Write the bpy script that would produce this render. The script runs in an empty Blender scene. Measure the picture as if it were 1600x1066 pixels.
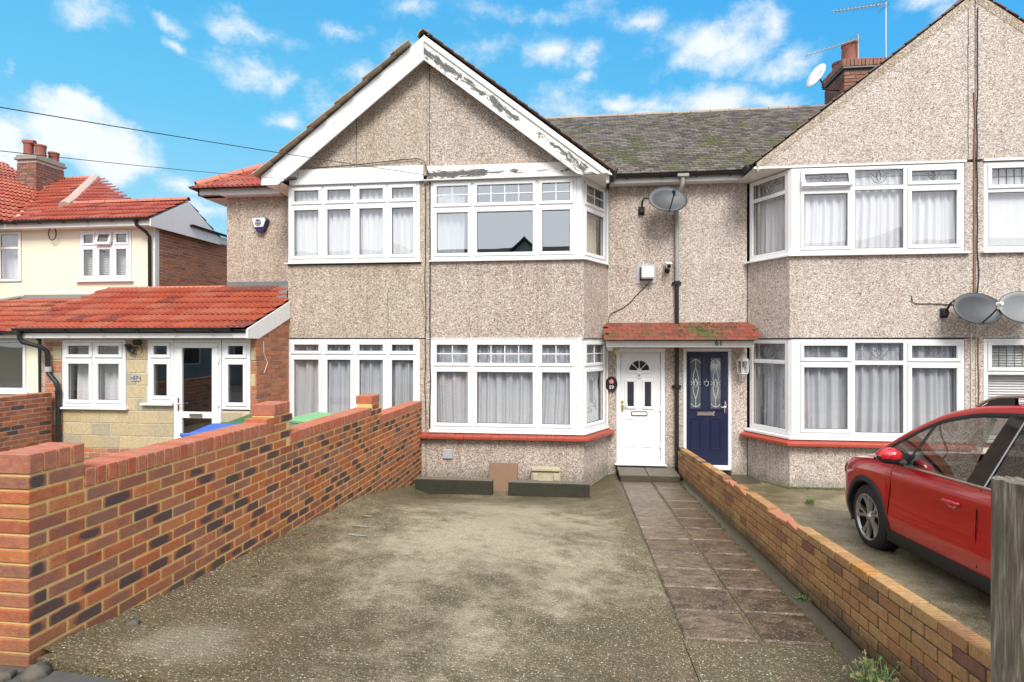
import bpy, math, random
import numpy as np
from mathutils import Vector, Matrix
R = math.radians
rnd = random.Random(7)
C = bpy.data.collections.new('scene'); bpy.context.scene.collection.children.link(C)
scn = bpy.context.scene

# ---------------------------------------------------------------- camera, world, sun, exposure
cam_d = bpy.data.cameras.new('camera'); cam = bpy.data.objects.new('camera', cam_d); C.objects.link(cam)
cam.location = (0, 0, 2.2); cam.rotation_euler = (R(90), 0, R(6.61))
cam_d.sensor_width = 36; cam_d.lens = 19.8; cam_d.clip_end = 900; cam_d.clip_start = 0.05
scn.camera = cam
SUN_EL, SUN_AZ = R(48), R(168)            # azimuth measured from +Y towards +X
world = bpy.data.worlds.new('World'); scn.world = world; world.use_nodes = True
scn.view_settings.view_transform = 'Standard'; scn.view_settings.look = 'None'
scn.view_settings.gamma = 1; scn.view_settings.use_curve_mapping = False
scn.view_settings.exposure = 0.85
sun_d = bpy.data.lights.new('sun', 'SUN'); sun_d.energy = 2.3; sun_d.angle = R(24); sun_d.color = (1, .96, .9)
sun = bpy.data.objects.new('sun', sun_d); C.objects.link(sun); sun.location = (5, -12, 20)
sdir = Vector((math.sin(SUN_AZ)*math.cos(SUN_EL), math.cos(SUN_AZ)*math.cos(SUN_EL), math.sin(SUN_EL)))
sun.rotation_euler = sdir.to_track_quat('Z', 'Y').to_euler()

class NT:
    """small helper to write node trees"""
    def __init__(s, tree): s.t = tree
    def n(s, typ, ins=None, **props):
        nd = s.t.nodes.new(typ)
        for k, v in props.items(): setattr(nd, k, v)
        for k, v in (ins or {}).items():
            sk = nd.inputs[k]
            if isinstance(v, bpy.types.NodeSocket): s.t.links.new(v, sk)
            else: sk.default_value = v
        return nd
    def math(s, op, a, b=0.0, c=None, clamp=False):
        i = {0: a, 1: b}
        if c is not None: i[2] = c
        return s.n('ShaderNodeMath', i, operation=op, use_clamp=clamp).outputs[0]
    def vmath(s, op, a, b=(0, 0, 0), out=0):
        return s.n('ShaderNodeVectorMath', {0: a, 1: b}, operation=op).outputs[out]
    def mix(s, f, a, b, blend='MIX'):
        nd = s.n('ShaderNodeMix', None, data_type='RGBA', blend_type=blend, clamp_factor=True)
        for k, v in ((0, f), (6, a), (7, b)):
            if isinstance(v, bpy.types.NodeSocket): s.t.links.new(v, nd.inputs[k])
            else: nd.inputs[k].default_value = (v if k == 0 else (tuple(v)+(1,))[:4])
        return nd.outputs[2]
    def ramp(s, f, stops, interp='LINEAR'):
        nd = s.n('ShaderNodeValToRGB', {0: f}); cr = nd.color_ramp; cr.interpolation = interp
        while len(cr.elements) < len(stops): cr.elements.new(0.5)
        for e, (p, c) in zip(cr.elements, stops):
            e.position = p; e.color = (tuple(c)+(1,))[:4] if not isinstance(c, (int, float)) else (c, c, c, 1)
        return nd.outputs[0]
    def noise(s, vec, scale, detail=3, rough=.5, out=0, dist=0):
        return s.n('ShaderNodeTexNoise', {'Vector': vec, 'Scale': scale, 'Detail': detail, 'Roughness': rough, 'Distortion': dist}).outputs[out]
    def voro(s, vec, scale, feat='F1', out='Distance', rand=1.0):
        return s.n('ShaderNodeTexVoronoi', {'Vector': vec, 'Scale': scale, 'Randomness': rand}, feature=feat).outputs[out]
    def step(s, x, a, b):
        return s.n('ShaderNodeMapRange', {0: x, 1: a, 2: b, 3: 0.0, 4: 1.0}, interpolation_type='SMOOTHSTEP', clamp=True).outputs[0]
    def scalev(s, vec, xyz): return s.n('ShaderNodeMapping', {'Vector': vec, 'Scale': xyz}).outputs[0]

def build_world():
    w = NT(world.node_tree); world.node_tree.nodes.clear()
    d = w.vmath('NORMALIZE', w.n('ShaderNodeTexCoord').outputs['Generated'])
    sep = w.n('ShaderNodeSeparateXYZ', {0: d}); x, y, z = sep.outputs
    az = w.math('ARCTAN2', x, y); el = w.math('ARCSINE', z)
    p = w.n('ShaderNodeCombineXYZ', {0: az, 1: el, 2: 0.0}).outputs[0]
    sky = w.n('ShaderNodeTexSky', None, sky_type='NISHITA')
    sky.sun_disc = False; sky.sun_elevation = SUN_EL; sky.sun_rotation = SUN_AZ; sky.altitude = 0
    nish = w.mix(1.0, sky.outputs[0], (.1, .1, .1), 'MULTIPLY')
    grad = w.ramp(z, [(0, (.42, .70, .80)), (.16, (.30, .64, .82)), (.34, (.13, .53, .83)), (.6, (.04, .38, .80)), (1, (.02, .26, .68))])
    east = w.step(x, -.25, .75)
    blue = w.mix(w.math('MULTIPLY', east, .7), grad, w.mix(1.0, grad, (.12, .70, 1.0), 'MULTIPLY'))
    base = w.mix(.86, nish, blue)
    # clouds: puffs at their bearings (azimuth, elevation) plus a general field away from them
    warp = w.noise(p, 5.5, 6, .62, out=1)
    warp = w.vmath('SCALE', w.vmath('SUBTRACT', warp, (.5, .5, .5))); w.t.nodes[-1]
    sc = [n for n in w.t.nodes if n.bl_idname == 'ShaderNodeVectorMath' and n.operation == 'SCALE'][-1]; sc.inputs['Scale'].default_value = .13
    pw = w.vmath('ADD', p, warp)
    acc = None
    for (a, e, ra, re, k) in CLOUDS:
        q = w.vmath('MULTIPLY', w.vmath('SUBTRACT', pw, (a, e, 0)), (1/ra, 1/re, 0))
        l = w.math('MULTIPLY_ADD', w.vmath('LENGTH', q, out=1), -k, k)
        acc = l if acc is None else w.math('MAXIMUM', acc, l)
    fb = w.noise(w.scalev(p, (1, 1.6, 1)), 9, 12, .66)
    dens = w.math('ADD', acc, w.math('MULTIPLY_ADD', fb, 3.0, -1.5))
    m1 = w.math('MULTIPLY', w.step(dens, -.15, 1.35), .88)
    proj = w.n('ShaderNodeCombineXYZ', {0: w.math('DIVIDE', x, w.math('ADD', z, .22)), 1: w.math('DIVIDE', y, w.math('ADD', z, .22)), 2: 0.0}).outputs[0]
    gen = w.noise(proj, 1.1, 8, .58)
    away = w.step(y, .62, .1)                       # cloud cover thickens away from the blue part of the sky
    high = w.step(el, .62, 1.0)
    cover = w.math('MAXIMUM', away, w.math('MULTIPLY', high, .55))
    lo = w.math('MULTIPLY_ADD', cover, -.42, .62)
    m2 = w.math('MULTIPLY', w.n('ShaderNodeMapRange', {0: gen, 1: lo, 2: w.math('ADD', lo, .16), 3: 0.0, 4: 1.0}, interpolation_type='SMOOTHSTEP').outputs[0], cover)
    mask = w.math('MAXIMUM', m1, m2)
    shade = w.noise(w.vmath('ADD', p, (3, .035, 0)), 13, 7, .6)
    tone = w.step(w.math('ADD', w.math('MULTIPLY', dens, .18), shade), .35, .72)
    ccol = w.mix(tone, (.46, .66, .80), (.86, .87, .88))
    ccol = w.mix(away, ccol, w.mix(tone, (1.0, 1.03, 1.08), (1.45, 1.46, 1.48)))
    col = w.mix(mask, base, ccol)
    bg = w.n('ShaderNodeBackground', {0: col, 1: 0.68})
    w.n('ShaderNodeOutputWorld', {0: bg.outputs[0]})
CLOUDS = []
def cl(px, py, rx, ry, k=1.0):
    # bearings of the clouds, read once as angles (in units of a 1600 wide, 84.5 degree survey grid)
    u, v = (px-800)/880, (533-py)/880
    CLOUDS.append((math.atan(u)-R(6.61), math.atan(v/math.sqrt(1+u*u)), rx/880/(1+u*u), ry/880/(1+u*u)**.5, k))
for a in [(144,26,70,28),(251,27,32,12,.8),(385,37,80,17,.8),(525,37,48,13,.7),(265,63,20,11,.8),(400,100,78,32,.9),(440,115,40,25,.9),
          (95,205,105,62,2.4),(160,240,95,52,2.2),(10,225,80,55,2.2),(120,172,50,30,2.0),(172,270,30,18,1.2),(290,282,85,26,1.2),(320,318,85,28,1.0),
          (520,150,60,34,.8),(455,192,40,24,1.0),(560,120,40,24,.6),(625,80,40,26,.9),(2,100,20,22,.8),
          (768,61,52,28,.8),(862,88,52,30,1.0),(912,92,28,26,1.0),(925,75,30,16,.7),(1007,20,52,22,1.0),(1110,60,115,52,1.5),(1205,35,40,30,1.0),(1060,90,60,30,1.1),
          (880,178,85,34,1.2),(960,160,50,20,1.0),(915,130,18,12,.7),(1219,100,65,30,1.2),(1117,150,105,34,1.4),(1215,148,62,22,1.2),(1040,165,60,25,1.0),
          (1440,12,90,32,1.2),(1490,40,50,26,.9),(820,8,120,18,.5),(650,-5,60,18,.8),(1000,180,90,14,.9)]: cl(*a)
build_world()

# ---------------------------------------------------------------- objects, names, parents
ORG = {}
def _link(o, parent, wl):
    C.objects.link(o); ORG[o.name] = Vector(wl)
    if parent is not None:
        o.parent = parent; o.location = Vector(wl)-ORG[parent.name]
    else: o.location = wl
    return o
def thing(name, label, cat, loc, group=None):
    o = bpy.data.objects.new(name, None); o.empty_display_size = .2
    o['label'] = label; o['category'] = cat
    if group: o['group'] = group
    return _link(o, None, loc)
def tag(o, label=None, cat=None, group=None, kind=None):
    for k, v in (('label', label), ('category', cat), ('group', group), ('kind', kind)):
        if v: o[k] = v
    return o

class MB:
    def __init__(s): s.v = []; s.f = []; s.m = []; s.loc = None
    def add(s, vs, fs, mi=0):
        b = len(s.v); s.v += [tuple(v) for v in vs]; s.f += [tuple(b+i for i in f) for f in fs]; s.m += [mi]*len(fs); return s
    def box(s, x0, x1, y0, y1, z0, z1, mi=0):
        return s.add([(x, y, z) for z in (z0, z1) for y in (y0, y1) for x in (x0, x1)],
                     [(0,2,3,1),(4,5,7,6),(0,1,5,4),(2,6,7,3),(0,4,6,2),(1,3,7,5)], mi)
    def cbox(s, size, M, c=.004, mi=0):
        v, f = cbox_geo(*size, c)
        return s.add([M @ Vector(p) for p in v], f, mi)
    def prism(s, plan, z0, z1, mi=0):
        n = len(plan)
        s.add([(p[0], p[1], z0) for p in plan]+[(p[0], p[1], z1) for p in plan],
              [tuple(range(n-1, -1, -1)), tuple(range(n, 2*n))]+[(i, (i+1) % n, n+(i+1) % n, n+i) for i in range(n)], mi); return s
    def yprism(s, prof, y0, y1, mi=0):     # polygon in XZ, pushed through Y
        n = len(prof)
        return s.add([(p[0], y0, p[1]) for p in prof]+[(p[0], y1, p[1]) for p in prof],
              [tuple(range(n)), tuple(range(2*n-1, n-1, -1))]+[(i, n+i, n+(i+1) % n, (i+1) % n) for i in range(n)], mi)
    def xprism(s, prof, x0, x1, mi=0):     # polygon in YZ, pushed through X
        n = len(prof)
        return s.add([(x0, p[0], p[1]) for p in prof]+[(x1, p[0], p[1]) for p in prof],
              [tuple(range(n)), tuple(range(2*n-1, n-1, -1))]+[(i, n+i, n+(i+1) % n, (i+1) % n) for i in range(n)], mi)
    def tube(s, path, r, n=8, mi=0, cap=True):
        path = [Vector(p) for p in path]; rr = r if isinstance(r, (list, tuple)) else [r]*len(path)
        b = len(s.v); up0 = None
        for i, p in enumerate(path):
            t = (path[min(i+1, len(path)-1)]-path[max(i-1, 0)]).normalized()
            if up0 is None: up0 = Vector((0, 0, 1)) if abs(t.z) < .9 else Vector((0, 1, 0))
            a = t.cross(up0).normalized(); c = a.cross(t).normalized(); up0 = c
            for k in range(n):
                th = 2*math.pi*k/n; s.v.append(tuple(p+(a*math.cos(th)+c*math.sin(th))*rr[i]))
        for i in range(len(path)-1):
            for k in range(n):
                k2 = (k+1) % n; s.f.append((b+i*n+k, b+i*n+k2, b+(i+1)*n+k2, b+(i+1)*n+k)); s.m.append(mi)
        if cap:
            s.f.append(tuple(b+k for k in range(n-1, -1, -1))); s.m.append(mi)
            e = b+(len(path)-1)*n; s.f.append(tuple(e+k for k in range(n))); s.m.append(mi)
        return s
    def lathe(s, prof, M, n=24, mi=0, a0=0, a1=2*math.pi):   # prof: (r, h) round local Z
        b = len(s.v); full = abs(a1-a0-2*math.pi) < 1e-6; k_ = n if full else n+1
        for r, h in prof:
            for k in range(k_):
                th = a0+(a1-a0)*k/n; s.v.append(tuple(M @ Vector((r*math.cos(th), r*math.sin(th), h))))
        for i in range(len(prof)-1):
            for k in range(n):
                k2 = (k+1) % k_ if full else k+1
                s.f.append((b+i*k_+k, b+i*k_+k2, b+(i+1)*k_+k2, b+(i+1)*k_+k)); s.m.append(mi)
        return s
    def grid(s, rows, mi=0, flip=False):   # rows: list of equal length lists of points
        b = len(s.v); m = len(rows[0])
        for r in rows: s.v += [tuple(p) for p in r]
        for i in range(len(rows)-1):
            for j in range(m-1):
                q = (b+i*m+j, b+i*m+j+1, b+(i+1)*m+j+1, b+(i+1)*m+j)
                s.f.append(q[::-1] if flip else q); s.m.append(mi)
        return s
    def build(s, name, mats, parent=None, smooth=False, loc=None, wl=None, autos=None):
        me = bpy.data.meshes.new(name)
        if wl is None: wl = ORG[parent.name] if parent is not None else Vector((0, 0, 0))
        wl = Vector(wl)
        me.from_pydata([(v[0]-wl.x, v[1]-wl.y, v[2]-wl.z) for v in s.v], [], s.f)
        if not isinstance(mats, (list, tuple)): mats = [mats]
        for m in mats: me.materials.append(m)
        if len(mats) > 1: me.polygons.foreach_set('material_index', s.m)
        if smooth: me.polygons.foreach_set('use_smooth', [True]*len(me.polygons))
        if autos is not None:
            me.polygons.foreach_set('use_smooth', [True]*len(me.polygons)); me.set_sharp_from_angle(angle=R(autos))
        if loc is not None: set_attr(me, 'loc', 'FLOAT_VECTOR', 'vector', np.array(loc, dtype=np.float32))
        me.update(); o = bpy.data.objects.new(name, me)
        return _link(o, parent, wl)
def set_attr(me, name, typ, key, arr):
    a = me.attributes.new(name, typ, 'POINT'); a.data.foreach_set(key, np.ascontiguousarray(arr, dtype=np.float32).ravel())

def cbox_geo(a, b, c, ch):
    """box a x b x c centred, every edge chamfered by ch"""
    v = []; idx = {}
    h = (a/2, b/2, c/2)
    for sx in (-1, 1):
        for sy in (-1, 1):
            for sz in (-1, 1):
                for k in range(3):
                    p = [sx*(h[0]-ch), sy*(h[1]-ch), sz*(h[2]-ch)]; p[k] = (sx, sy, sz)[k]*h[k]
                    idx[(sx, sy, sz, k)] = len(v); v.append(tuple(p))
    f = []
    def face(q, n):
        p = [Vector(v[i]) for i in q]; nn = (p[1]-p[0]).cross(p[2]-p[0])
        f.append(tuple(q) if nn.dot(Vector(n)) > 0 else tuple(q[::-1]))
    for k in range(3):
        i, j = (k+1) % 3, (k+2) % 3
        for sg in (-1, 1):
            q = []
            for a_, b_ in ((-1, -1), (1, -1), (1, 1), (-1, 1)):
                s = [0, 0, 0]; s[k] = sg; s[i] = a_; s[j] = b_; q.append(idx[(*s, k)])
            n = [0, 0, 0]; n[k] = sg; face(q, n)
        for a_ in (-1, 1):
            for b_ in (-1, 1):
                s0 = [0, 0, 0]; s0[i] = a_; s0[j] = b_; s1 = list(s0); s0[k] = -1; s1[k] = 1
                q = [idx[(*s0, i)], idx[(*s1, i)], idx[(*s1, j)], idx[(*s0, j)]]
                n = [0, 0, 0]; n[i] = a_; n[j] = b_; face(q, n)
    for sx in (-1, 1):
        for sy in (-1, 1):
            for sz in (-1, 1): face([idx[(sx, sy, sz, k)] for k in range(3)], (sx, sy, sz))
    return v, f

# ---- pieces: bricks, tiles, slabs. the largest 300 in view are objects, the rest one joined part
CAMP = Vector(cam.location)
CAMF = Vector((-math.sin(R(6.61)), math.cos(R(6.61)), 0)); CAMR = Vector((CAMF.y, -CAMF.x, 0))
def protos(key, geo, mat, n=16, tones=None):
    out = []; v, f = geo; va = np.array(v, dtype=np.float64)
    ext = np.maximum(np.abs(va).max(axis=0), 1e-6)
    loc = va/ext*.5
    r = random.Random(key)
    for i in range(n):
        me = bpy.data.meshes.new(key); jit = va.copy()
        me.from_pydata(jit.tolist(), [], f); me.materials.append(mat)
        t = tones[i % len(tones)] if tones else (r.random(), r.random(), r.random())
        set_attr(me, 'loc', 'FLOAT_VECTOR', 'vector', loc)
        set_attr(me, 'tone', 'FLOAT_COLOR', 'color', np.tile(np.array([*t, 1.0]), (len(v), 1)))
        me.update(); out.append((me, jit, f, loc, t))
    return out
def place(parent, name, items, mat, stuff_name=None, cap=300, keep=None):
    """items: list of (proto, Matrix world)"""
    def key(it):
        p = it[1].translation-CAMP; d = p.dot(CAMF)
        if d < .3: return 1e6
        u, w = p.dot(CAMR)/d, p.z/d
        pen = 0 if (abs(u) < .93 and abs(w) < .63) else 1000
        return pen+d
    items = sorted(items, key=key); org = ORG[parent.name]
    for pr, M in items[:cap]:
        o = bpy.data.objects.new(name, pr[0]); C.objects.link(o); o.parent = parent
        M2 = M.copy(); M2.translation = M.translation-org; o.matrix_local = M2
    rest = items[cap:]
    if rest:
        V = []; F = []; L = []; T = []; b = 0
        for pr, M in rest:
            m = np.array(M.to_3x3()); v = pr[1] @ m.T+np.array(M.translation-org)
            V.append(v); L.append(pr[3]); T.append(np.tile(np.array([*pr[4], 1.0]), (len(v), 1)))
            F += [tuple(b+i for i in f) for f in pr[2]]; b += len(v)
        me = bpy.data.meshes.new(stuff_name or name+'s'); me.from_pydata(np.vstack(V).tolist(), [], F); me.materials.append(mat)
        set_attr(me, 'loc', 'FLOAT_VECTOR', 'vector', np.vstack(L)); set_attr(me, 'tone', 'FLOAT_COLOR', 'color', np.vstack(T))
        me.update(); o = bpy.data.objects.new(stuff_name or name+'s', me); _link(o, parent, org); o['kind'] = 'stuff'

# ---------------------------------------------------------------- materials
MATS = {}
def new_mat(name):
    m = bpy.data.materials.new(name); m.use_nodes = True; m.node_tree.nodes.clear(); MATS[name] = m
    return m, NT(m.node_tree)
def finish(w, col, rough=.6, bump=None, strength=.3, dist=.01, metal=0.0, spec=.5, coat=0.0, **kw):
    ins = {'Base Color': col if isinstance(col, bpy.types.NodeSocket) else (tuple(col)+(1,))[:4], 'Roughness': rough, 'Metallic': metal, 'Specular IOR Level': spec, 'Coat Weight': coat}
    if bump is not None:
        ins['Normal'] = w.n('ShaderNodeBump', {'Height': bump, 'Strength': strength, 'Distance': dist}).outputs[0]
    ins.update(kw)
    b = w.n('ShaderNodeBsdfPrincipled', ins); w.n('ShaderNodeOutputMaterial', {0: b.outputs[0]}); return b
def pos(w): return w.n('ShaderNodeNewGeometry').outputs['Position']
def simple(name, col, rough=.5, var=.06, scale=6, metal=0.0, spec=.5, grime=0.0, coat=0.0, bumps=0.0):
    m, w = new_mat(name); p = pos(w)
    n = w.noise(p, scale, 5, .6)
    c = w.mix(n, tuple(x*(1-var) for x in col), tuple(min(1, x*(1+var)) for x in col))
    if grime:
        g = w.step(w.noise(w.scalev(p, (3, 3, 1)), 2.2, 7, .65), .48, .78)
        c = w.mix(w.math('MULTIPLY', g, grime), c, (.16, .15, .12))
    rr = w.math('MULTIPLY_ADD', n, .2, rough-.1)
    finish(w, c, rr, w.noise(p, 90, 3) if bumps else None, bumps, .004, metal, spec, coat)
    return m

def pebbledash(name, stops, stain=None, stain_amt=.5):
    m, w = new_mat(name); p = pos(w)
    pd = w.vmath('ADD', p, w.n('ShaderNodeVectorMath', {0: w.noise(p, 30, 2, out=1), 'Scale': .02}, operation='SCALE').outputs[0])
    v1 = w.n('ShaderNodeTexVoronoi', {'Vector': pd, 'Scale': 88.0}); v2 = w.n('ShaderNodeTexVoronoi', {'Vector': pd, 'Scale': 36.0})
    r1 = w.n('ShaderNodeSeparateColor', {0: v1.outputs['Color']}).outputs[0]; r2 = w.n('ShaderNodeSeparateColor', {0: v2.outputs['Color']}).outputs[1]
    c = w.ramp(w.math('MULTIPLY_ADD', r1, .78, w.math('MULTIPLY', r2, .22)), stops)
    c = w.mix(1.0, c, (.93, .915, .90), 'MULTIPLY')
    big = w.noise(p, .9, 5, .6); mid = w.noise(w.scalev(p, (2.2, 2.2, .7)), 1.6, 6, .62)
    c = w.mix(w.math('MULTIPLY', w.step(big, .4, .7), .22), c, w.mix(1.0, c, (.62, .6, .56), 'MULTIPLY'))
    if stain:
        c = w.mix(w.math('MULTIPLY', w.step(mid, .46, .72), stain_amt), c, w.mix(1.0, c, stain, 'MULTIPLY'))
    z = w.n('ShaderNodeSeparateXYZ', {0: p}).outputs[2]
    stre = w.noise(w.scalev(p, (7, 7, .28)), 1.5, 6, .62)
    def under(za, zb): return w.math('MULTIPLY', w.step(z, za, zb), w.math('LESS_THAN', z, zb+.03))
    und = w.math('MAXIMUM', under(2.95, 3.53), w.math('MAXIMUM', under(-.1, .58), under(4.2, 5.0)))
    dirt = w.math('MULTIPLY', w.step(w.math('MULTIPLY_ADD', und, .14, stre), .52, .74), .30)
    c = w.mix(dirt, c, w.mix(1.0, c, (.54, .49, .46), 'MULTIPLY'))
    patch = w.step(w.noise(p, 1.9, 2, .4, dist=.5), .60, .64)
    c = w.mix(w.math('MULTIPLY', patch, .13), c, w.mix(1.0, c, (1.25, 1.18, 1.1), 'MULTIPLY'))
    # damp green-grey splash zone near the ground, as the render stays wet there
    low = w.math('MULTIPLY', w.step(w.math('MULTIPLY_ADD', mid, .55, z), .42, .12), .5)
    c = w.mix(low, c, (.12, .125, .085))
    h = w.math('ADD', w.math('MULTIPLY', v1.outputs['Distance'], -1.0), w.math('MULTIPLY', v2.outputs['Distance'], -.5))
    finish(w, c, .82, h, .75, .012); return m
PD59 = pebbledash('pebbledash_pink', [(0, (.13, .085, .065)), (.18, (.33, .245, .20)), (.42, (.49, .40, .34)), (.64, (.62, .53, .465)), (.88, (.87, .81, .75))], (.78, .69, .64), .3)
PD57 = pebbledash('pebbledash_tan', [(0, (.14, .10, .07)), (.18, (.34, .26, .20)), (.42, (.50, .41, .325)), (.64, (.62, .53, .44)), (.88, (.84, .78, .69))], (.70, .60, .46), .4)
PD61 = pebbledash('pebbledash_pale', [(0, (.14, .095, .075)), (.15, (.37, .285, .24)), (.36, (.53, .45, .395)), (.6, (.66, .585, .53)), (.85, (.89, .84, .79))], (.78, .72, .66), .3)
PD63 = PD61

UPVC = simple('white_upvc', (.82, .83, .84), .28, .03, 3, grime=.05)
UPVC_OLD = simple('white_upvc_worn', (.78, .78, .76), .35, .05, 4, grime=.22)
WPAINT = simple('white_gloss_paint', (.80, .80, .78), .4, .04, 5, grime=.14)
CREAM = simple('cream_painted_render', (.80, .76, .60), .8, .04, 2, bumps=.15)
BLACKP = simple('black_plastic', (.018, .018, .02), .35, .2, 8)
GREYP = simple('grey_painted_pipe', (.33, .33, .31), .5, .12, 9, grime=.4)
GREYD = simple('grey_plastic', (.42, .43, .44), .4, .08, 7)
DISHM = simple('dark_dish_mesh', (.045, .05, .058), .5, .15, 20)
DISHG = simple('pale_dish_mesh', (.17, .18, .19), .45, .12, 20)
METAL = simple('brushed_metal', (.62, .62, .60), .3, .08, 20, metal=1.0)
CHROME = simple('chrome', (.8, .8, .8), .12, .02, 5, metal=1.0)
GOLD = simple('brass', (.72, .58, .25), .3, .1, 30, metal=1.0)
LEAD = simple('lead_flashing', (.16, .165, .17), .55, .2, 7, grime=.2)
REDPAINT = simple('red_painted_sill', (.34, .06, .035), .5, .22, 9, grime=.18, bumps=.2)
REDPAINT2 = simple('fresh_red_painted_sill', (.38, .065, .04), .5, .12, 9, bumps=.2)
CEMENT = simple('cement', (.30, .28, .24), .85, .22, 9, bumps=.5)
WETSTONE = simple('damp_stone', (.10, .088, .07), .7, .4, 14, bumps=.8)
WETCEM = simple('wet_cement', (.075, .062, .04), .4, .4, 9, bumps=.8)
ROOM = simple('room_plaster', (.55, .54, .50), .9, .05, 2)
ROOMPALE = simple('pale_blind_fabric', (.62, .65, .66), .9, .03, 2)
DARKWOOD = simple('dark_interior', (.06, .05, .045), .7, .3, 4)
BLUEDOOR = simple('navy_composite_door', (.012, .018, .055), .32, .12, 14)
TERRAC = simple('terracotta', (.26, .085, .055), .7, .2, 9)
FELT = simple('roof_felt', (.035, .034, .033), .8, .2, 5)
YMORT = simple('yellow_mortar', (.66, .48, .19), .9, .2, 25, bumps=.6)
DMORT = simple('dark_mortar', (.10, .085, .06), .9, .3, 20, bumps=.6)
GMORT = simple('grey_mortar', (.52, .48, .41), .9, .2, 25, bumps=.6)
GREENPL = simple('green_bin_plastic', (.03, .13, .04), .45, .15, 5)
GREENLT = simple('light_green_lid_plastic', (.18, .42, .20), .5, .15, 5)
BLUEPL = simple('blue_bin_plastic', (.05, .13, .50), .4, .12, 5)
WHITEPL = simple('white_sack', (.72, .74, .74), .5, .08, 5)
CABLE = simple('black_cable', (.02, .02, .022), .5, .1, 9)
CABLEW = simple('brown_cable', (.22, .14, .09), .5, .2, 9)
PALECABLE = simple('pale_cable', (.60, .58, .52), .5, .1, 9)
YELL = simple('yellow_wasp_trap', (.70, .60, .22), .5, .1, 9)
LEADCAME = simple('lead_came', (.10, .10, .11), .4, .1, 9)
WHITECAME = simple('white_came', (.70, .70, .70), .4, .05, 9)
BIGNUM = simple('dark_bronze_number', (.10, .085, .03), .4, .1, 9)
PINK = simple('pink_rose', (.72, .25, .26), .5, .2, 60)
STONEP = simple('pale_stone_slab', (.46, .40, .27), .85, .3, 12, grime=.3, bumps=.5)
BROWNSLAB = simple('brown_aggregate_slab', (.24, .15, .095), .85, .35, 60, grime=.2, bumps=.6)
DARKGLASS = simple('dark_obscured_glass', (.035, .035, .04), .08, .2, 3)
NAVYPRINT = simple('navy_print', (.02, .02, .10), .5, .05, 4)
NAVYPL = simple('navy_plastic', (.018, .016, .10), .3, .1, 4)

def glass(name, tint=(1, 1, 1), add=.13, mul=.85, rough=0.0):
    m, w = new_mat(name)
    fr = w.math('POWER', w.n('ShaderNodeLayerWeight', {0: .5}).outputs['Facing'], 3.2)
    f = w.math('MULTIPLY_ADD', fr, mul, add, clamp=True)
    p = pos(w)
    nrm = w.n('ShaderNodeBump', {'Height': w.noise(p, 1.4, 1), 'Strength': .10, 'Distance': .02}).outputs[0]
    t = w.n('ShaderNodeBsdfTransparent', {0: (*tint, 1)}).outputs[0]
    g = w.n('ShaderNodeBsdfGlossy', {0: (.93, .97, 1, 1), 'Roughness': rough, 'Normal': nrm}).outputs[0]
    x = w.n('ShaderNodeMixShader', {0: f, 1: t, 2: g}); w.n('ShaderNodeOutputMaterial', {0: x.outputs[0]}); return m
GLASS = glass('window_glass', add=.15)
GLASSR = glass('bright_reflecting_glass', add=.44, mul=.5)
CARGLASS = glass('car_glass', (.36, .42, .39), .20, .8)
TINT = glass('tinted_car_glass', (.10, .11, .12), .10, .8)

def curtain_mat(name, c, tr=.12):
    m, w = new_mat(name); p = pos(w)
    col = w.mix(w.noise(w.scalev(p, (6, 6, .5)), 3, 4), tuple(x*.86 for x in c), c)
    b = w.n('ShaderNodeBsdfDiffuse', {0: col}).outputs[0]; t = w.n('ShaderNodeBsdfTranslucent', {0: col}).outputs[0]
    x = w.n('ShaderNodeMixShader', {0: tr, 1: b, 2: t}); w.n('ShaderNodeOutputMaterial', {0: x.outputs[0]}); return m
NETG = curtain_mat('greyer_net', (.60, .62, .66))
NET = curtain_mat('white_net', (.86, .87, .90)); NETC = curtain_mat('cream_curtain', (.70, .64, .52), .2)

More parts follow.
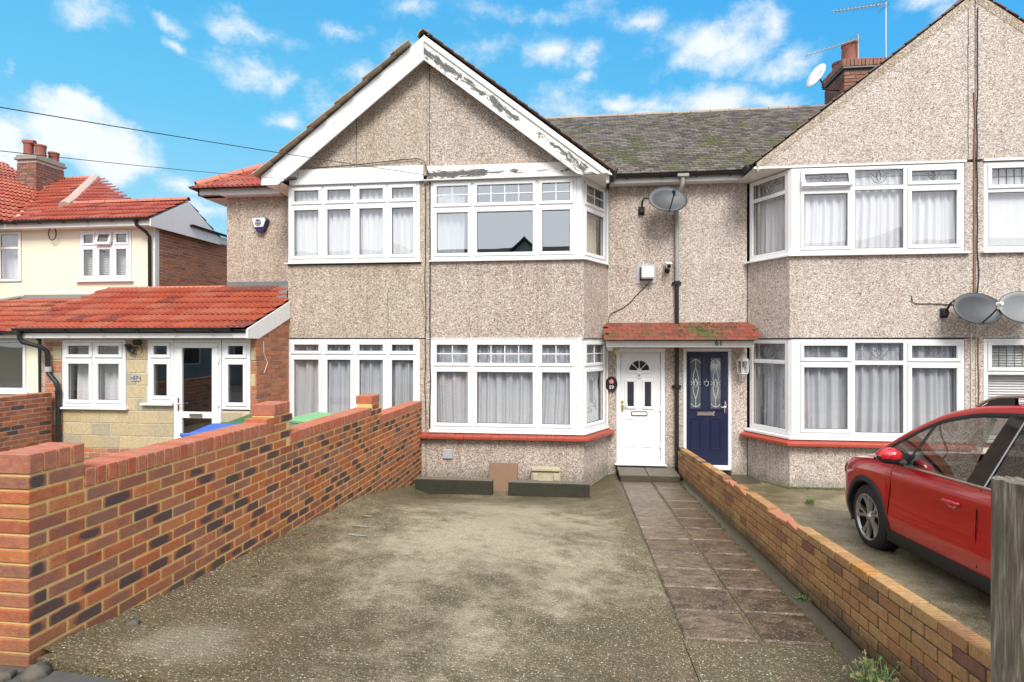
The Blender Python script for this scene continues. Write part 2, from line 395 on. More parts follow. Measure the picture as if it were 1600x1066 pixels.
def attr(w, name, out): return w.n('ShaderNodeAttribute', None, attribute_name=name).outputs[out]
def brick_mat(name, stops, dark=.0, darkcol=(.055, .045, .05), wave=0.0, rough=.8, lichen=0.0, purp=(.20, .10, .085), wet=0.0, foot=0.0):
    m, w = new_mat(name); p = pos(w)
    tone = w.n('ShaderNodeSeparateColor', {0: attr(w, 'tone', 0)}); a, b, c_ = tone.outputs[:3]
    col = w.ramp(a, stops, 'LINEAR')
    n1 = w.noise(p, 26, 6, .65); n2 = w.noise(p, 9, 5, .6)
    col = w.mix(w.math('MULTIPLY', w.step(n1, .35, .7), .65), col, w.mix(1.0, col, (.66, .60, .58), 'MULTIPLY'))
    col = w.mix(w.math('MULTIPLY', w.step(n2, .55, .8), .3), col, (.50, .30, .20))
    if dark:
        lp = attr(w, 'loc', 1)
        q = w.vmath('ADD', lp, w.n('ShaderNodeVectorMath', {0: w.vmath('SUBTRACT', w.noise(p, 16, 6, .7, out=1), (.5, .5, .5)), 'Scale': .62}, operation='SCALE').outputs[0])
        qx, qy, qz = w.n('ShaderNodeSeparateXYZ', {0: q}).outputs
        sh = w.math('MULTIPLY_ADD', w.math('FRACT', w.math('MULTIPLY', c_, 7.3)), .34, -.17)
        el = w.math('POWER', w.math('ADD', w.math('POWER', w.math('ABSOLUTE', w.math('ADD', qx, sh)), 2.6), w.math('MULTIPLY', w.math('POWER', w.math('ABSOLUTE', qz), 3.0), .62)), .3333)
        sz = w.math('MULTIPLY_ADD', c_, .30, .31)
        hasd = w.step(b, 1-dark-.02, 1-dark+.02)
        msk = w.math('MULTIPLY', w.step(w.math('SUBTRACT', el, sz), .09, -.13), hasd)
        strong = w.math('MULTIPLY_ADD', w.step(b, 1-dark*.60, 1-dark*.40), .38, .52)
        dc = w.mix(w.step(b, 1-dark*.55, 1-dark*.45), purp, darkcol)
        col = w.mix(w.math('MULTIPLY', msk, strong), col, dc)
    if lichen:
        col = w.mix(w.math('MULTIPLY', w.step(w.noise(p, 3.2, 8, .7), .5, .72), lichen), col, (.13, .12, .07))
    if foot:
        fx, fyy, fz = w.n('ShaderNodeSeparateXYZ', {0: p}).outputs
        hh = w.math('SUBTRACT', w.math('MULTIPLY_ADD', fyy, .06, fz), .44) if foot > 0 else w.math('SUBTRACT', w.math('MULTIPLY_ADD', fyy, .085, fz), .80)
        fm = w.math('MULTIPLY', w.step(w.math('ADD', hh, w.math('MULTIPLY_ADD', w.noise(p, 4, 8, .7), .36, -.18)), .20, .02), abs(foot))
        col = w.mix(fm, col, w.mix(n1, (.05, .042, .022), (.13, .105, .06)))
        wh = w.math('MULTIPLY', w.step(w.noise(p, 5.5, 9, .75), .60, .72), .28)
        col = w.mix(wh, col, (.46, .40, .32))
    h = w.math('ADD', w.noise(p, 60, 6, .7), w.math('MULTIPLY', w.voro(p, 110), .4))
    if wave:
        wv = w.n('ShaderNodeTexWave', {'Vector': w.n('ShaderNodeVectorRotate', {'Vector': w.scalev(p, (.2, 1, .55)), 'Angle': .5}, rotation_type='X_AXIS').outputs[0], 'Scale': 26.0, 'Distortion': 5.0, 'Detail': 3.0, 'Detail Scale': 1.6}).outputs['Fac'] if False else \
             w.n('ShaderNodeTexWave', {'Vector': w.scalev(p, (.3, 1, .35)), 'Scale': 15.0, 'Distortion': 9.0, 'Detail': 4.0, 'Detail Scale': 1.6}, bands_direction='Y').outputs['Fac']
        col = w.mix(w.math('MULTIPLY', w.step(wv, .45, .05), wave), col, w.mix(1.0, col, (.45, .36, .30), 'MULTIPLY'))
        h = w.math('MULTIPLY_ADD', wv, 1.2, h)
    finish(w, col, rough if not wet else w.math('MULTIPLY_ADD', n2, .5, .25), h, .6, .006); return m
REDBRICK = brick_mat('red_multi_brick', [(0, (.36, .095, .038)), (.3, (.50, .155, .058)), (.5, (.42, .165, .085)), (.7, (.29, .12, .075)), (.85, (.52, .19, .07)), (1, (.39, .11, .045))], dark=.74, foot=-.35)
COPING = brick_mat('coping_brick', [(0, (.44, .12, .065)), (.5, (.50, .17, .09)), (.85, (.42, .16, .10)), (.93, (.12, .07, .07)), (1, (.10, .06, .06))])
BUFFBRICK = brick_mat('buff_wirecut_brick', [(0, (.42, .225, .08)), (.35, (.54, .32, .125)), (.6, (.42, .19, .08)), (.75, (.50, .295, .115)), (.87, (.25, .105, .06)), (.95, (.29, .17, .09)), (1, (.56, .27, .065))], wave=.10, lichen=.45, foot=.75)
OLDBRICK = brick_mat('old_red_brick', [(0, (.42, .15, .07)), (.4, (.54, .22, .11)), (.7, (.44, .20, .12)), (1, (.30, .13, .08))], lichen=.10)
CHIMBRICK = brick_mat('sooty_chimney_brick', [(0, (.20, .08, .055)), (.4, (.30, .12, .08)), (.7, (.34, .17, .12)), (1, (.15, .09, .07))], lichen=.35)
STONEBLK = brick_mat('buff_stone_block', [(0, (.52, .42, .24)), (.4, (.58, .48, .29)), (.75, (.50, .41, .26)), (1, (.42, .39, .29))], rough=.85)
BROKEN = simple('broken_brick_core', (.42, .175, .10), .9, .3, 50, bumps=.8)

def tile_mat(name, stops, moss=0.0, rough=.55, light=(.4, .38, .36)):
    m, w = new_mat(name); p = pos(w)
    a = w.n('ShaderNodeSeparateColor', {0: attr(w, 'tone', 0)}).outputs[0]
    col = w.ramp(a, stops); n1 = w.noise(p, 14, 6, .65)
    col = w.mix(w.math('MULTIPLY', w.step(n1, .4, .75), .4), col, w.mix(1.0, col, (.55, .55, .55), 'MULTIPLY'))
    if moss:
        mm = w.step(w.math('ADD', w.noise(p, 1.3, 3), w.math('MULTIPLY', w.noise(p, 9, 7, .7), .7)), .98-moss*.28, 1.08-moss*.22)
        col = w.mix(w.math('MULTIPLY', mm, .85), col, w.mix(w.noise(p, 30, 3), (.045, .05, .014), (.11, .115, .035)))
        col = w.mix(w.math('MULTIPLY', w.step(w.noise(p, 24, 6, .7), .58, .72), .5), col, light)
    finish(w, col, w.math('MULTIPLY_ADD', n1, .3, rough-.15), w.noise(p, 55, 5, .7), .5, .006); return m
SLATE = tile_mat('weathered_roof_tile', [(0, (.055, .045, .038)), (.3, (.105, .088, .076)), (.6, (.175, .152, .134)), (.85, (.125, .108, .095)), (1, (.065, .053, .045))], moss=.32, rough=.85, light=(.34, .32, .30))
REDTILE = tile_mat('red_concrete_tile', [(0, (.38, .075, .04)), (.4, (.50, .115, .055)), (.7, (.46, .15, .085)), (.93, (.42, .10, .055)), (1, (.24, .06, .045))], rough=.24)
BROWNTILE = tile_mat('brown_roof_tile', [(0, (.10, .065, .05)), (.5, (.16, .10, .075)), (1, (.22, .13, .09))], rough=.7)
TANTILE = tile_mat('tan_roof_tile', [(0, (.30, .24, .17)), (.5, (.38, .31, .23)), (1, (.44, .36, .27))], rough=.8)
CANTILE = tile_mat('canopy_clay_tile', [(0, (.17, .042, .027)), (.4, (.25, .055, .033)), (.7, (.20, .07, .042)), (1, (.12, .05, .035))], moss=.30, light=(.30, .22, .17))
RIDGET = simple('red_ridge_tile', (.52, .16, .10), .5, .15, 12)
RIDGEPALE = simple('pale_ridge_cement', (.52, .36, .30), .7, .2, 8)
RIDGEG = simple('grey_ridge_tile', (.34, .27, .22), .8, .25, 12, grime=.3)

def peel_mat():
    m, w = new_mat('peeling_white_paint'); lp = attr(w, 'loc', 1); p = pos(w)
    sep = w.n('ShaderNodeSeparateXYZ', {0: lp}); al, ac, amt = sep.outputs
    q = w.n('ShaderNodeCombineXYZ', {0: w.math('MULTIPLY', al, 1.0), 1: w.math('MULTIPLY', ac, .9), 2: 0.0}).outputs[0]
    n = w.noise(q, 5.5, 10, .75, dist=.6); n2 = w.noise(w.scalev(q, (.5, .8, 1)), 1.8, 2)
    band = w.math('MULTIPLY', w.math('ABSOLUTE', w.math('SUBTRACT', ac, -.08)), .55)
    v = w.math('SUBTRACT', w.math('ADD', w.math('MULTIPLY_ADD', n2, .35, n), amt), band)
    msk = w.step(v, .712, .722); edge = w.step(v, .69, .71)
    wood = w.mix(w.step(w.noise(w.scalev(q, (3, 14, 1)), 5, 8, .7), .36, .66), (.018, .018, .02), (.20, .19, .18))
    paint = w.mix(w.math('MULTIPLY', w.step(w.noise(p, 7, 6), .5, .8), .25), (.80, .80, .77), (.55, .52, .46))
    col = w.mix(msk, w.mix(w.math('MULTIPLY', edge, .5), paint, (.5, .42, .33)), wood)
    finish(w, col, .55, w.math('MULTIPLY', edge, -1.0), .6, .01); return m
PEEL = peel_mat()

def ground_mat(name, wetness=.5, brown=(.135, .090, .042), pale=(.35, .295, .185), green=(.070, .066, .026), cx=None, gravel=1.0):
    m, w = new_mat(name); p = pos(w)
    pd = w.vmath('ADD', p, w.n('ShaderNodeVectorMath', {0: w.noise(p, 12, 3, out=1), 'Scale': .03}, operation='SCALE').outputs[0])
    v1 = w.n('ShaderNodeTexVoronoi', {'Vector': pd, 'Scale': 92.0}); v2 = w.n('ShaderNodeTexVoronoi', {'Vector': pd, 'Scale': 170.0})
    r1 = w.n('ShaderNodeSeparateColor', {0: v1.outputs['Color']}).outputs
    r2 = w.n('ShaderNodeSeparateColor', {0: v2.outputs['Color']}).outputs
    big = w.noise(p, .55, 6, .6, dist=.4); med = w.noise(p, 2.4, 8, .65, dist=.2); fine = w.noise(p, 18, 8, .7)
    sx, sy, sz = w.n('ShaderNodeSeparateXYZ', {0: p}).outputs
    pm = w.math('MULTIPLY_ADD', med, .9, w.math('MULTIPLY', big, .9))
    if cx is not None:      # the worn, dried middle of the drive
        dx = w.math('MULTIPLY', w.math('SUBTRACT', sx, cx), .55); dy = w.math('MULTIPLY', w.math('SUBTRACT', sy, 6.2), .22)
        rr = w.math('SQRT', w.math('ADD', w.math('MULTIPLY', dx, dx), w.math('MULTIPLY', dy, dy)))
        pm = w.math('SUBTRACT', w.math('ADD', pm, .30), w.math('MULTIPLY', rr, .46))
    pm = w.math('ADD', pm, w.math('MULTIPLY_ADD', w.noise(p, 7, 9, .75), .7, -.35))
    dry = w.step(pm, .74, 1.20)
    mortar = w.mix(w.math('MULTIPLY_ADD', fine, 1.9, -.45), w.mix(dry, w.mix(w.step(med, .38, .62), green, brown), pale), w.mix(dry, (.15, .122, .066), (.42, .385, .28)))
    peb = w.ramp(r1[0], [(0, (.03, .025, .015)), (.3, (.12, .07, .03)), (.5, (.20, .14, .07)), (.75, (.28, .21, .12)), (.92, (.42, .35, .25)), (1, (.75, .70, .62))])
    show = w.math('MULTIPLY', w.step(v1.outputs['Distance'], .55, .35), w.step(r1[1], .30, .42))
    show = w.math('MULTIPLY', show, w.math('MULTIPLY_ADD', dry, -.5, .95*gravel))
    col = w.mix(show, mortar, peb)
    if cx is not None:
        px_ = w.math('MULTIPLY', w.math('ADD', w.math('ADD', sx, 2.12), w.math('MULTIPLY_ADD', med, .9, -.45)), 2.6); py_ = w.math('MULTIPLY', w.math('ADD', w.math('SUBTRACT', sy, 2.98), w.math('MULTIPLY_ADD', med, .7, -.35)), 3.6)
        pr_ = w.math('SQRT', w.math('ADD', w.math('MULTIPLY', px_, px_), w.math('MULTIPLY', py_, py_)))
        col = w.mix(w.math('MULTIPLY', w.step(w.math('ADD', pr_, w.math('MULTIPLY', fine, .8)), 1.6, .7), .4), col, w.mix(fine, (.30, .26, .18), (.46, .42, .32)))
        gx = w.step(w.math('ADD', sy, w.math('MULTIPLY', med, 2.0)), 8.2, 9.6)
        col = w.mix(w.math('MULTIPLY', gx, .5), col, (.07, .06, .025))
    spk = w.math('MULTIPLY', w.step(r2[2], .97, .985), .5)
    col = w.mix(spk, col, (.72, .68, .6))
    dk = w.math('MULTIPLY', w.step(r2[0], .82, .9), .45)
    col = w.mix(dk, col, w.mix(1.0, col, (.35, .33, .3), 'MULTIPLY'))
    wet = w.math('MULTIPLY', w.step(w.noise(p, .8, 4, .5), .42, .62), wetness)
    col = w.mix(w.math('MULTIPLY', wet, .6), col, w.mix(1.0, col, (.62, .6, .55), 'MULTIPLY'))
    # broom swirls
    sw = w.n('ShaderNodeTexWave', {'Vector': p, 'Scale': 9.0, 'Distortion': 9.0, 'Detail': 2.0, 'Detail Scale': .5}, wave_type='RINGS').outputs['Fac']
    h = w.math('ADD', w.math('MULTIPLY', w.math('MULTIPLY', v1.outputs['Distance'], -1.0), 1.0), w.math('MULTIPLY_ADD', sw, .35, w.math('MULTIPLY', fine, 1.0)))
    finish(w, col, w.math('MULTIPLY_ADD', wet, -.46, .70), h, .6, .009); return m
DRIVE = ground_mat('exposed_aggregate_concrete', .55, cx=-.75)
DRIVE2 = ground_mat('neighbour_concrete', .8, (.15, .10, .035), (.21, .17, .09), (.08, .065, .02), gravel=.7)
YARDM = ground_mat('yard_concrete', .3)
PAVEM = simple('dark_damp_pavement', (.085, .085, .08), .6, .3, 9, bumps=.5)
ASPHALT = simple('asphalt', (.05, .05, .052), .8, .25, 30, bumps=.7)
EARTH = simple('earth', (.09, .075, .045), .9, .3, 4, bumps=.6)

def slab_mat():
    m, w = new_mat('riven_wet_slab'); p = pos(w)
    a = w.n('ShaderNodeSeparateColor', {0: attr(w, 'tone', 0)}).outputs[0]
    wv = w.n('ShaderNodeTexNoise', {'Vector': w.scalev(p, (1, 1.5, 1)), 'Scale': 6.0, 'Detail': 10.0, 'Roughness': .7, 'Distortion': .9}).outputs[0]
    base = w.ramp(a, [(0, (.095, .062, .038)), (.5, (.135, .092, .058)), (1, (.165, .120, .080))])
    col = w.mix(w.step(wv, .35, .68), w.mix(1.0, base, (.5, .48, .45), 'MULTIPLY'), w.mix(1.0, base, (1.45, 1.4, 1.35), 'MULTIPLY'))
    v = w.n('ShaderNodeTexVoronoi', {'Vector': p, 'Scale': 140.0}); r = w.n('ShaderNodeSeparateColor', {0: v.outputs['Color']}).outputs[0]
    col = w.mix(w.math('MULTIPLY', w.step(r, .93, .95), .5), col, (.5, .46, .4))
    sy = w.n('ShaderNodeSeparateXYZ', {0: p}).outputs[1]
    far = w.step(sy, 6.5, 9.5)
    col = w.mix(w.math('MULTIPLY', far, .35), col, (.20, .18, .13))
    rough = w.math('MULTIPLY_ADD', w.noise(p, 2.2, 5, .6), .55, .08)
    finish(w, col, rough, wv, .8, .02); return m
SLAB = slab_mat()
KERBST = simple('mossy_shaded_kerb_side', (.03, .028, .018), .8, .6, 14, bumps=.7)  # moss tone, darkened further for the shade on the kerb's side face
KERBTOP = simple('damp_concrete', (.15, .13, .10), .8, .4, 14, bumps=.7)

def wood_mat():
    m, w = new_mat('weathered_post_wood'); p = pos(w)
    g = w.noise(w.scalev(p, (1, 1, .07)), 60, 6, .65, dist=.4); s = w.noise(w.scalev(p, (1, 1, .2)), 8, 5, .6)
    knot = w.voro(w.scalev(p, (1, 1, .5)), 5.0)
    col = w.ramp(g, [(.25, (.045, .036, .026)), (.5, (.17, .135, .10)), (.75, (.42, .37, .32))])
    col = w.mix(w.math('MULTIPLY', w.step(s, .42, .6), .6), col, (.10, .095, .045))
    col = w.mix(w.math('MULTIPLY', w.step(knot, .2, .08), .6), col, (.05, .035, .025))
    finish(w, col, .85, g, .7, .01); return m
WOOD = wood_mat()

def carpaint():
    m, w = new_mat('red_car_paint')
    n = w.noise(pos(w), 500, 2)
    col = w.mix(n, (.46, .002, .008), (.54, .005, .012))
    finish(w, col, .28, coat=1.0, **{'Coat Roughness': .04}); return m
CARRED = carpaint()
TYRE = simple('tyre_rubber', (.02, .02, .021), .75, .2, 30, bumps=.3)
CLAD = simple('black_cladding', (.022, .022, .024), .6, .15, 30, bumps=.2)
ALLOY = simple('alloy_rim', (.50, .50, .50), .38, .1, 10, metal=1.0)
ALLOYD = simple('dark_alloy', (.05, .05, .055), .4, .1, 10)
SEATM = simple('grey_car_seat', (.10, .10, .105), .9, .2, 20)
LAMPG = simple('headlamp_glass', (.55, .60, .65), .08, .05, 5)
GLOSSB = simple('gloss_black', (.008, .008, .009), .08, .1, 5)
LEAF = simple('leaf_green', (.10, .20, .035), .6, .4, 40)
LEAF2 = simple('dry_flower', (.50, .42, .22), .8, .3, 40)
DEADLEAF = simple('dead_leaf', (.16, .06, .025), .7, .5, 30)
STEMM = simple('grey_stem', (.22, .26, .12), .7, .3, 40)
MOSSM = simple('moss', (.07, .078, .018), .95, .5, 30, bumps=.8)

# ================================================================ the ground
def lerp_tab(tab, t):
    if t <= tab[0][0]: return tab[0][1]
    for (a, va), (b, vb) in zip(tab, tab[1:]):
        if t <= b: return va+(vb-va)*(t-a)/(b-a)
    return tab[-1][1]
LT = [(2.4, .60), (2.54, .59), (3.48, .48), (4.51, .40), (5.69, .32), (6.77, .235), (7.6, .10), (8.5, -.09), (9.4, -.19), (10.5, -.2)]
def GR(Y): return .44-.06*Y
def G(X, Y):
    return G0(X, Y)-.135*max(0, min(1, (Y-6.3)/2.2))*max(0, min(1, (X+2.70)/.35))*max(0, min(1, (.62-X)/.5))
def G0(X, Y):
    l = lerp_tab(LT, Y); r = GR(Y)
    if X >= .7: return r
    t = min(1, (.7-X)/3.35); t = t**(1.0 if Y < 6.5 else 1+(Y-6.5)*.5)
    return r+(l-r)*t
def sheet(name, x0, x1, y0, y1, nx, ny, fn, m, edge=.18):
    b = MB(); rows = [[(x0+(x1-x0)*i/nx, y0+(y1-y0)*j/ny, fn(x0+(x1-x0)*i/nx, y0+(y1-y0)*j/ny)) for i in range(nx+1)] for j in range(ny+1)]
    b.grid(rows)
    ring = [rows[0][i] for i in range(nx+1)]
    b.grid([[(p[0], p[1], p[2]-edge) for p in ring], ring])                    # front face of the slab
    return tag(b.build(name, m, smooth=False), kind='structure')
from mathutils import noise as mn
def bumpy(fn, a=.008, s=1.3): return lambda x, y: fn(x, y)+a*(mn.noise(Vector((x*s, y*s, 0)))+.4*mn.noise(Vector((x*s*4, y*s*4, 3))))
def drive_fn(x, y): return bumpy(G)(x, y)
sheet('driveway', -2.72, .695, 2.56, 10.3, 70, 150, drive_fn, DRIVE)
sheet('path_bed', .70, 1.745, 2.60, 10.3, 24, 150, lambda x, y: drive_fn(x, y)-.02 if y > 3.86 else drive_fn(x, y), DRIVE)
sheet('neighbour_driveway', 1.90, 6.6, 2.56, 10.3, 50, 90, bumpy(lambda x, y: GR(y)+.03*max(0, min(1, (x-4)/2)), .01), DRIVE2)
sheet('further_driveway', 6.64, 15, 2.56, 10.3, 10, 10, lambda x, y: GR(y)+.02, DRIVE2)
sheet('front_yard', -8.55, -2.96, 2.5, 9.4, 20, 20, lambda x, y: .30, YARDM)
sheet('further_yard', -22, -8.56, 2.5, 14, 10, 10, lambda x, y: .28, YARDM)
tag(MB().grid([[(-300, y, -.62), (300, y, -.62)] for y in (-300, 300)]).build('ground', EARTH), kind='structure')
def pave_z(x, y): return G(max(-3.2, min(2.2, x)), 2.56)-.035+(-.01*(2.55-y))
sheet('pavement', -60, 60, -.6, 2.548, 240, 6, lambda x, y: pave_z(x, y), PAVEM)
tag(MB().box(-60, 60, -9.5, -.75, -.3, .06).build('road', ASPHALT), kind='structure')
tag(MB().box(-60, 60, -.74, -.61, -.3, .165).build('kerb', CEMENT), kind='structure')

# path slabs: children of the path
path = tag(MB().prism([(.72, 9.55), (1.68, 9.55), (1.68, 9.72), (.72, 9.72)], -.3, -.05).build('garden_path', WETCEM), kind='structure')
def slab_geo(a, b_, c):
    return cbox_geo(a, b_, c, .012)
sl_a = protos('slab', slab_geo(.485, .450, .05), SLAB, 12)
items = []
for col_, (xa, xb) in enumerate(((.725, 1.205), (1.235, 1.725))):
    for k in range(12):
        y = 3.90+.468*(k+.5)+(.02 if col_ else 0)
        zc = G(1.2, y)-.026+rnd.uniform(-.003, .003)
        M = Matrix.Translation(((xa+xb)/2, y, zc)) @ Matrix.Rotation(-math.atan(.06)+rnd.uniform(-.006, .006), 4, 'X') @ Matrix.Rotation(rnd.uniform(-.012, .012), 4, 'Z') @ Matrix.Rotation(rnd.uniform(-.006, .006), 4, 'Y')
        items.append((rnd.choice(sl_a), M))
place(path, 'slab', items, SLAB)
# door step of two slabs
step = thing('door_step', 'low concrete door step of two slabs under the white door', 'step', (1.1, 9.9, -.1))
MB().box(.74, 1.66, 9.58, 10.19, -.35, -.075).build('step_base', WETCEM, step)
for xa, xb in ((.70, 1.17), (1.18, 1.69)):
    MB().cbox((xb-xa, .62, .045), Matrix.Translation(((xa+xb)/2, 9.88, -.05)), .008).build('slab', KERBTOP, step)
step2 = thing('door_mat', 'black door mat before the navy front door', 'mat', (2.3, 9.9, -.12))
MB().cbox((.62, .42, .02), Matrix.Translation((2.3, 9.88, -.115)), .005).build('rubber_mat', BLACKP, step2)
tag(MB().box(1.86, 3.0, 9.62, 10.19, -.4, -.127).build('porch_slab', WETCEM), kind='structure')
# cement fillet between path and right wall
b = MB(); rows = []
for k in range(60):
    y = 3.2+6.4*k/59; w_ = .03+.02*mn.noise(Vector((0, y*2, 0))); z = G(1.7, y)
    rows.append([(1.70-w_*1.2, y, z-.012), (1.70-w_*.5, y, z+.018+.008*mn.noise(Vector((3, y*5, 0)))), (1.775, y, z+.035)])
b.grid(rows); tag(b.build('cement_fillet', WETCEM, smooth=True), kind='structure')
# concrete haunch at the foot of the left wall
b = MB(); rows = []
for k in range(90):
    y = 2.62+6.0*k/89; z = G(-2.7, y); w_ = .09+.06*mn.noise(Vector((5, y*1.7, 0)))
    xw = -2.755+.018*(y-2.54)
    rows.append([(xw+w_+.05, y, G(xw+w_+.05, y)-.006), (xw+w_*.6, y, z+.012+.012*mn.noise(Vector((1, y*4, 0)))), (xw-.02, y, z+.03+.012*mn.noise(Vector((2, y*6, 0))))])
b.grid(rows); tag(b.build('mortar_haunch', DRIVE, smooth=True), kind='structure')

# ================================================================ brick walls
LB, HB, DB = .215, .065, .1025
RB = protos('red_brick', cbox_geo(LB, .215, .0625, .004), REDBRICK, 32)
RBH = protos('red_half_brick', cbox_geo(.1025, .215, .0625, .004), REDBRICK, 16)
CPB = protos('coping_brick', cbox_geo(.065, .222, .1025, .005), COPING, 24)
def frameM(x, y, z, ang, tilt=0.0):   # local X along the wall, local Y its thickness
    return Matrix.Translation((x, y, z)) @ Matrix.Rotation(ang, 4, 'Z') @ Matrix.Rotation(tilt, 4, 'Y')
def jit(a=.0015, r=.004):
    return Matrix.Translation((rnd.uniform(-a, a), rnd.uniform(-a, a), rnd.uniform(-a, a))) @ Matrix.Rotation(rnd.uniform(-r, r), 4, 'Z') @ Matrix.Rotation(rnd.uniform(-r, r), 4, 'Y')
# left boundary wall: from (-2.76,2.54) to (-2.63,9.38), face on its right side
lw = thing('boundary_brick_wall', 'tall new red multi brick wall with stepped coping and three piers, left of the driveway', 'brick wall', (-2.86, 2.54, .5))
A = Vector((-2.757, 2.54)); Bv = Vector((-2.635, 9.36)); LL = (Bv-A).length; dr = (Bv-A)/LL; ang = math.atan2(dr.y, dr.x); nl = Vector((-dr.y, dr.x))   # nl points left
def lpt(s, off=0): q = A+dr*s+nl*off; return q
segs = [(0, .33, 1.515), (.33, 2.25, 1.365), (2.25, 2.53, 1.515), (2.53, 4.57, 1.215), (4.57, 4.86, 1.365), (4.86, LL, 1.065)]
def topz(s):
    for a, b_, z in segs:
        if s < b_-1e-4: return z
    return segs[-1][2]
items = []; cop = []
for k in range(-2, 22):
    z0 = .015+k*.075-.15+.15; zc = z0+.0375
    s = -.1125 if k % 2 else 0.0
    while s < LL:
        a0, a1 = max(s, 0), min(s+.225, LL); mid = (a0+a1)/2; s += .225
        if z0+.075 > topz(mid)+.01:
            # pier ends: keep only the half that lies in the raised part
            ok = False
            for sa, sb, zt in segs:
                lo, hi = max(a0, sa), min(a1, sb)
                if hi-lo > .07 and z0+.075 <= zt+.01: a0, a1 = lo, hi; mid = (lo+hi)/2; ok = True; break
            if not ok: continue
        gz = G(-2.7, A.y+dr.y*mid)
        if zc < gz-.06: continue
        ln = a1-a0
        if ln < .05: continue
        q = lpt(mid, .1075); pr = rnd.choice(RB if ln > .15 else RBH); sc = (ln-.013)/(LB if ln > .15 else .1025)
        M = frameM(q.x, q.y, zc, ang) @ jit() @ Matrix.Diagonal((sc, 1, 1, 1)); items.append((pr, M))
for sa, sb, zt in segs:
    n = round((sb-sa)/.075); st = (sb-sa)/n
    for i in range(n):
        q = lpt(sa+st*(i+.5), .1075)
        cop.append((rnd.choice(CPB), frameM(q.x, q.y, zt+.01+.05125, ang) @ jit(.002, .012) @ Matrix.Diagonal(((st-.010)/.065, 1, 1, 1))))
place(lw, 'brick', items, REDBRICK, 'distant_bricks'); place(lw, 'coping_brick', cop, COPING)
b = MB()
for i_, (sa, sb, zt) in enumerate(segs):
    e0 = sa+(.016 if sa == 0 else .010); e1 = sb-(.012 if sb == LL else 0)
    p = [lpt(e0, .0045), lpt(e1, .0045), lpt(e1, .2105), lpt(e0, .2105)]
    pz = segs[i_-1][2] if i_ else 0
    if i_ and pz < zt:
        b.prism([lpt(sa+.0005, .0045), lpt(e1, .0045), lpt(e1, .2105), lpt(sa+.0005, .2105)], 1.066, pz-.001)
        b.prism([lpt(sa+.012, .0045), lpt(e1, .0045), lpt(e1, .2105), lpt(sa+.012, .2105)], pz, zt+.104)
    else:
        p[0] = lpt(e0 if sa == 0 else sa+.0005, .0045); p[3] = lpt(e0 if sa == 0 else sa+.0005, .2105); b.prism(p, 1.066, zt+.104)
b.prism([lpt(.016, .0045), lpt(LL-.012, .0045), lpt(LL-.012, .2105), lpt(.016, .2105)], -.5, 1.0655)
b.build('mortar', YMORT, lw)
# rough stones at the pier's foot
for i, (x, y, r, lab) in enumerate(((-2.80, 2.45, .055, 'grey lump of old concrete at the foot of the near brick pier'), (-2.67, 2.50, .065, 'pale broken concrete lump beside the corner of the near brick pier'), (-2.62, 3.05, .035, 'small dark stone lying against the tall brick wall'))):
    vs = []; b = MB(); me_rows = []
    for j in range(7):
        th = math.pi*j/6; row = []
        for k in range(10):
            ph = 2*math.pi*k/10; d = Vector((math.sin(th)*math.cos(ph), math.sin(th)*math.sin(ph), math.cos(th)*.6))
            row.append(Vector((x, y, G(x, y)+(.0 if y > 2.56 else -.045)+.0))+d*r*(1+.6*mn.noise(d*2.6+Vector((i*7, 0, 0)))))
        row.append(row[0]); me_rows.append(row)
    b.grid(me_rows, flip=True); tag(b.build('stone', WETSTONE, smooth=True, wl=(x, y, .5)), lab, 'stone')

# right boundary wall: buff bricks following the slope
rw = thing('low_brick_wall', 'low sloping buff brick wall with broken top bricks, right of the path', 'brick wall', (1.83, 2.7, .3))
BB = protos('buff_brick', cbox_geo(LB, DB, HB, .004), BUFFBRICK, 32)
BBH = protos('buff_half_brick', cbox_geo(.1025, DB, HB, .004), BUFFBRICK, 12)
def broken_geo(seed):
    r = random.Random(seed); v, f = cbox_geo(LB, DB, HB, .004); out = []
    for p in v:
        q = Vector(p)
        if q.z > 0: q.z -= abs(mn.noise(Vector((q.x*14+seed, q.y*11, 0))))*.055+ (.018 if q.x*(1 if seed % 2 else -1) > 0 else 0)
        out.append(tuple(q))
    return out, f
BRK = [protos('broken_brick', broken_geo(i), BROKEN, 1)[0] for i in range(5)]
sl = .0595; Lr = 7.42; Ar = Vector((1.832, 2.66)); angr = math.atan2(7.35, -.09); ca = math.cos(math.atan(sl))
drr = Vector((math.cos(angr), math.sin(angr))); nr = Vector((drr.y, -drr.x))  # nr points right (+X)
tops = lambda s: .805-sl*s
tilt = math.atan(sl)
items = []; brk = []
for k in range(9):
    s = -.1125 if k % 2 else 0.0
    while s < Lr:
        a0, a1 = max(s, 0), min(s+.225, Lr); s += .225
        ln = a1-a0
        if ln < .05: continue
        mid = (a0+a1)/2; zc = tops(mid)-.0375-.075*k; yw = Ar.y+drr.y*mid
        if zc < GR(yw)-.07: continue
        if k == 0 and 7.2 < mid: continue
        q = Ar+drr*mid+nr*(DB/2); sc = (ln-.014)/(LB if ln > .15 else .1025)
        M = frameM(q.x, q.y, zc, angr, tilt) @ jit(.002, .006) @ Matrix.Diagonal((sc, 1, 1, 1))
        if k == 0 and (2.3 < mid < 3.1 or 3.5 < mid < 4.4 or 5.3 < mid < 5.8) and rnd.random() < .8 and ln > .15:
            brk.append((rnd.choice(BRK), M))
        else: items.append((rnd.choice(BB if ln > .15 else BBH), M))
place(rw, 'brick', items, BUFFBRICK, 'distant_bricks'); place(rw, 'broken_brick', brk, BROKEN)
b = MB(); n = 30; pr_ = []
for i in range(n+1):
    s = Lr*i/n; pr_.append((s, tops(s)-.012 if not 2.2 < s < 4.5 else tops(s)-.045))
vs = []; fs = []
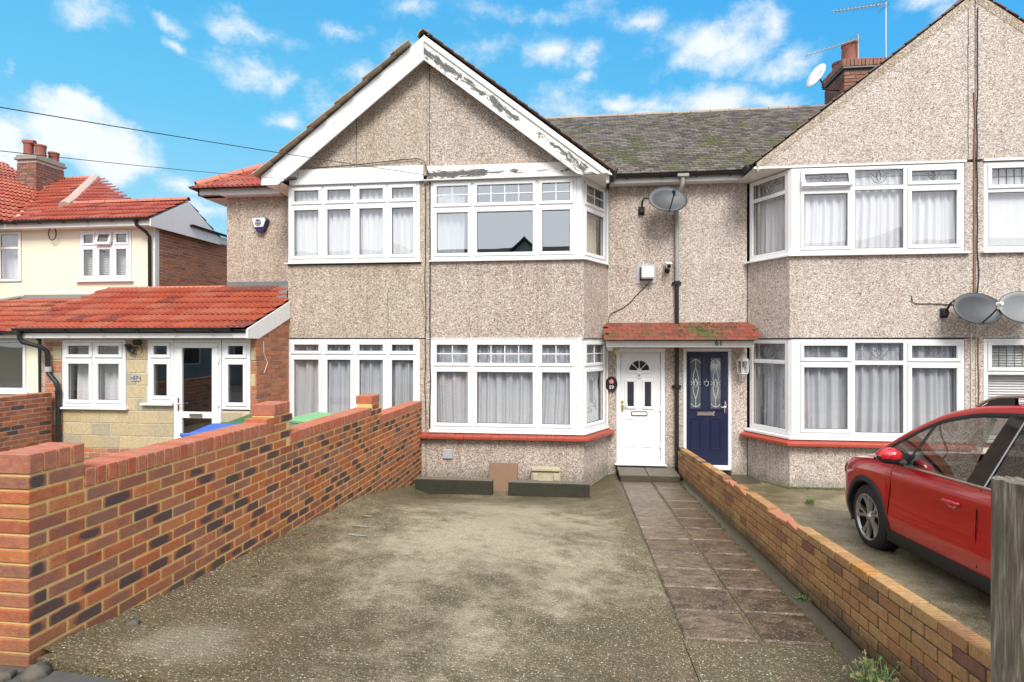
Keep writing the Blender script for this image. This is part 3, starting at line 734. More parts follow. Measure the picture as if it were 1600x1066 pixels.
for i, (s, zt) in enumerate(pr_):
    s2 = min(max(s, .006), Lr-.006)
    for off, z in ((.010, -.6), (.010, zt), (DB-.010, zt), (DB-.010, -.6)):
        q = Ar+drr*s2+nr*off; vs.append((q.x, q.y, z))
for i in range(n):
    for k in range(3): fs.append((i*4+k, i*4+4+k, i*4+5+k, i*4+1+k))
fs += [(0, 1, 2, 3), (n*4+3, n*4+2, n*4+1, n*4)]
b.add(vs, fs); b.build('mortar', DMORT, rw)

# left neighbour's boundary wall
nw = thing('dark_brick_wall', 'dark red brick garden wall at far left behind the stepped wall', 'brick wall', (-8.6, 5.5, .4))
OB = protos('old_brick', cbox_geo(LB, .215, .0625, .004), REDBRICK, 16)
items = []
for k in range(15):
    zc = 1.365-.0375-.075*k
    if zc < .28: break
    s = -.1125 if k % 2 else 0
    while s < 4.2:
        a0, a1 = max(0, s), min(4.2, s+.225); s += .225
        if a1-a0 < .05: continue
        q = Vector((-8.52-.1075, 8.28-(a0+a1)/2)); items.append((rnd.choice(OB), frameM(q.x, q.y, zc, R(-90)) @ jit() @ Matrix.Diagonal(((a1-a0-.01)/LB, 1, 1, 1))))
place(nw, 'brick', items, REDBRICK, 'distant_bricks')
MB().box(-8.728, -8.528, 4.086, 8.274, .1, 1.358).build('mortar', GMORT, nw)

# kerb planters and leaning slabs before the bay
for x0, x1, y, lab in ((-2.585, -1.335, 8.80, 'mossy dark concrete kerb block left of the pair, under the big bay window'), (-1.075, .19, 8.76, 'mossy dark concrete kerb block right of the pair, nearer the white door')):
    t = thing('concrete_kerb_block', lab, 'kerb block', ((x0+x1)/2, y, -.2), 'kerb blocks in front of the bay')
    zt = -.005; b = MB()
    b.cbox((x1-x0, .13, .24), Matrix.Translation(((x0+x1)/2, y+.065, zt-.135)), .008); b.build('kerb_side', KERBST, t)
    MB().cbox((x1-x0-.004, .128, .016), Matrix.Translation(((x0+x1)/2, y+.065, zt-.006)), .005).build('kerb_top', KERBTOP, t)
o = MB().cbox((.475, .05, .46), Matrix.Translation((-1.207, 9.19, -.04)) @ Matrix.Rotation(R(-9), 4, 'X'), .006).build('paving_slab', BROWNSLAB, wl=(-1.2, 9.1, -.2))
tag(o, 'rough brown paving slab leaning upright on the wall between the kerb blocks', 'paving slab')
t = thing('carved_stone', 'pale buff carved stone block leaning behind the right kerb block', 'stone block', (-.5, 9.1, -.2))
MB().cbox((.475, .09, .40), Matrix.Translation((-.51, 9.24, -.065)) @ Matrix.Rotation(R(-6), 4, 'X'), .008).build('stone_face', STONEP, t)
for sx in (-1, 1):
    MB().cbox((.09, .03, .12), Matrix.Translation((-.51+sx*.17, 9.185, -.02)) @ Matrix.Rotation(R(-6), 4, 'X'), .012).build('carved_scroll', STONEP, t)
MB().cbox((.46, .035, .05), Matrix.Translation((-.51, 9.19, .10)) @ Matrix.Rotation(R(-6), 4, 'X'), .008).build('carved_ledge', STONEP, t)
t = thing('wooden_post', 'thick weathered grey wooden post in the right foreground at the wall end', 'post', (1.86, 2.5, .2))
b = MB(); rows = []
for i in range(24):
    z = .1+1.51*i/23; r = []
    for k in range(25):
        th = 2*math.pi*k/24; c_, s_ = math.cos(th), math.sin(th); q = .078/max(abs(c_), abs(s_))**.82
        q *= 1+.03*mn.noise(Vector((c_*2, s_*2, z*1.5)))
        r.append((1.862+q*math.cos(th+.35), 2.60+q*math.sin(th+.35), z+(.012*mn.noise(Vector((c_*3, s_*3, 9))) if i == 23 else 0)))
    rows.append(r)
b.grid(rows); tp = rows[-1]; b.add(list(tp[:-1])+[(1.862, 2.60, 1.612)], [(k, (k+1) % 24, 24) for k in range(24)])
b.build('post_shaft', WOOD, t, smooth=False, autos=40)

# ================================================================ windows
def T4(M, size, c, ch=.004): return M @ Matrix.Translation(c), size, ch
def window(parent, A, Bp, z0, z1, cols, trans, sash=None, bars=None, name='window', fw=.055, mat=None, open_top=None, glass_m=None, lead=None, depth=.07, label=None, out=.0):
    mat = mat or UPVC; gm = glass_m or GLASS
    A = Vector((*A, 0)); Bp = Vector((*Bp, 0)); d = (Bp-A); L = d.length; d.normalize(); n = Vector((-d.y, d.x, 0))
    A = A-n*out
    M = Matrix(((d.x, n.x, 0, A.x), (d.y, n.y, 0, A.y), (0, 0, 1, 0), (0, 0, 0, 1)))
    ub = [0]+list(cols)+[L]
    b = MB()
    def bar(u0, u1, y0, y1, za, zb, bb=b, ch=.005):
        bb.cbox((u1-u0, y1-y0, zb-za), M @ Matrix.Translation(((u0+u1)/2, (y0+y1)/2, (za+zb)/2)), ch)
    bar(0, L, 0, depth, z0, z0+fw); bar(0, L, 0, depth, z1-fw*.8, z1)
    bar(0, fw, 0, depth, z0+fw, z1-fw*.8); bar(L-fw, L, 0, depth, z0+fw, z1-fw*.8)
    for u in ub[1:-1]: bar(u-.024, u+.024, .002, depth, z0+fw, z1-fw*.8)
    for i in range(len(ub)-1):
        if trans:
            ua = ub[i]+(fw if i == 0 else .024); uc = ub[i+1]-(fw if i == len(ub)-2 else .024)
            bar(ua, uc, .003, depth, trans-.022, trans+.022)
    w = b.build(name, mat, parent)
    if label: w['label'] = label
    for i in range(len(ub)-1):
        ua = ub[i]+(fw if i == 0 else .024); uc = ub[i+1]-(fw if i == len(ub)-2 else .024)
        cells = [(z0+fw, (trans-.022) if trans else z1-fw*.8, 'L')]
        if trans: cells.append((trans+.022, z1-fw*.8, 'T'))
        for za, zb, kd in cells:
            has = (sash is None) or sash(i, kd)
            s = .056 if has else .012; yo = -.016 if has else .004
            sb = MB(); opening = has and open_top is not None and (i, kd) == open_top
            MM = M
            if opening:
                MM = M @ Matrix.Translation((0, yo, zb)) @ Matrix.Rotation(R(-16), 4, 'X') @ Matrix.Translation((0, -yo, -zb))
            def sbar(u0, u1, y0, y1, a_, b_):
                sb.cbox((u1-u0, y1-y0, b_-a_), MM @ Matrix.Translation(((u0+u1)/2, (y0+y1)/2, (a_+b_)/2)), .006 if has else .003)
            sbar(ua+.001, uc-.001, yo, .05, za+.001, za+s); sbar(ua+.001, uc-.001, yo, .05, zb-s, zb-.001)
            sbar(ua+.001, ua+s, yo, .05, za+s, zb-s); sbar(uc-s, uc-.001, yo, .05, za+s, zb-s)
            sb.build('sash' if has else 'glazing_bead', mat, w)
            gk = MB(); e_ = .007
            for (a0, a1, c0, c1) in ((ua+s, uc-s, za+s, za+s+e_), (ua+s, uc-s, zb-s-e_, zb-s), (ua+s, ua+s+e_, za+s+e_, zb-s-e_), (uc-s-e_, uc-s, za+s+e_, zb-s-e_)):
                v_ = [MM @ Vector(p_) for p_ in ((a0, .012, c0), (a1, .012, c0), (a1, .012, c1), (a0, .012, c1), (a0, .02, c0), (a1, .02, c0), (a1, .02, c1), (a0, .02, c1))]
                gk.add(v_, [(0, 1, 2, 3), (0, 4, 5, 1), (3, 2, 6, 7), (0, 3, 7, 4), (1, 5, 6, 2)])
            gk.build('rubber_seal', CLAD, w)
            g = MB(); q = [MM @ Vector(p) for p in ((ua+s-.004, .02, za+s-.004), (uc-s+.004, .02, za+s-.004), (uc-s+.004, .02, zb-s+.004), (ua+s-.004, .02, zb-s+.004))]
            g.add(q, [(0, 1, 2, 3)]); g.build('pane', gm, w)
            bp = bars(i, kd) if bars else None
            if bp:
                nx, ny, bw, bm = bp; gb = MB(); x0, x1 = ua+s, uc-s; y0, y1 = za+s, zb-s
                for k in range(1, nx):
                    x = x0+(x1-x0)*k/nx; gb.cbox((bw, .012, y1-y0), MM @ Matrix.Translation((x, .012, (y0+y1)/2)), .002)
                for k in range(1, ny):
                    y = y0+(y1-y0)*k/ny; gb.cbox((x1-x0, .0115, bw), MM @ Matrix.Translation(((x0+x1)/2, .012, y)), .002)
                gb.build('glazing_bars', bm, w)
            if lead and kd == 'T':
                x0, x1 = ua+s, uc-s; y0, y1 = za+s, zb-s; cx_, cy = (x0+x1)/2, (y0+y1)/2; k = (y1-y0)*.46; lb = MB()
                def crv(pts): lb.tube([MM @ Vector((cx_+px*k, .012, cy+py*k)) for px, py in pts], .0045, 5)
                lb.tube([MM @ Vector((x0, .012, cy+.15*k)), MM @ Vector((cx_-1.0*k, .012, cy+.15*k))], .004, 5)
                lb.tube([MM @ Vector((x1, .012, cy+.15*k)), MM @ Vector((cx_+1.0*k, .012, cy+.15*k))], .004, 5)
                crv([(0, .95), (-.22, .5), (-.27, .1), (-.15, -.3), (0, -.6), (.15, -.3), (.27, .1), (.22, .5), (0, .95)])
                for s_ in (-1, 1):
                    crv([(s_*1.35, .5), (s_*1.0, .55), (s_*.7, .25), (s_*.45, .05), (s_*.25, .25)]); crv([(s_*1.0, .15), (s_*.8, -.3), (s_*.45, -.65), (0, -.8)])
                lb.build('lead_came', LEADCAME, w)
    return w
def curtain(name, label, cat, pts, z0, z1, mat, amp=.022, wl=.11, gaps=None, group=None, seed=0):
    """sheet of folds along a plan polyline"""
    r = random.Random(seed); P = [Vector(p) for p in pts]; row0 = []; row1 = []; rowm = []
    tot = 0; ph = r.random()*6; y = 0
    for a, b_ in zip(P, P[1:]):
        L = (b_-a).length; d = (b_-a)/L; n = Vector((-d.y, d.x)); k = max(2, int(L/.012))
        for i in range(k+1):
            s = tot+L*i/k; f = mn.noise(Vector((s*1.7, seed*3.1, 0)))*5.5
            o = amp*(math.sin(s*2*math.pi/wl+ph+f)+.5*math.sin(s*2*math.pi/wl*2.3+f*2)); q = a+d*(L*i/k)
            row0.append((q.x+n.x*o*1.2+d.x*.01*f, q.y+n.y*o*1.2, z0)); rowm.append((q.x+n.x*o*.9, q.y+n.y*o*.9, (z0+z1)/2)); row1.append((q.x+n.x*o*.6, q.y+n.y*o*.6, z1))
        tot += L
    c = sum((Vector((*p, 0)) for p in pts), Vector())/len(pts); c.z = z0
    o = MB().grid([row0, rowm, row1]).build(name, mat, smooth=True, wl=c)
    return tag(o, label, cat, group)

# ================================================================ the terrace: three and a bit houses
BY, MY = 9.38, 10.2
P57, P59, P61, P63 = -6.74, -2.565, 1.755, 6.055
h57 = thing('terraced_house', 'tan pebbledash end house with red tiled porch roof and four light bay windows', 'house', (-4.6, 10.2, 0), 'terraced houses')
h59 = thing('terraced_house', 'pink pebbledash house with the white front door and peeling bargeboard', 'house', (-.4, 10.2, 0), 'terraced houses')
h61 = thing('terraced_house', 'pale pebbledash house with the navy front door and tulip leaded bay windows', 'house', (3.9, 10.2, 0), 'terraced houses')
h63 = thing('terraced_house', 'pale pebbledash house cut off by the right edge, with square leaded toplights', 'house', (8.2, 10.2, 0), 'terraced houses')
def room(h, x0, x1, z0, z1, m=None, y0=10.0):
    b = MB(); y1 = 13.2
    b.add([(x0, y0, z0), (x1, y0, z0), (x1, y1, z0), (x0, y1, z0), (x0, y0, z1), (x1, y0, z1), (x1, y1, z1), (x0, y1, z1)], [(0, 1, 2, 3), (4, 7, 6, 5), (3, 2, 6, 7), (0, 3, 7, 4), (1, 5, 6, 2)])
    b.build('room', m or ROOM, h)
ZL0, ZL1, ZU0, ZU1 = .70, 2.235, 3.58, 4.93
gap = .006
def bay_plan(xa, xb, side):     # side +1: angled cheek on the right end
    if side > 0: return [(xa, BY), (xb, BY), (xb+.44, MY), (xb+.44, MY+.15), (xa, MY+.15)]
    return [(xa, BY), (xb, BY), (xb, MY+.15), (xa-.40, MY+.15), (xa-.40, MY)]
def bay_walls(h, m, plan):
    MB().prism(plan, -.7, ZL0-.06).build('bay_base_wall', m, h); MB().prism(plan, ZL1+.012, ZU0-.03).build('bay_wall', m, h)
def off_plan(plan, d):
    out = []
    n = len(plan)
    for i in range(n):
        p0, p1, p2 = Vector(plan[i-1]), Vector(plan[i]), Vector(plan[(i+1) % n])
        a = (p1-p0).normalized(); c = (p2-p1).normalized(); na = Vector((a.y, -a.x)); nc = Vector((c.y, -c.x))
        k = 1+na.dot(nc); v = (na+nc)/max(k, .3); out.append(tuple(p1+v*d))
    return out
# --- 59
pl59 = bay_plan(P59+.004, .105, 1)
bay_walls(h59, PD59, pl59)
for za, zb in ((ZL0-.055, ZL1+.01), (ZU0-.028, ZU1+.01)): MB().box(P59+.004, -2.492, BY, MY, za, zb).build('party_pier', PD59, h59)
def wall_with_holes(h, m, x0, x1, holes, z0=-.7, z1=5.06, y0=MY, y1=MY+.26, name='front_wall'):
    b = MB(); xs = x0
    for (a, c, za, zb) in holes:
        b.box(xs, a, y0, y1, z0, z1); 
        if za > z0: b.box(a, c, y0, y1, z0, za)
        b.box(a, c, y0, y1, zb, z1); xs = c
    b.box(xs, x1, y0, y1, z0, z1); b.build(name, m, h)
wall_with_holes(h59, PD59, .545, P61-.002, [(.69, 1.54, -.7, 2.075)])
wall_with_holes(h61, PD61, P61+.002, 2.93, [(1.85, 2.672, -.7, 2.075)])
MB().box(.69, 1.54, MY+.02, MY+.2, -.6, -.002).build('threshold', WETCEM, h59); MB().box(1.85, 2.672, MY+.02, MY+.2, -.6, -.032).build('threshold', WETCEM, h61)
room(h59, P59+.02, .40, .55, 2.45); room(h59, P59+.02, .40, 3.1, 4.92, simple('shaded_bedroom_wall', (.26, .28, .29), .9, .05, 2))  # upper room plaster coloured darker, its shade put into the paint
room(h59, .64, 1.7, -.1, 2.45, DARKWOOD, 10.3); room(h61, 1.80, 2.85, -.1, 2.45, DARKWOOD, 10.3)
bars59 = lambda i, kd: ((4 if i == 1 else 2), 2, .017, UPVC) if kd == 'T' else None
for z0, z1, tr in ((ZU0, ZU1, 4.455), (ZL0, ZL1, 1.755)):
    window(h59, (-2.488, BY), (-.012, BY), z0, z1, [.728, 1.828], tr, None, bars59, depth=.07, glass_m=GLASSR if z0 > 2 else None)
    window(h59, (.098, BY+.035), (.510, BY+.795), z0, z1, [], tr, None, lambda i, kd: (2, 2, .017, UPVC) if kd == 'T' else None, depth=.06, out=-.002)
    b = MB(); b.prism([(-.010, BY-.004), (.066, BY-.004), (.104, BY+.044), (.085, BY+.09), (-.010, BY+.085)], z0+.001, z1-.001); b.build('corner_post', UPVC, h59)
    MB().box(.515, .542, MY-.03, MY+.02, z0, z1).build('corner_post', UPVC, h59)
def sill(h, plan3, z, t, d, m, name='window_sill'):
    """plan3: polyline along the front; extruded profile overhanging by d"""
    P = [Vector(p) for p in plan3]; N = []
    for i in range(len(P)):
        a = (P[i]-P[i-1]).normalized() if i else (P[1]-P[0]).normalized(); c = (P[i+1]-P[i]).normalized() if i < len(P)-1 else a
        na = Vector((a.y, -a.x)); nc = Vector((c.y, -c.x)); N.append((na+nc)/(1+na.dot(nc)))
    prof = [(-.12, z), (d-.02, z-.012), (d, z-.02), (d, z-t), (d-.012, z-t-.004), (-.12, z-t)]
    rows = [[(p.x+n_.x*o, p.y+n_.y*o, zz) for o, zz in prof+[prof[0]]] for p, n_ in zip(P, N)]
    b = MB(); b.grid(rows); b.add(rows[0][:-1], [tuple(range(6))]); b.add(rows[-1][:-1], [tuple(range(5, -1, -1))])
    return b.build(name, m, h)
sill(h59, [(-2.50, BY), (.098, BY), (.525, MY-.01)], ZU0+.002, .034, .055, UPVC)
sill(h59, [(-2.50, BY), (.098, BY), (.525, MY-.01)], ZL0+.002, .05, .045, UPVC)
def tile_sill(h, pts, z, m, nm='sill_tile', gapj=.004, w=.15, over=.125):
    """red painted sill of quarry tiles"""
    P = [Vector(p) for p in pts]; first = None
    for si, (a, c) in enumerate(zip(P, P[1:])):
        L = (c-a).length; d = (c-a)/L; n_ = Vector((d.y, -d.x)); k = max(1, round(L/w))
        for i in range(k):
            u0, u1 = L*i/k+gapj/2, L*(i+1)/k-gapj/2; q0 = a+d*u0; q1 = a+d*u1
            j = rnd.uniform(-.0025, .0025); b = MB()
            # mitre at the bend
            e0 = 0; e1 = 0
            if i == k-1 and si < len(P)-2: e1 = over*math.tan((P[si+2]-P[si+1]).angle_signed(d)/2 if False else abs((P[si+2]-P[si+1]).angle(d))/2)
            if i == 0 and si > 0: e0 = -over*math.tan(abs((P[si]-P[si-1]).angle(d))/2)
            q0o = q0+d*e0; q1o = q1+d*e1
            v = []
            for q, qo in ((q0, q0o), (q1, q1o)):
                v += [(q.x-n_.x*.02, q.y-n_.y*.02, z+j), (qo.x+n_.x*(over-.015), qo.y+n_.y*(over-.015), z-.038+j), (qo.x+n_.x*over, qo.y+n_.y*over, z-.05+j), (qo.x+n_.x*over, qo.y+n_.y*over, z-.088+j), (qo.x+n_.x*(over-.01), qo.y+n_.y*(over-.01), z-.094+j), (q.x-n_.x*.02, q.y-n_.y*.02, z-.094+j)]
            b.add(v, [(0, 1, 2, 3, 4, 5), (11, 10, 9, 8, 7, 6)]+[(x, 6+x, 6+(x+1) % 6, (x+1) % 6) for x in range(6)])
            b.build(nm, m, h)
tile_sill(h59, [(-2.66, BY), (.105, BY), (.545, MY)], ZL0-.05, REDPAINT)
# --- 57
pl57 = bay_plan(-5.05, P59-.004, -1)
bay_walls(h57, PD57, pl57)
b = MB(); b.box(-2.672, P59-.004, BY, MY, ZL0-.055, ZL1+.01); b.box(-2.672, P59-.004, BY, MY, ZU0-.028, ZU1+.01)
b.prism([(-5.05, BY+.02), (-5.04, BY+.1), (-5.4, MY), (-5.45, MY)], ZU0-.028, ZU1+.01); b.prism([(-5.05, BY+.02), (-5.04, BY+.1), (-5.4, MY), (-5.45, MY)], ZL0-.055, ZL1+.01)
b.build('bay_side', PD57, h57)
MB().box(P57, -5.45, MY, MY+.26, -.3, 5.06).build('front_wall', PD57, h57)
MB().box(P57, P57+.26, MY+.262, 16.9, -.3, 5.06).build('side_wall', PD57, h57)
room(h57, -5.02, P59-.02, .55, 2.45); room(h57, -5.02, P59-.02, 3.1, 4.92)
for z0, z1, tr in ((ZU0, ZU1, 4.565), (ZL0, ZL1, 1.95)):
    window(h57, (-5.045, BY), (-2.676, BY), z0, z1, [.64, 1.22, 1.80], tr, None, None)
sill(h57, [(-5.09, BY), (-2.64, BY)], ZU0+.002, .034, .06, UPVC)
sill(h57, [(-5.04, BY), (-2.66, BY)], ZL0+.002, .05, .045, UPVC)
# --- 61
pl61 = bay_plan(3.345, P63-.004, -1)
bay_walls(h61, PD61, pl61)
for za, zb in ((ZL0-.055, ZL1+.01), (ZU0-.028, ZU1+.01)): MB().box(5.905, P63-.004, BY, MY, za, zb).build('party_pier', PD61, h61)
room(h61, 3.09, P63-.02, .55, 2.45); room(h61, 3.09, P63-.02, 3.1, 4.92)
for z0, z1, tr, op in ((ZU0, ZU1, 4.595, (0, 'T')), (ZL0, ZL1-.01, 1.86, None)):
    window(h61, (3.45, BY), (5.90, BY), z0, z1, [.84, 1.615], tr, lambda i, kd: i != 1, None, lead=True, open_top=op)
    window(h61, (2.965, BY+.795), (3.345, BY+.035), z0, z1, [], tr, lambda i, kd: False, None, lead=True, out=-.002, fw=.075)
    b = MB(); b.prism([(3.448, BY-.004), (3.448, BY+.085), (3.36, BY+.09), (3.337, BY+.044), (3.377, BY-.004)], z0+.001, z1-.001); b.build('corner_post', UPVC, h61)
sill(h61, [(2.93, MY-.01), (3.355, BY), (5.96, BY)], ZU0+.002, .04, .06, UPVC)
sill(h61, [(2.93, MY-.01), (3.355, BY), (5.93, BY)], ZL0+.002, .055, .05, UPVC)
tile_sill(h61, [(2.91, MY), (3.345, BY), (6.0, BY)], ZL0-.055, REDPAINT2, w=.45, gapj=.002)
# --- 63
b = MB(); pl63 = [(P63+.004, BY), (8.72, BY), (9.1, MY), (9.1, MY+.15), (P63+.004, MY+.15)]
bay_walls(h63, PD63, pl63)
for za, zb in ((ZL0-.055, ZL1+.01), (ZU0-.028, ZU1+.01)): MB().box(P63+.004, 6.165, BY, MY, za, zb).build('party_pier', PD63, h63)
MB().box(9.16, 12, MY, MY+.26, -.5, 5.06).build('front_wall', PD63, h63)
room(h63, P63+.02, 8.95, .55, 2.45); room(h63, P63+.02, 8.95, 3.1, 4.92)
for z0, z1, tr in ((ZU0, ZU1, 4.50), (ZL0, ZL1, 1.72)):
    window(h63, (6.17, BY), (8.7, BY), z0, z1, [.84, 1.66], tr, lambda i, kd: kd == 'T', lambda i, kd: (6, 2, .006, LEADCAME) if kd == 'T' else None)
    window(h63, (8.72, BY+.03), (9.08, BY+.76), z0, z1, [], tr, lambda i, kd: False, None, out=-.002)
sill(h63, [(6.13, BY), (8.72, BY), (9.12, MY)], ZU0+.002, .04, .06, UPVC); sill(h63, [(6.16, BY), (8.72, BY), (9.12, MY)], ZL0+.002, .05, .05, UPVC)
# shared back and end walls
MB().box(P57, P59-.002, 17, 17.25, -.5, 5.06).build('back_wall', PD57, h57); MB().box(P59+.002, P61-.002, 17, 17.25, -.5, 5.06).build('back_wall', PD59, h59)
MB().box(P61+.002, P63-.002, 17, 17.25, -.5, 5.06).build('back_wall', PD61, h61); MB().box(P63+.002, 12, 17, 17.25, -.5, 5.06).build('back_wall', PD63, h63)

# --- front gables
AX, AZ, SL = -2.545, 7.30, .782
def rake(x, ax=AX, az=AZ, sl=SL): return az-sl*abs(x-ax)
def gable_half(h, m, sgn, ax, az, sl, xe, zb, y=BY):
    z = lambda x: az-sl*abs(x-ax)
    xk = ax+sgn*.007
    poly = [(xk, zb), (ax+sgn*abs(xe-ax), zb), (ax+sgn*abs(xe-ax), max(zb+.001, z(xe))), (xk, z(xk))]
    if sgn < 0: poly = poly[::-1]
    MB().yprism(poly, y, y+.2).build('gable_wall', m, h)
gable_half(h57, PD57, -1, AX, AZ-.09, SL, AX-2.62, 5.03); gable_half(h59, PD59, 1, AX, AZ-.09, SL, AX+2.62, 5.03)
MB().box(AX-.0065, AX+.0065, BY+.012, BY+.19, 5.04, 7.15).build('render_joint', CEMENT, h59)
gable_half(h61, PD61, -1, 6.05, 7.47, .778, 2.90, 4.985); gable_half(h63, PD63, 1, 6.05, 7.47, .778, 9.2, 4.985)
# white bands over the windows
MB().cbox((2.40, .03, .27), Matrix.Translation((-3.80, BY-.035, 5.055)), .006).build('fascia_board', UPVC, h57)
def board(h, pts, y0, y1, m, name, ax=None, th=.2, amt=0.0, nseg=30):
    """a long board given by its upper and lower edge; carries along/across coordinates"""
    (xa, za0, za1), (xb, zb0, zb1) = pts; v = []; L = []; f = []
    ln = math.hypot(xb-xa, zb1-za1)
    for i in range(nseg+1):
        t = i/nseg; x = xa+(xb-xa)*t; lo = za0+(zb0-za0)*t; hi = za1+(zb1-za1)*t
        am = amt(t) if callable(amt) else amt
        for (z, a) in ((lo, -.5), (hi, .5)):
            for y in (y0, y1): v.append((x, y, z)); L.append((t*ln, a, am))
    for i in range(nseg):
        a = i*4; c = a+4; f += [(a, c, c+2, a+2), (a+1, a+3, c+3, c+1), (a+2, c+2, c+3, a+3), (a, a+1, c+1, c)]
    f += [(0, 2, 3, 1), (nseg*4, nseg*4+1, nseg*4+3, nseg*4+2)]
    b = MB(); b.v = v; b.f = f; b.m = [0]*len(f)
    return b.build(name, m, h, loc=L)
board(h59, ((-2.535, 4.935, 5.165), (.10, 4.94, 5.155)), BY-.05, BY-.02, PEEL, 'fascia_board', amt=lambda t: .17 if t < .38 else (.03 if t < .6 else (-.05 if t < .85 else .04)))
MB().box(-2.61, .10, BY-.075, BY-.018, 4.922, 4.937).build('fascia_trim', WPAINT, h59)
# bargeboards
BGY0, BGY1 = 9.17, 9.20
def barge(h, m, sgn, amt, xe=3.02, w0=.40, zcut=4.895, off=0, nm='bargeboard', y0=BGY0, y1=BGY1, ntop=.0):
    v = []; L = []; f = []; n = 40
    for i in range(n+1):
        t = i/n; dx = .004+(xe-.004)*t; hi = AZ-SL*dx-off; lo = max(hi-w0, zcut)
        if hi < lo+.02: lo = hi-.02
        am = amt(t) if callable(amt) else amt
        for (z, a) in ((lo, -.5), (hi, .5)):
            for y in (y0, y1): v.append((AX+sgn*dx, y, z)); L.append((t*xe*1.27, a if z > zcut+.001 or a > 0 else -.5+(zcut-(hi-w0))/w0, am))
    for i in range(n):
        a = i*4; c = a+4
        q = [(a, c, c+2, a+2), (a+1, a+3, c+3, c+1), (a+2, c+2, c+3, a+3), (a, a+1, c+1, c)]
        f += q if sgn > 0 else [x[::-1] for x in q]
    f += [(0, 2, 3, 1), (n*4, n*4+1, n*4+3, n*4+2)]
    b = MB(); b.v = v; b.f = f; b.m = [0]*len(f); b.build(nm, m, h, loc=L)
barge(h57, UPVC, -1, 0, xe=2.88); barge(h59, PEEL, 1, lambda t: .12 if t < .2 else (.07 if t < .52 else (-.06 if t < .62 else .09)), xe=3.08)
barge(h59, WPAINT, 1, 0, xe=3.10, w0=.10, off=-.004, nm='verge_moulding', y0=9.145, y1=9.169)
# soffits behind the bargeboards
for h, sg, m, xe in ((h57, -1, UPVC, 2.88), (h59, 1, WPAINT, 3.05)):
    b = MB(); b.add([(AX+sg*.0, 9.2, AZ-.30), (AX+sg*xe, 9.2, 4.93), (AX+sg*xe, 9.40, 4.93), (AX, 9.40, AZ-.30)], [(0, 1, 2, 3)])
    b.add([(AX+sg*(2.50 if sg < 0 else 2.62), 9.2, 4.925), (AX+sg*xe, 9.2, 4.925), (AX+sg*xe, 10.3, 4.925), (AX+sg*(2.50 if sg < 0 else 2.62), 10.3, 4.925)], [(0, 1, 2, 3)])
    b.build('soffit', m, h)
MB().box(AX+3.05, AX+3.07, 9.172, 9.25, 4.905, 4.96).build('soffit_block', WPAINT, h59)
MB().cbox((.05, .05, .16), Matrix.Translation((.49, 9.26, 4.845)), .004).build('corner_bracket', WPAINT, h59)

# --- roofs
RY, RZ, EY, EZ = 13.5, 7.50, 9.98, 5.13
msl = (RZ-EZ)/(RY-EY)
def deck(h, ax, az, sl, xe, sgn, y0=9.22):
    """half of a front gable roof, running back into the main roof"""
    zt = az; ze = az-sl*xe; yr = EY+(zt-EZ)/msl; ye = max(EY, EY+(ze-EZ)/msl)
    b = MB(); v = [(ax, y0, zt), (ax+sgn*xe, y0, ze), (ax+sgn*xe, ye+.3, ze), (ax, yr+.3, zt)]
    v2 = [(x, y, z-.03) for x, y, z in v]
    b.add(v+v2, [(0, 1, 2, 3), (7, 6, 5, 4), (0, 4, 5, 1), (1, 5, 6, 2), (2, 6, 7, 3), (3, 7, 4, 0)]); b.build('roof_deck', FELT, h)
deck(h57, AX, AZ+.02, SL, 2.93, -1); deck(h59, AX, AZ+.04, SL, 3.10, 1)
deck(h61, 6.05, 7.55, .778, 3.22, -1, 9.37); deck(h63, 6.05, 7.55, .778, 3.22, 1, 9.37)
def main_deck(h, x0, x1, hip=False):
    b = MB()
    xr = x0+3.4 if hip else x0
    v = [(x0, EY, EZ-.02), (x1, EY, EZ-.02), (x1, RY, RZ-.02), (xr, RY, RZ-.02)]
    b.add(v, [(0, 1, 2, 3)]); b.add([(x0, 17.3, EZ-.02), (x1, 17.3, EZ-.02), (x1, RY+.001, RZ-.02), (xr, RY+.001, RZ-.02)], [(3, 2, 1, 0)])
    if hip: b.add([(x0, EY, EZ-.02), (xr, RY, RZ-.02), (x0, 17.3, EZ-.02)], [(0, 1, 2)])
    b.build('main_roof_deck', FELT, h)
main_deck(h57, -7.15, P59, True); main_deck(h59, P59, P61); main_deck(h61, P61, P63); main_deck(h63, P63, 12)
PT = cbox_geo(.156, .20, .019, .003)
def plane_M(o, u, v): 
    n = u.cross(v).normalized(); return Matrix(((u.x, v.x, n.x, o.x), (u.y, v.y, n.y, o.y), (u.z, v.z, n.z, o.z), (0, 0, 0, 1)))
def tile_items(pr, P0, u, v, nu, nv, tw, gauge, inside, stag=True, lift=.026, tip=5.2, wob=.008):
    u = u.normalized(); v = v.normalized(); base = plane_M(P0, u, v); out = []
    for j in range(nv):
        for i in range(nu):
            a = (i+.5+(.5 if (j % 2 and stag) else 0))*tw; b_ = (j+.5)*gauge
            if not inside(a, b_): continue
            M = base @ Matrix.Translation((a, b_, lift+rnd.uniform(-.002, .002))) @ Matrix.Rotation(R(-tip)+rnd.uniform(-wob, wob), 4, 'X') @ Matrix.Rotation(rnd.uniform(-wob, wob)*1.5, 4, 'Z')
            out.append((rnd.choice(pr), M))
    return out
slv = Vector((0, 1, msl)).normalized(); ln = math.hypot(RY-EY, RZ-EZ)
PSL = protos('roof_tile', PT, SLATE, 20)
def lim(ax, az, sl, sgn):
    # how far the main roof shows beside a front gable
    def f(x, b_):
        z = EZ+slv.z*b_; return z > az-sl*abs(x-ax)-.12
    return f
la, lb_ = lim(AX, AZ+.04, SL, 1), lim(6.05, 7.555, .778, -1)
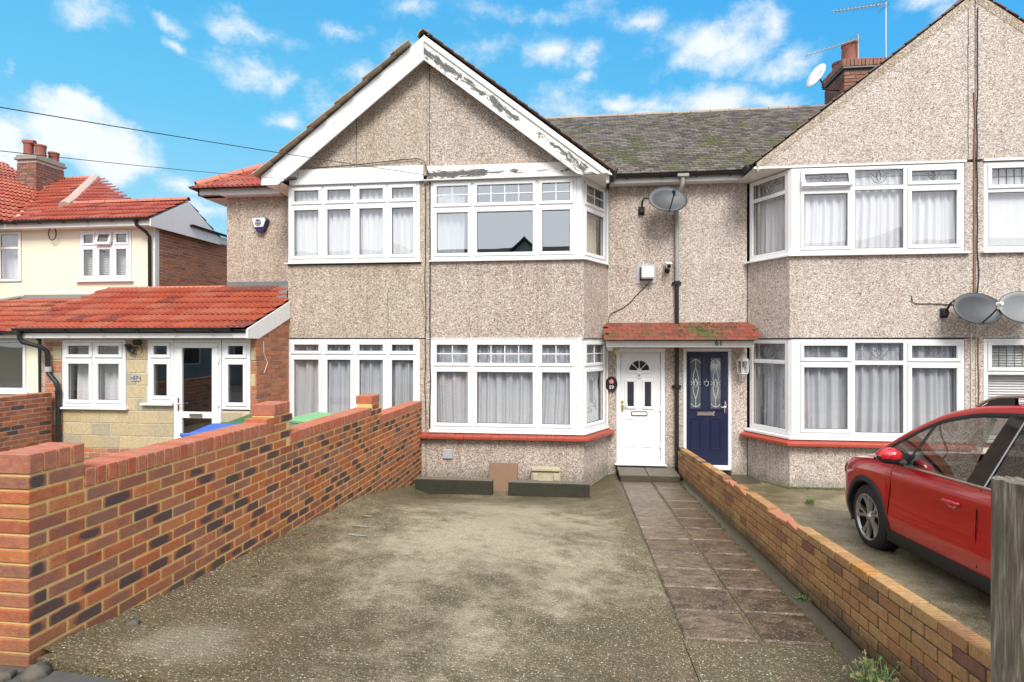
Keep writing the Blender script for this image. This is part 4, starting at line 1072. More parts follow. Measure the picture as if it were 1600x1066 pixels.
it = tile_items(PSL, Vector((-2.5, EY-.06, EZ-.045)), Vector((1, 0, 0)), slv, 27, 39, .163, .112, lambda a, b_: a-2.5 < P61 and la(a-2.5, b_))
place(h59, 'roof_tile', it, SLATE, 'distant_roof_tiles')
it = tile_items(PSL, Vector((P61-.06, EY-.06, EZ-.045)), Vector((1, 0, 0)), slv, 27, 39, .163, .112, lambda a, b_: a+P61-.06 < P63 and a > .05 and lb_(a+P61-.06, b_))
place(h61, 'roof_tile', it, SLATE, 'distant_roof_tiles')
# ridge tiles
def ridge(h, pts, r, m, n, name='ridge_tile', a0=-.1, a1=math.pi+.1):
    a, c = Vector(pts[0]), Vector(pts[1]); d = (c-a); L = d.length/n; d.normalize()
    x = d.cross(Vector((0, 0, 1))).normalized(); y = x.cross(d).normalized()
    for i in range(n):
        o = a+d*(L*i+.004); M = Matrix(((x.x, y.x, d.x, o.x), (x.y, y.y, d.y, o.y), (x.z, y.z, d.z, o.z), (0, 0, 0, 1)))
        j = rnd.uniform(-.004, .004)
        b = MB(); b.lathe([(r-.02, j), (r, j), (r, L-.012+j), (r-.02, L-.012+j)], M, 10, a0=a0, a1=a1); b.build(name, m, h, autos=40)
ridge(h59, ((-1.9, RY, RZ-.03), (P61, RY, RZ-.03)), .09, RIDGEG, 9); ridge(h61, ((P61, RY, RZ-.03), (P63, RY, RZ-.03)), .09, RIDGEG, 10)
ridge(h57, ((AX, 9.12, AZ-.01), (AX, 12.9, AZ-.01)), .10, RIDGEG, 9)
ridge(h63, ((6.05, 9.25, 7.52), (6.05, 13.3, 7.52)), .10, RIDGEG, 9)
# verge tiles down both rakes
def verge(h, pr, ax, az, sl, sgn, xe, y0, m, g=.112, k=2):
    out = []; v = Vector((-sgn, 0, sl)).normalized(); u = Vector((0, 1, 0))*(1)
    n_ = int(math.hypot(xe, sl*xe)/g)
    P0 = Vector((ax+sgn*xe, y0, az-sl*xe))
    uu = u if sgn > 0 else u
    for j in range(n_):
        for i in range(k):
            nrm = Vector((sgn*sl, 0, 1)).normalized(); o = P0+v*((j+.5)*g)+uu*((i+.5)*.163+(.03 if j % 2 else 0))+nrm*(.026)
            x = v.cross(nrm).normalized()
            M = Matrix(((x.x, v.x, nrm.x, o.x), (x.y, v.y, nrm.y, o.y), (x.z, v.z, nrm.z, o.z), (0, 0, 0, 1)))
            out.append((rnd.choice(pr), M @ Matrix.Rotation(R(-3.5)+rnd.uniform(-.01, .01), 4, 'X')))
    place(h, 'verge_tile', out, m)
PBR = protos('verge_tile', PT, BROWNTILE, 12); PTAN = protos('big_verge_tile', cbox_geo(.30, .38, .022, .004), TANTILE, 10)
verge(h59, PBR, AX, AZ+.05, SL, 1, 3.1, 9.115, BROWNTILE)
verge(h57, PTAN, AX, AZ+.03, SL, -1, 2.93, 9.105, TANTILE, g=.31, k=1)
verge(h61, PBR, 6.05, 7.545, .778, -1, 3.25, 9.345, BROWNTILE); verge(h63, PBR, 6.05, 7.545, .778, 1, 3.2, 9.345, BROWNTILE)
# render fillet under the pale gable's verge
for h, sg in ((h61, -1), (h63, 1)):
    b = MB(); v = []
    for dx, in ((0.0,), (3.2,)):
        z = 7.53-.778*dx
        for y, dz in ((9.365, 0), (9.365, -.05), (9.376, -.15), (9.44, -.15), (9.44, 0)): v.append((6.05+sg*(dx+.006), y, z+dz))
    b.add(v, [(i, 5+i, 5+(i+1) % 5, (i+1) % 5) for i in range(5)]+[(4, 3, 2, 1, 0), (5, 6, 7, 8, 9)]); b.build('verge_fillet', PD57, h)
# eaves of the bay at 61: soffit board over the cheek
b = MB(); b.prism([(2.80, 9.37), (5.93, 9.37), (5.93, 10.25), (2.80, 10.25)], 4.945, 4.98); b.build('soffit', UPVC_OLD, h61)
b = MB(); b.yprism([(2.83, 4.98), (3.45, 4.98), (2.88, 5.07)], 9.385, 9.40); b.build('eaves_cheek', PD61, h61)
b = MB(); b.prism([(6.16, 9.35), (8.8, 9.35), (9.2, 10.25), (6.16, 10.25)], 4.945, 4.98); b.build('soffit', UPVC_OLD, h63)
# gutter and fascia between the gables
def gutter(h, a, c, r=.055, m=None, brackets=0):
    a, c = Vector(a), Vector(c); d = (c-a).normalized(); x = d.cross(Vector((0, 0, 1))).normalized(); y = Vector((0, 0, 1)); L = (c-a).length
    M = Matrix(((x.x, y.x, d.x, a.x), (x.y, y.y, d.y, a.y), (x.z, y.z, d.z, a.z), (0, 0, 0, 1)))
    b = MB(); b.lathe([(r, 0), (r, L)], M, 12, a0=math.pi, a1=2*math.pi); b.lathe([(r-.006, L), (r-.006, 0)], M, 12, a0=math.pi, a1=2*math.pi)
    for e in (0, L): b.add([M @ Vector((r*math.cos(t), r*math.sin(t), e)) for t in [math.pi+math.pi*k/8 for k in range(9)]], [tuple(range(9))])
    b.tube([a-x*r, c-x*r], .006, 5); b.tube([a+x*r, c+x*r], .006, 5)
    g = b.build('gutter', m or BLACKP, h)
    for i in range(brackets):
        o = a+d*(L*(i+.5)/brackets); bb = MB()
        bb.lathe([(r+.004, -.02), (r+.012, -.02), (r+.012, .02), (r+.004, .02)], Matrix(((x.x, y.x, d.x, o.x), (x.y, y.y, d.y, o.y), (x.z, y.z, d.z, o.z), (0, 0, 0, 1))), 10, a0=math.pi, a1=2*math.pi)
        bb.build('gutter_bracket', m or BLACKP, g)
    return g
gutter(h59, (.56, 9.94, 5.08), (P61, 9.94, 5.075), brackets=2); gutter(h61, (P61+.004, 9.94, 5.075), (2.86, 9.94, 5.08), brackets=2)
MB().box(.52, P61-.002, 9.99, 10.02, 4.955, 5.10).build('fascia_board', UPVC_OLD, h59); MB().box(P61+.002, 2.93, 9.99, 10.02, 4.955, 5.10).build('fascia_board', UPVC_OLD, h61)
MB().box(.52, P61-.002, 10.02, 10.2, 4.957, 4.972).build('soffit', UPVC_OLD, h59); MB().box(P61+.002, 2.93, 10.02, 10.2, 4.957, 4.972).build('soffit', UPVC_OLD, h61)
gutter(h61, (2.74, 9.42, 5.03), (2.80, 9.93, 5.06), brackets=0); gutter(h59, (.60, 9.26, 5.0), (.60, 9.95, 5.02))
b = MB(); b.cbox((.24, .10, .09), Matrix.Translation((2.90, 9.86, 5.05)), .02); b.build('gutter_outlet', BLACKP, h61)

# downpipe between the doors
b = MB(); b.tube([(1.80, 9.94, 5.05), (1.80, 9.94, 4.93), (1.79, 9.96, 4.86), (1.74, 10.09, 4.74), (1.735, 10.14, 4.66), (1.735, 10.14, 4.55), (1.735, 10.14, 3.22)], .036, 12); b.cbox((.20, .11, .07), Matrix.Translation((1.80, 9.94, 5.045)), .01)
dp = thing('downpipe', 'cast iron downpipe between the two front doors, painted grey above and black below', 'downpipe', (1.735, 10.14, 0))
b.build('painted_pipe', GREYP, dp, autos=40)
b = MB(); b.tube([(1.735, 10.14, 3.21), (1.735, 10.14, -.15)], .036, 12); b.build('black_pipe', BLACKP, dp, autos=40)
for z in (3.22, 1.40):
    b = MB(); b.tube([(1.735, 10.14, z-.04), (1.735, 10.14, z+.03)], .052, 12); b.box(1.655, 1.815, 10.165, 10.195, z-.02, z+.02); b.build('pipe_collar', BLACKP, dp)

# 57: eaves beyond the gable, flashing, hip tiles
MB().box(-7.2, -5.55, 10.0, 10.03, 4.97, 5.10).build('fascia_board', UPVC, h57); MB().box(-7.2, -5.55, 10.03, 10.2, 4.972, 4.985).build('soffit', UPVC, h57)
gutter(h57, (-7.25, 9.94, 5.13), (-5.6, 9.94, 5.13), brackets=2)
MB().box(-7.2, -7.17, 10.0, 17.2, 4.97, 5.10).build('fascia_board', UPVC, h57); MB().box(-7.17, -6.745, 10.0, 17.2, 4.972, 4.985).build('soffit', UPVC, h57)
gutter(h57, (-7.27, 17.2, 5.13), (-7.27, 9.9, 5.13), brackets=4)
def rib_geo(w=.296, L=.40, nr=3, h=.026, t=.008):
    """interlocking ribbed tile: profile across, pushed along its length"""
    prof = [(-w/2, 0)]
    p = w/nr
    for k in range(nr):
        x0 = -w/2+k*p; prof += [(x0+p*.22, 0), (x0+p*.36, h), (x0+p*.66, h), (x0+p*.80, 0)]
    prof.append((w/2, 0)); n = len(prof)
    v = [(x, -L/2, z) for x, z in prof]+[(x, L/2, z) for x, z in prof]+[(-w/2, -L/2, -t), (w/2, -L/2, -t), (-w/2, L/2, -t), (w/2, L/2, -t)]
    f = [(i, i+1, n+i+1, n+i) for i in range(n-1)]+[tuple(range(n-1, -1, -1))+(2*n, 2*n+1), (2*n, 0, n, 2*n+2), (n-1, 2*n+1, 2*n+3, 2*n-1), tuple(range(n, 2*n))+(2*n+3, 2*n+2)]
    return v, f
RT = protos('ribbed_tile', rib_geo(), REDTILE, 20)
hv = Vector((0, 1, msl)).normalized()
it = tile_items(RT, Vector((-7.22, EY-.1, EZ-.06)), Vector((1, 0, 0)), hv, 14, 11, .30, .345, lambda a, b_: a > b_*hv.y+.0 and a < 3.0, stag=False, lift=.03, tip=3.0)
place(h57, 'roof_tile', it, REDTILE)
# left hip plane
hz = (RZ-EZ)/3.4; vv = Vector((1, 0, hz)).normalized()
it = tile_items(RT, Vector((-7.25, 17.3, EZ-.06)), Vector((0, -1, 0)), vv, 24, 11, .30, .345, lambda a, b_: b_*vv.x < a < 7.3-b_*vv.x*.98, stag=False, lift=.03)
place(h57, 'hip_roof_tile', it, REDTILE)
ridge(h57, ((-7.2, EY-.02, EZ+.03), (-3.8, RY, RZ+.02)), .085, RIDGET, 12, 'hip_tile')

# ================================================================ doors
def text_mesh(txt, size, M, mat, name, parent, depth=.004, font_scale=(1, 1)):
    cu = bpy.data.curves.new(name, 'FONT'); cu.body = txt; cu.size = size; cu.extrude = depth/2; cu.align_x = 'CENTER'; cu.align_y = 'CENTER'; cu.resolution_u = 3; cu.offset = size*.012
    o = bpy.data.objects.new('tmp', cu); C.objects.link(o); bpy.context.view_layer.update()
    me = bpy.data.meshes.new_from_object(o.evaluated_get(bpy.context.evaluated_depsgraph_get())); bpy.data.objects.remove(o)
    wl = ORG[parent.name] if parent is not None else M.translation.copy()
    me.transform(Matrix.Translation(-Vector(wl)) @ M @ Matrix.Diagonal((font_scale[0], font_scale[1], 1, 1))); me.materials.clear(); me.materials.append(mat)
    ob = bpy.data.objects.new(name, me); return _link(ob, parent, wl)
FR = Matrix.Rotation(R(90), 4, 'X')      # text or disc facing the street (-Y)
def disc_M(x, y, z): return Matrix.Translation((x, y, z)) @ FR
def ringbox(b, x0, x1, z0, z1, t, y0, y1, ch=.004):
    b.cbox((x1-x0, y1-y0, t), Matrix.Translation(((x0+x1)/2, (y0+y1)/2, z0+t/2)), ch); b.cbox((x1-x0, y1-y0, t), Matrix.Translation(((x0+x1)/2, (y0+y1)/2, z1-t/2)), ch)
    b.cbox((t, y1-y0, z1-z0-2*t), Matrix.Translation((x0+t/2, (y0+y1)/2, (z0+z1)/2)), ch); b.cbox((t, y1-y0, z1-z0-2*t), Matrix.Translation((x1-t/2, (y0+y1)/2, (z0+z1)/2)), ch)
fy = 10.205
b = MB(); ringbox(b, .692, 1.538, .0, 2.072, .07, fy-.02, fy+.06, .006); dfr = b.build('door_frame', UPVC, h59)
b = MB(); b.cbox((.70, .05, 1.93), Matrix.Translation((1.115, fy+.035, 1.036)), .006)
ringbox(b, .79, 1.44, .10, 1.985, .012, fy+.003, fy+.02, .004)
d59 = b.build('front_door', UPVC, h59); d59['label'] = 'white door with fan light and two slim panes'
def mould(b, x0, x1, z0, z1, y): ringbox(b, x0, x1, z0, z1, .022, y-.012, y+.004, .006)
b = MB()
for x0, x1 in ((.845, 1.03), (1.13, 1.315)): mould(b, x0, x1, .31, .82, fy+.012); b.cbox((x1-x0-.08, .012, .43), Matrix.Translation(((x0+x1)/2, fy+.012, .565)), .006)
b.build('raised_panel', UPVC, d59)
for x0, x1 in ((.888, .998), (1.192, 1.298)):
    b = MB(); ringbox(b, x0-.05, x1+.05, .99, 1.52, .048, fy-.008, fy+.012, .008); b.build('pane_surround', UPVC, d59)
    MB().box(x0, x1, fy+.004, fy+.010, 1.038, 1.472).build('pane', DARKGLASS, d59)
# fan light
b = MB(); cxf, czf = 1.095, 1.675
def arc(r, a0, a1, n=16): return [(cxf+r*math.cos(a0+(a1-a0)*k/n), czf+r*math.sin(a0+(a1-a0)*k/n)) for k in range(n+1)]
for k in range(4):
    a0, a1 = math.pi*k/4+.07, math.pi*(k+1)/4-.07
    q = arc(.175, a0, a1, 6)+arc(.045, a1, a0, 2); bb = MB(); bb.yprism(q, fy+.004, fy+.010); bb.build('fan_pane', DARKGLASS, d59)
o1, o2 = arc(.225, 0, math.pi), arc(.185, 0, math.pi)
for i in range(16): b.yprism([o1[i], o1[i+1], o2[i+1], o2[i]], fy-.006, fy+.012)
b.box(cxf-.235, cxf+.235, fy-.006, fy+.012, czf-.045, czf-.008); b.lathe([(0, -.002), (.04, -.002), (.04, .01)], disc_M(cxf, fy+.012, czf), 16)
for k in range(1, 4):
    a = math.pi*k/4; b.tube([(cxf+.04*math.cos(a), fy+.002, czf+.04*math.sin(a)), (cxf+.185*math.cos(a), fy+.002, czf+.185*math.sin(a))], .006, 6)
b.build('fan_surround', UPVC, d59)
b = MB(); b.cbox((.06, .02, .11), Matrix.Translation((1.095, fy-.0, 1.59)), .01); b.build('door_knocker_plate', UPVC, d59)
b = MB(); b.lathe([(0, .03), (.016, .028), (.02, .01), (.02, 0)], disc_M(1.095, fy-.01, 1.60), 12); b.build('door_knocker', GOLD, d59)
b = MB(); ringbox(b, .955, 1.235, .872, .95, .012, fy-.006, fy+.014, .003); b.build('letter_box_rim', BLACKP, d59); MB().box(.967, 1.223, fy+.000, fy+.012, .884, .938).build('letter_box', UPVC, d59)
b = MB(); b.cbox((.035, .012, .19), Matrix.Translation((.80, fy-.003, 1.04)), .005); b.tube([(.80, fy-.01, 1.07), (.80, fy-.05, 1.07), (.89, fy-.055, 1.065)], .009, 8); b.build('door_handle', GOLD, d59, smooth=False)
for z in (.35, 1.0, 1.75): MB().cbox((.022, .02, .09), Matrix.Translation((1.455, fy-.005, z)), .005).build('hinge', UPVC, d59)

b = MB(); ringbox(b, 1.852, 2.670, -.03, 2.072, .055, fy-.02, fy+.06, .006); b.build('door_frame', UPVC, h61)
b = MB(); b.cbox((.70, .05, 1.99), Matrix.Translation((2.261, fy+.03, 1.02)), .005); d61 = b.build('front_door', BLUEDOOR, h61); d61['label'] = 'navy blue door with two tall leaded panes'
for x0, x1 in ((1.981, 2.153), (2.322, 2.490)):
    b = MB(); ringbox(b, x0-.035, x1+.035, .985, 1.94, .035, fy-.008, fy+.008, .007); b.build('pane_surround', BLUEDOOR, d61)
    MB().box(x0, x1, fy+.001, fy+.006, 1.018, 1.905).build('pane', simple('coloured_door_glass', (.10, .12, .13), .12, .6, 4) if x0 < 2 else MATS['coloured_door_glass'], d61)
    b = MB(); cx_ = (x0+x1)/2; yy = fy-.001; w_ = (x1-x0)/2; zc = 1.46
    def cr(p): b.tube([(cx_+a*w_, yy, zc+c_) for a, c_ in p], .0045, 5)
    for s in (-1, 1):
        cr([(0, .28), (s*.35, .18), (s*.55, .08), (s*.35, 0), (0, -.08), (-s*.35, 0)])
        cr([(0, .08), (s*.3, 0), (s*.55, -.08), (s*.35, -.18), (0, -.28)]); cr([(s*.95, .03), (s*.5, 0), (s*.95, -.03)])
    cr([(0, .42), (0, .28)]); cr([(0, -.28), (0, -.42)])
    cr([(-.95, .36), (-.5, .40), (0, .42), (.5, .40), (.95, .36)]); cr([(-.95, -.36), (-.5, -.40), (0, -.42), (.5, -.40), (.95, -.36)])
    b.build('came', WHITECAME, d61)
b = MB()
for x0, x1 in ((1.981, 2.150), (2.322, 2.490)):
    mould(b, x0-.01, x1+.01, .29, .85, fy+.004)
b.build('raised_panel', BLUEDOOR, d61)
b = MB()
for x0, x1 in ((1.985, 2.146), (2.326, 2.486)): b.cbox((x1-x0, .012, .014), Matrix.Translation(((x0+x1)/2, fy-.002, .845)), .004)
b.build('panel_bead', BLUEDOOR, d61)
b = MB(); ringbox(b, 2.085, 2.387, .885, .965, .014, fy-.008, fy+.01, .003); b.build('letter_box_rim', CHROME, d61); MB().box(2.10, 2.373, fy-.002, fy+.006, .90, .95).build('letter_box', METAL, d61)
b = MB(); b.cbox((.035, .012, .22), Matrix.Translation((2.572, fy-.003, 1.04)), .005); b.tube([(2.572, fy-.01, 1.05), (2.572, fy-.055, 1.05), (2.49, fy-.058, 1.045)], .01, 8); b.build('door_handle', CHROME, d61)
b = MB(); b.tube([(2.245-.035, fy-.012, 1.49), (2.245-.035, fy-.02, 1.44), (2.245, fy-.022, 1.405), (2.245+.035, fy-.02, 1.44), (2.245+.035, fy-.012, 1.49)], .008, 8); b.tube([(2.245, fy-.012, 1.54), (2.245, fy-.014, 1.48)], .012, 8); b.cbox((.07, .012, .02), Matrix.Translation((2.245, fy-.005, 1.49)), .004); b.build('door_knocker', CHROME, d61)
MB().cbox((.78, .07, .05), Matrix.Translation((2.26, fy-.05, -.02)), .01).build('door_sill', UPVC, h61)
MB().cbox((.90, .10, .022), Matrix.Translation((1.115, fy-.05, .012)), .006).build('door_sill', UPVC, h59)

# ================================================================ canopy over both doors
can = thing('door_canopy', 'red tiled canopy over both front doors with green moss and white fascia', 'canopy', (1.7, 10.2, 2.1))
b = MB(); b.cbox((2.41, .03, .138), Matrix.Translation((1.695, 9.70, 2.162)), .005); b.build('fascia_board', WPAINT, can)
MB().box(.50, 2.89, 9.72, 10.195, 2.096, 2.112).build('soffit', WPAINT, can)
MB().xprism([(9.66, 2.235), (10.19, 2.50), (10.19, 2.47), (9.66, 2.205)], .50, 2.90).build('roof_deck', FELT, can)
b = MB()
for x in (.50, 2.875): b.xprism([(9.73, 2.115), (9.73, 2.235), (10.19, 2.465), (10.19, 2.115)], x, x+.016)
b.build('cheek', WPAINT, can)
CT = protos('canopy_tile', cbox_geo(.163, .20, .014, .003), CANTILE, 16)
cv = Vector((0, .53, .265)).normalized()
it = tile_items(CT, Vector((.445, 9.60, 2.205)), Vector((1, 0, 0)), cv, 15, 5, .166, .128, lambda a, b_: a < 2.56-b_*.13 and a > .0+b_*.05, lift=.03, tip=3.5, wob=.012)
place(can, 'canopy_tile', it, CANTILE)
b = MB(); b.tube([(.55, 10.185, 2.515), (2.92, 10.185, 2.515)], .022, 8); b.build('mortar_flaunching', CEMENT, can)
text_mesh('61', .135, Matrix.Translation((2.335, 9.682, 2.163)) @ FR, BIGNUM, 'house_number', can, .006)
# moss cushions on the canopy and on the main roof
def moss_blobs(name, parent, pts, seed=0):
    r = random.Random(seed); b = MB()
    for (x, y, z, s) in pts:
        n = 6; b0 = len(b.v); ring = []
        b.v.append((x, y, z+s*.45))
        for k in range(n):
            a = 2*math.pi*k/n+r.random()*.5; q = s*r.uniform(.7, 1.2); b.v.append((x+q*.6*math.cos(a), y+q*.5*math.sin(a), z+s*.25))
        for k in range(n):
            a = 2*math.pi*k/n+r.random()*.5; q = s*r.uniform(.9, 1.4); b.v.append((x+q*math.cos(a), y+q*.8*math.sin(a), z-s*.2-.01))
        for k in range(n):
            k2 = (k+1) % n; b.f.append((b0, b0+1+k, b0+1+k2)); b.f.append((b0+1+k, b0+7+k, b0+7+k2, b0+1+k2)); b.m += [0, 0]
    o = b.build(name, MOSSM, parent); o['kind'] = 'stuff'
r = random.Random(3); pts = []
for i in range(70):
    x = r.gauss(2.25, .22) if i < 50 else r.uniform(1.5, 2.8); t = r.uniform(.03, .5); pts.append((x, 9.64+t, 2.25+t*.5+.028, r.uniform(.012, .028)))
moss_blobs('moss', can, pts)
def moss_roof(h, x0, x1, lim_, n, seed, bias):
    r = random.Random(seed); pts = []
    while len(pts) < n:
        x = r.uniform(x0, x1); s = r.random(); cl_ = mn.noise(Vector((x*1.3+seed, s*3.0, 0)))
        if cl_+bias(x, s) < r.uniform(.0, .35): continue
        L_ = s*ln; y = EY+slv.y*L_-.05; z = EZ+slv.z*L_-.02
        if not lim_(x, L_): continue
        pts.append((x, y, z+.03, r.uniform(.015, .040)))
    moss_blobs('moss', h, pts, seed)
moss_roof(h59, -.8, 1.75, la, 110, 5, lambda x, s: .0-.2*s)
moss_roof(h61, 1.76, 5.4, lb_, 330, 9, lambda x, s: .02+.02*x)

# ================================================================ fittings on the walls
def dish(name, label, c, rx, rz, yaw, tiltd, mat, wallpt, group=None, lnbside=0, d=.05):
    t = thing(name, label, 'satellite dish', wallpt, group)
    M = Matrix.Translation(c) @ Matrix.Rotation(yaw, 4, 'Z') @ Matrix.Rotation(R(90)-tiltd, 4, 'X')   # local Z faces the street
    S = M @ Matrix.Diagonal((rx, rz, 1, 1))
    b = MB(); b.lathe([(0.001, 0), (.25, d*.06), (.5, d*.25), (.75, d*.56), (1.0, d), (1.02, d-.006), (.75, d*.56-.008), (.5, d*.25-.008), (0.001, -.008)], S, 40); b.build('reflector', mat, t, smooth=True)
    b = MB(); b.lathe([(1.0, d-.003), (1.02, d+.003), (1.035, d-.006), (1.01, d-.012)], S, 40); b.build('rim', CLAD, t, smooth=True)
    f = M @ Vector((lnbside*rx*.15, -rz*.35, rx*1.15)); a0 = M @ Vector((0, -rz*.95, .0)); back = M @ Vector((0, 0, -.04))
    b = MB(); b.tube([a0, a0.lerp(f, .5)+Vector((0, 0, -.03)), f+Vector((0, .0, -.03))], .011, 8); b.build('feed_arm', CLAD, t)
    dirn = (M @ Vector((0, 0, .0))-f).normalized()
    b = MB(); b.tube([f-dirn*.04, f+dirn*.03], [.024, .032], 12); b.tube([f+Vector((0, 0, -.01)), f+Vector((0, .02, -.07))], .02, 8); b.build('receiver_head', WHITEPL if lnbside else CLAD, t)
    w_ = Vector(wallpt); b = MB(); b.cbox((.11, .02, .15), Matrix.Translation(w_+Vector((0, -.012, 0))), .004); b.cbox((.075, .07, .09), Matrix.Translation(w_+Vector((0, -.05, 0))), .01)
    b.tube([w_+Vector((0, -.06, .02)), w_+Vector((0, -.16, .13)), w_+Vector((.03, -.2, .18)), Vector((back.x-.08, back.y, back.z+.02)), back], .017, 8); b.build('wall_bracket', CLAD, t)
    return t
dish('satellite_dish', 'dark satellite dish over the grey downpipe, between the two houses', (1.53, 9.87, 4.60), .325, .245, R(8), R(22), DISHM, (1.13, 10.2, 4.51), 'dark dishes')
dish('satellite_dish', 'dark satellite dish beside the cables, left of the pair at far right', (5.88, 9.10, 2.665), .33, .25, R(2), R(22), DISHM, (5.60, 9.38, 2.63), 'dark dishes', 1)
dish('satellite_dish', 'paler satellite dish cut by the right edge of the view', (6.50, 9.08, 2.68), .33, .25, R(-4), R(20), DISHG, (6.75, 9.38, 2.60), None, 1)
# boiler flue box
t = thing('boiler_flue', 'white square boiler flue terminal on a grey plate near the camera', 'flue', (1.21, 10.2, 3.39))
MB().cbox((.34, .014, .34), Matrix.Translation((1.21, 10.192, 3.385)), .004).build('wall_plate', GREYD, t)
MB().cbox((.215, .16, .215), Matrix.Translation((1.225, 10.10, 3.40)), .02).build('hood', WPAINT, t); MB().cbox((.23, .03, .23), Matrix.Translation((1.215, 10.165, 3.39)), .006).build('hood_gap', BLACKP, t)
t = thing('security_camera', 'small black and white bullet security camera beside the downpipe collar', 'camera', (1.58, 10.2, 3.45))
b = MB(); b.tube([(1.575, 10.19, 3.44), (1.575, 10.12, 3.42), (1.575, 10.08, 3.46)], .02, 10); b.tube([(1.575, 10.19, 3.44), (1.575, 10.175, 3.44)], .045, 12); b.build('mount', BLACKP, t)
b = MB(); b.tube([(1.58, 10.14, 3.53), (1.575, 9.98, 3.49)], .042, 14); b.cbox((.10, .22, .012), Matrix.Translation((1.58, 10.05, 3.56)) @ Matrix.Rotation(R(14), 4, 'X'), .004); b.build('camera_body', WPAINT, t); MB().tube([(1.575, 9.985, 3.491), (1.575, 9.975, 3.488)], .034, 14).build('lens', GLOSSB, t)
# alarm box
t = thing('alarm_box', 'white and navy burglar alarm box with round badge on the tan wall', 'alarm box', (-6.03, 10.2, 4.42))
def shield(y0, y1, s, cz=4.43, cx=-6.02): 
    q = [(-.13, .10), (.12, .115), (.155, .07), (.10, -.07), (.055, -.14), (-.045, -.14), (-.085, -.065)]
    return MB().yprism([(cx+x*s, cz+z*s) for x, z in q][::-1], y0, y1)
shield(10.10, 10.195, 1.06).build('back_cover', NAVYPL, t)
q = [(-.13, .10), (.11, .112), (.135, .07), (.085, -.055), (-.075, -.06)]
MB().yprism([(-6.02+x*1.03, 4.43+z*1.03) for x, z in q][::-1], 10.08, 10.15).build('white_cover', WPAINT, t)
b = MB(); b.lathe([(0.001, .004), (.062, .004), (.062, 0)], disc_M(-6.03, 10.079, 4.452), 24); b.build('badge', NAVYPRINT, t)
text_mesh('ECS', .062, Matrix.Translation((-6.03, 10.073, 4.457)) @ FR, WPAINT, 'badge_text', t, .002)
MB().box(-6.065, -5.995, 10.071, 10.0745, 4.412, 4.419).build('badge_line', WPAINT, t)
# plaque 59
t = thing('number_plaque', 'oval black house plaque with a pink rose and number 59', 'plaque', (.60, 10.2, 1.43))
S = disc_M(.605, 10.185, 1.43) @ Matrix.Diagonal((.105, .14, 1, 1))
b = MB(); b.lathe([(0.001, .016), (.86, .016), (.92, .022), (1, .016), (1, -.01)], S, 32); b.build('plate', BLACKP, t, smooth=False, autos=35)
b = MB()
for k in range(5):
    a = 2*math.pi*k/5+.3; b.lathe([(0.001, .012), (.6, .008), (1, 0)], disc_M(.605+.024*math.cos(a), 10.166, 1.475+.024*math.sin(a)) @ Matrix.Diagonal((.022, .022, 1, 1)), 10)
b.lathe([(0.001, .018), (1, .008)], disc_M(.605, 10.164, 1.475) @ Matrix.Diagonal((.016, .016, 1, 1)), 8); b.build('rose', PINK, t)
text_mesh('59', .085, Matrix.Translation((.605, 10.165, 1.375)) @ FR, WPAINT, 'number_text', t, .003)
# lantern
t = thing('wall_lantern', 'white hexagonal wall lantern between navy door and bay window', 'lantern', (2.85, 10.2, 1.75))
LX, LY, LZ = 2.835, 10.09, 1.75
def hexM(r0, z): return [(LX+r0*math.cos(math.pi*k/3), LY+r0*math.sin(math.pi*k/3), z) for k in range(6)]
b = MB()
for (ra, za), (rb_, zb) in (((.03, 1.58), (.055, 1.62)), ((.055, 1.62), (.085, 1.635)), ((.085, 1.635), (.085, 1.65)), ((.10, 1.855), (.105, 1.87)), ((.105, 1.87), (.03, 1.94)), ((.03, 1.94), (.012, 1.97))):
    p, q = hexM(ra, za), hexM(rb_, zb); b.add(p+q, [(k, (k+1) % 6, 6+(k+1) % 6, 6+k) for k in range(6)])
for k in range(6):
    a, c = hexM(.085, 1.65)[k], hexM(.10, 1.855)[k]; b.tube([a, c], .007, 6)
b.tube([(LX, LY, 1.60), (LX, LY+.03, 1.54), (LX, 10.19, 1.56)], .014, 8); b.cbox((.07, .02, .14), Matrix.Translation((LX, 10.188, 1.57)), .006)
b.tube([(LX, LY, 1.97), (LX, LY, 2.0)], .008, 6); b.build('lantern_frame', WPAINT, t)
p, q = hexM(.08, 1.65), hexM(.096, 1.855); MB().add(p+q, [(k, (k+1) % 6, 6+(k+1) % 6, 6+k) for k in range(6)]).build('lantern_glass', GLASS, t)
MB().tube([(LX, LY, 1.65), (LX, LY, 1.75)], .02, 10).build('bulb', WHITEPL, t)
o = MB().cbox((.165, .03, .165), Matrix.Translation((-2.185, 9.363, .285)), .01).build('vent_plate', GREYD, wl=(-2.185, 9.38, .285)); tag(o, 'small pale grey square cover plate below the red sill', 'cover plate')
o = MB().cbox((.08, .05, .06), Matrix.Translation((.565, 9.83, 2.065)), .01).build('doorbell_sensor', WPAINT, wl=(.565, 9.83, 2.06)); tag(o, 'small white sensor under the left end of the canopy', 'sensor')
b = MB(); b.lathe([(.02, .03), (.045, .02), (.05, -.03), (.03, -.05), (.001, -.05)], Matrix.Translation((.70, 9.95, 2.035)), 12); o = b.build('trap_cup', YELL, smooth=True, wl=(.70, 9.95, 2.03)); tag(o, 'yellow cup hanging at the top corner of the white door', 'trap')
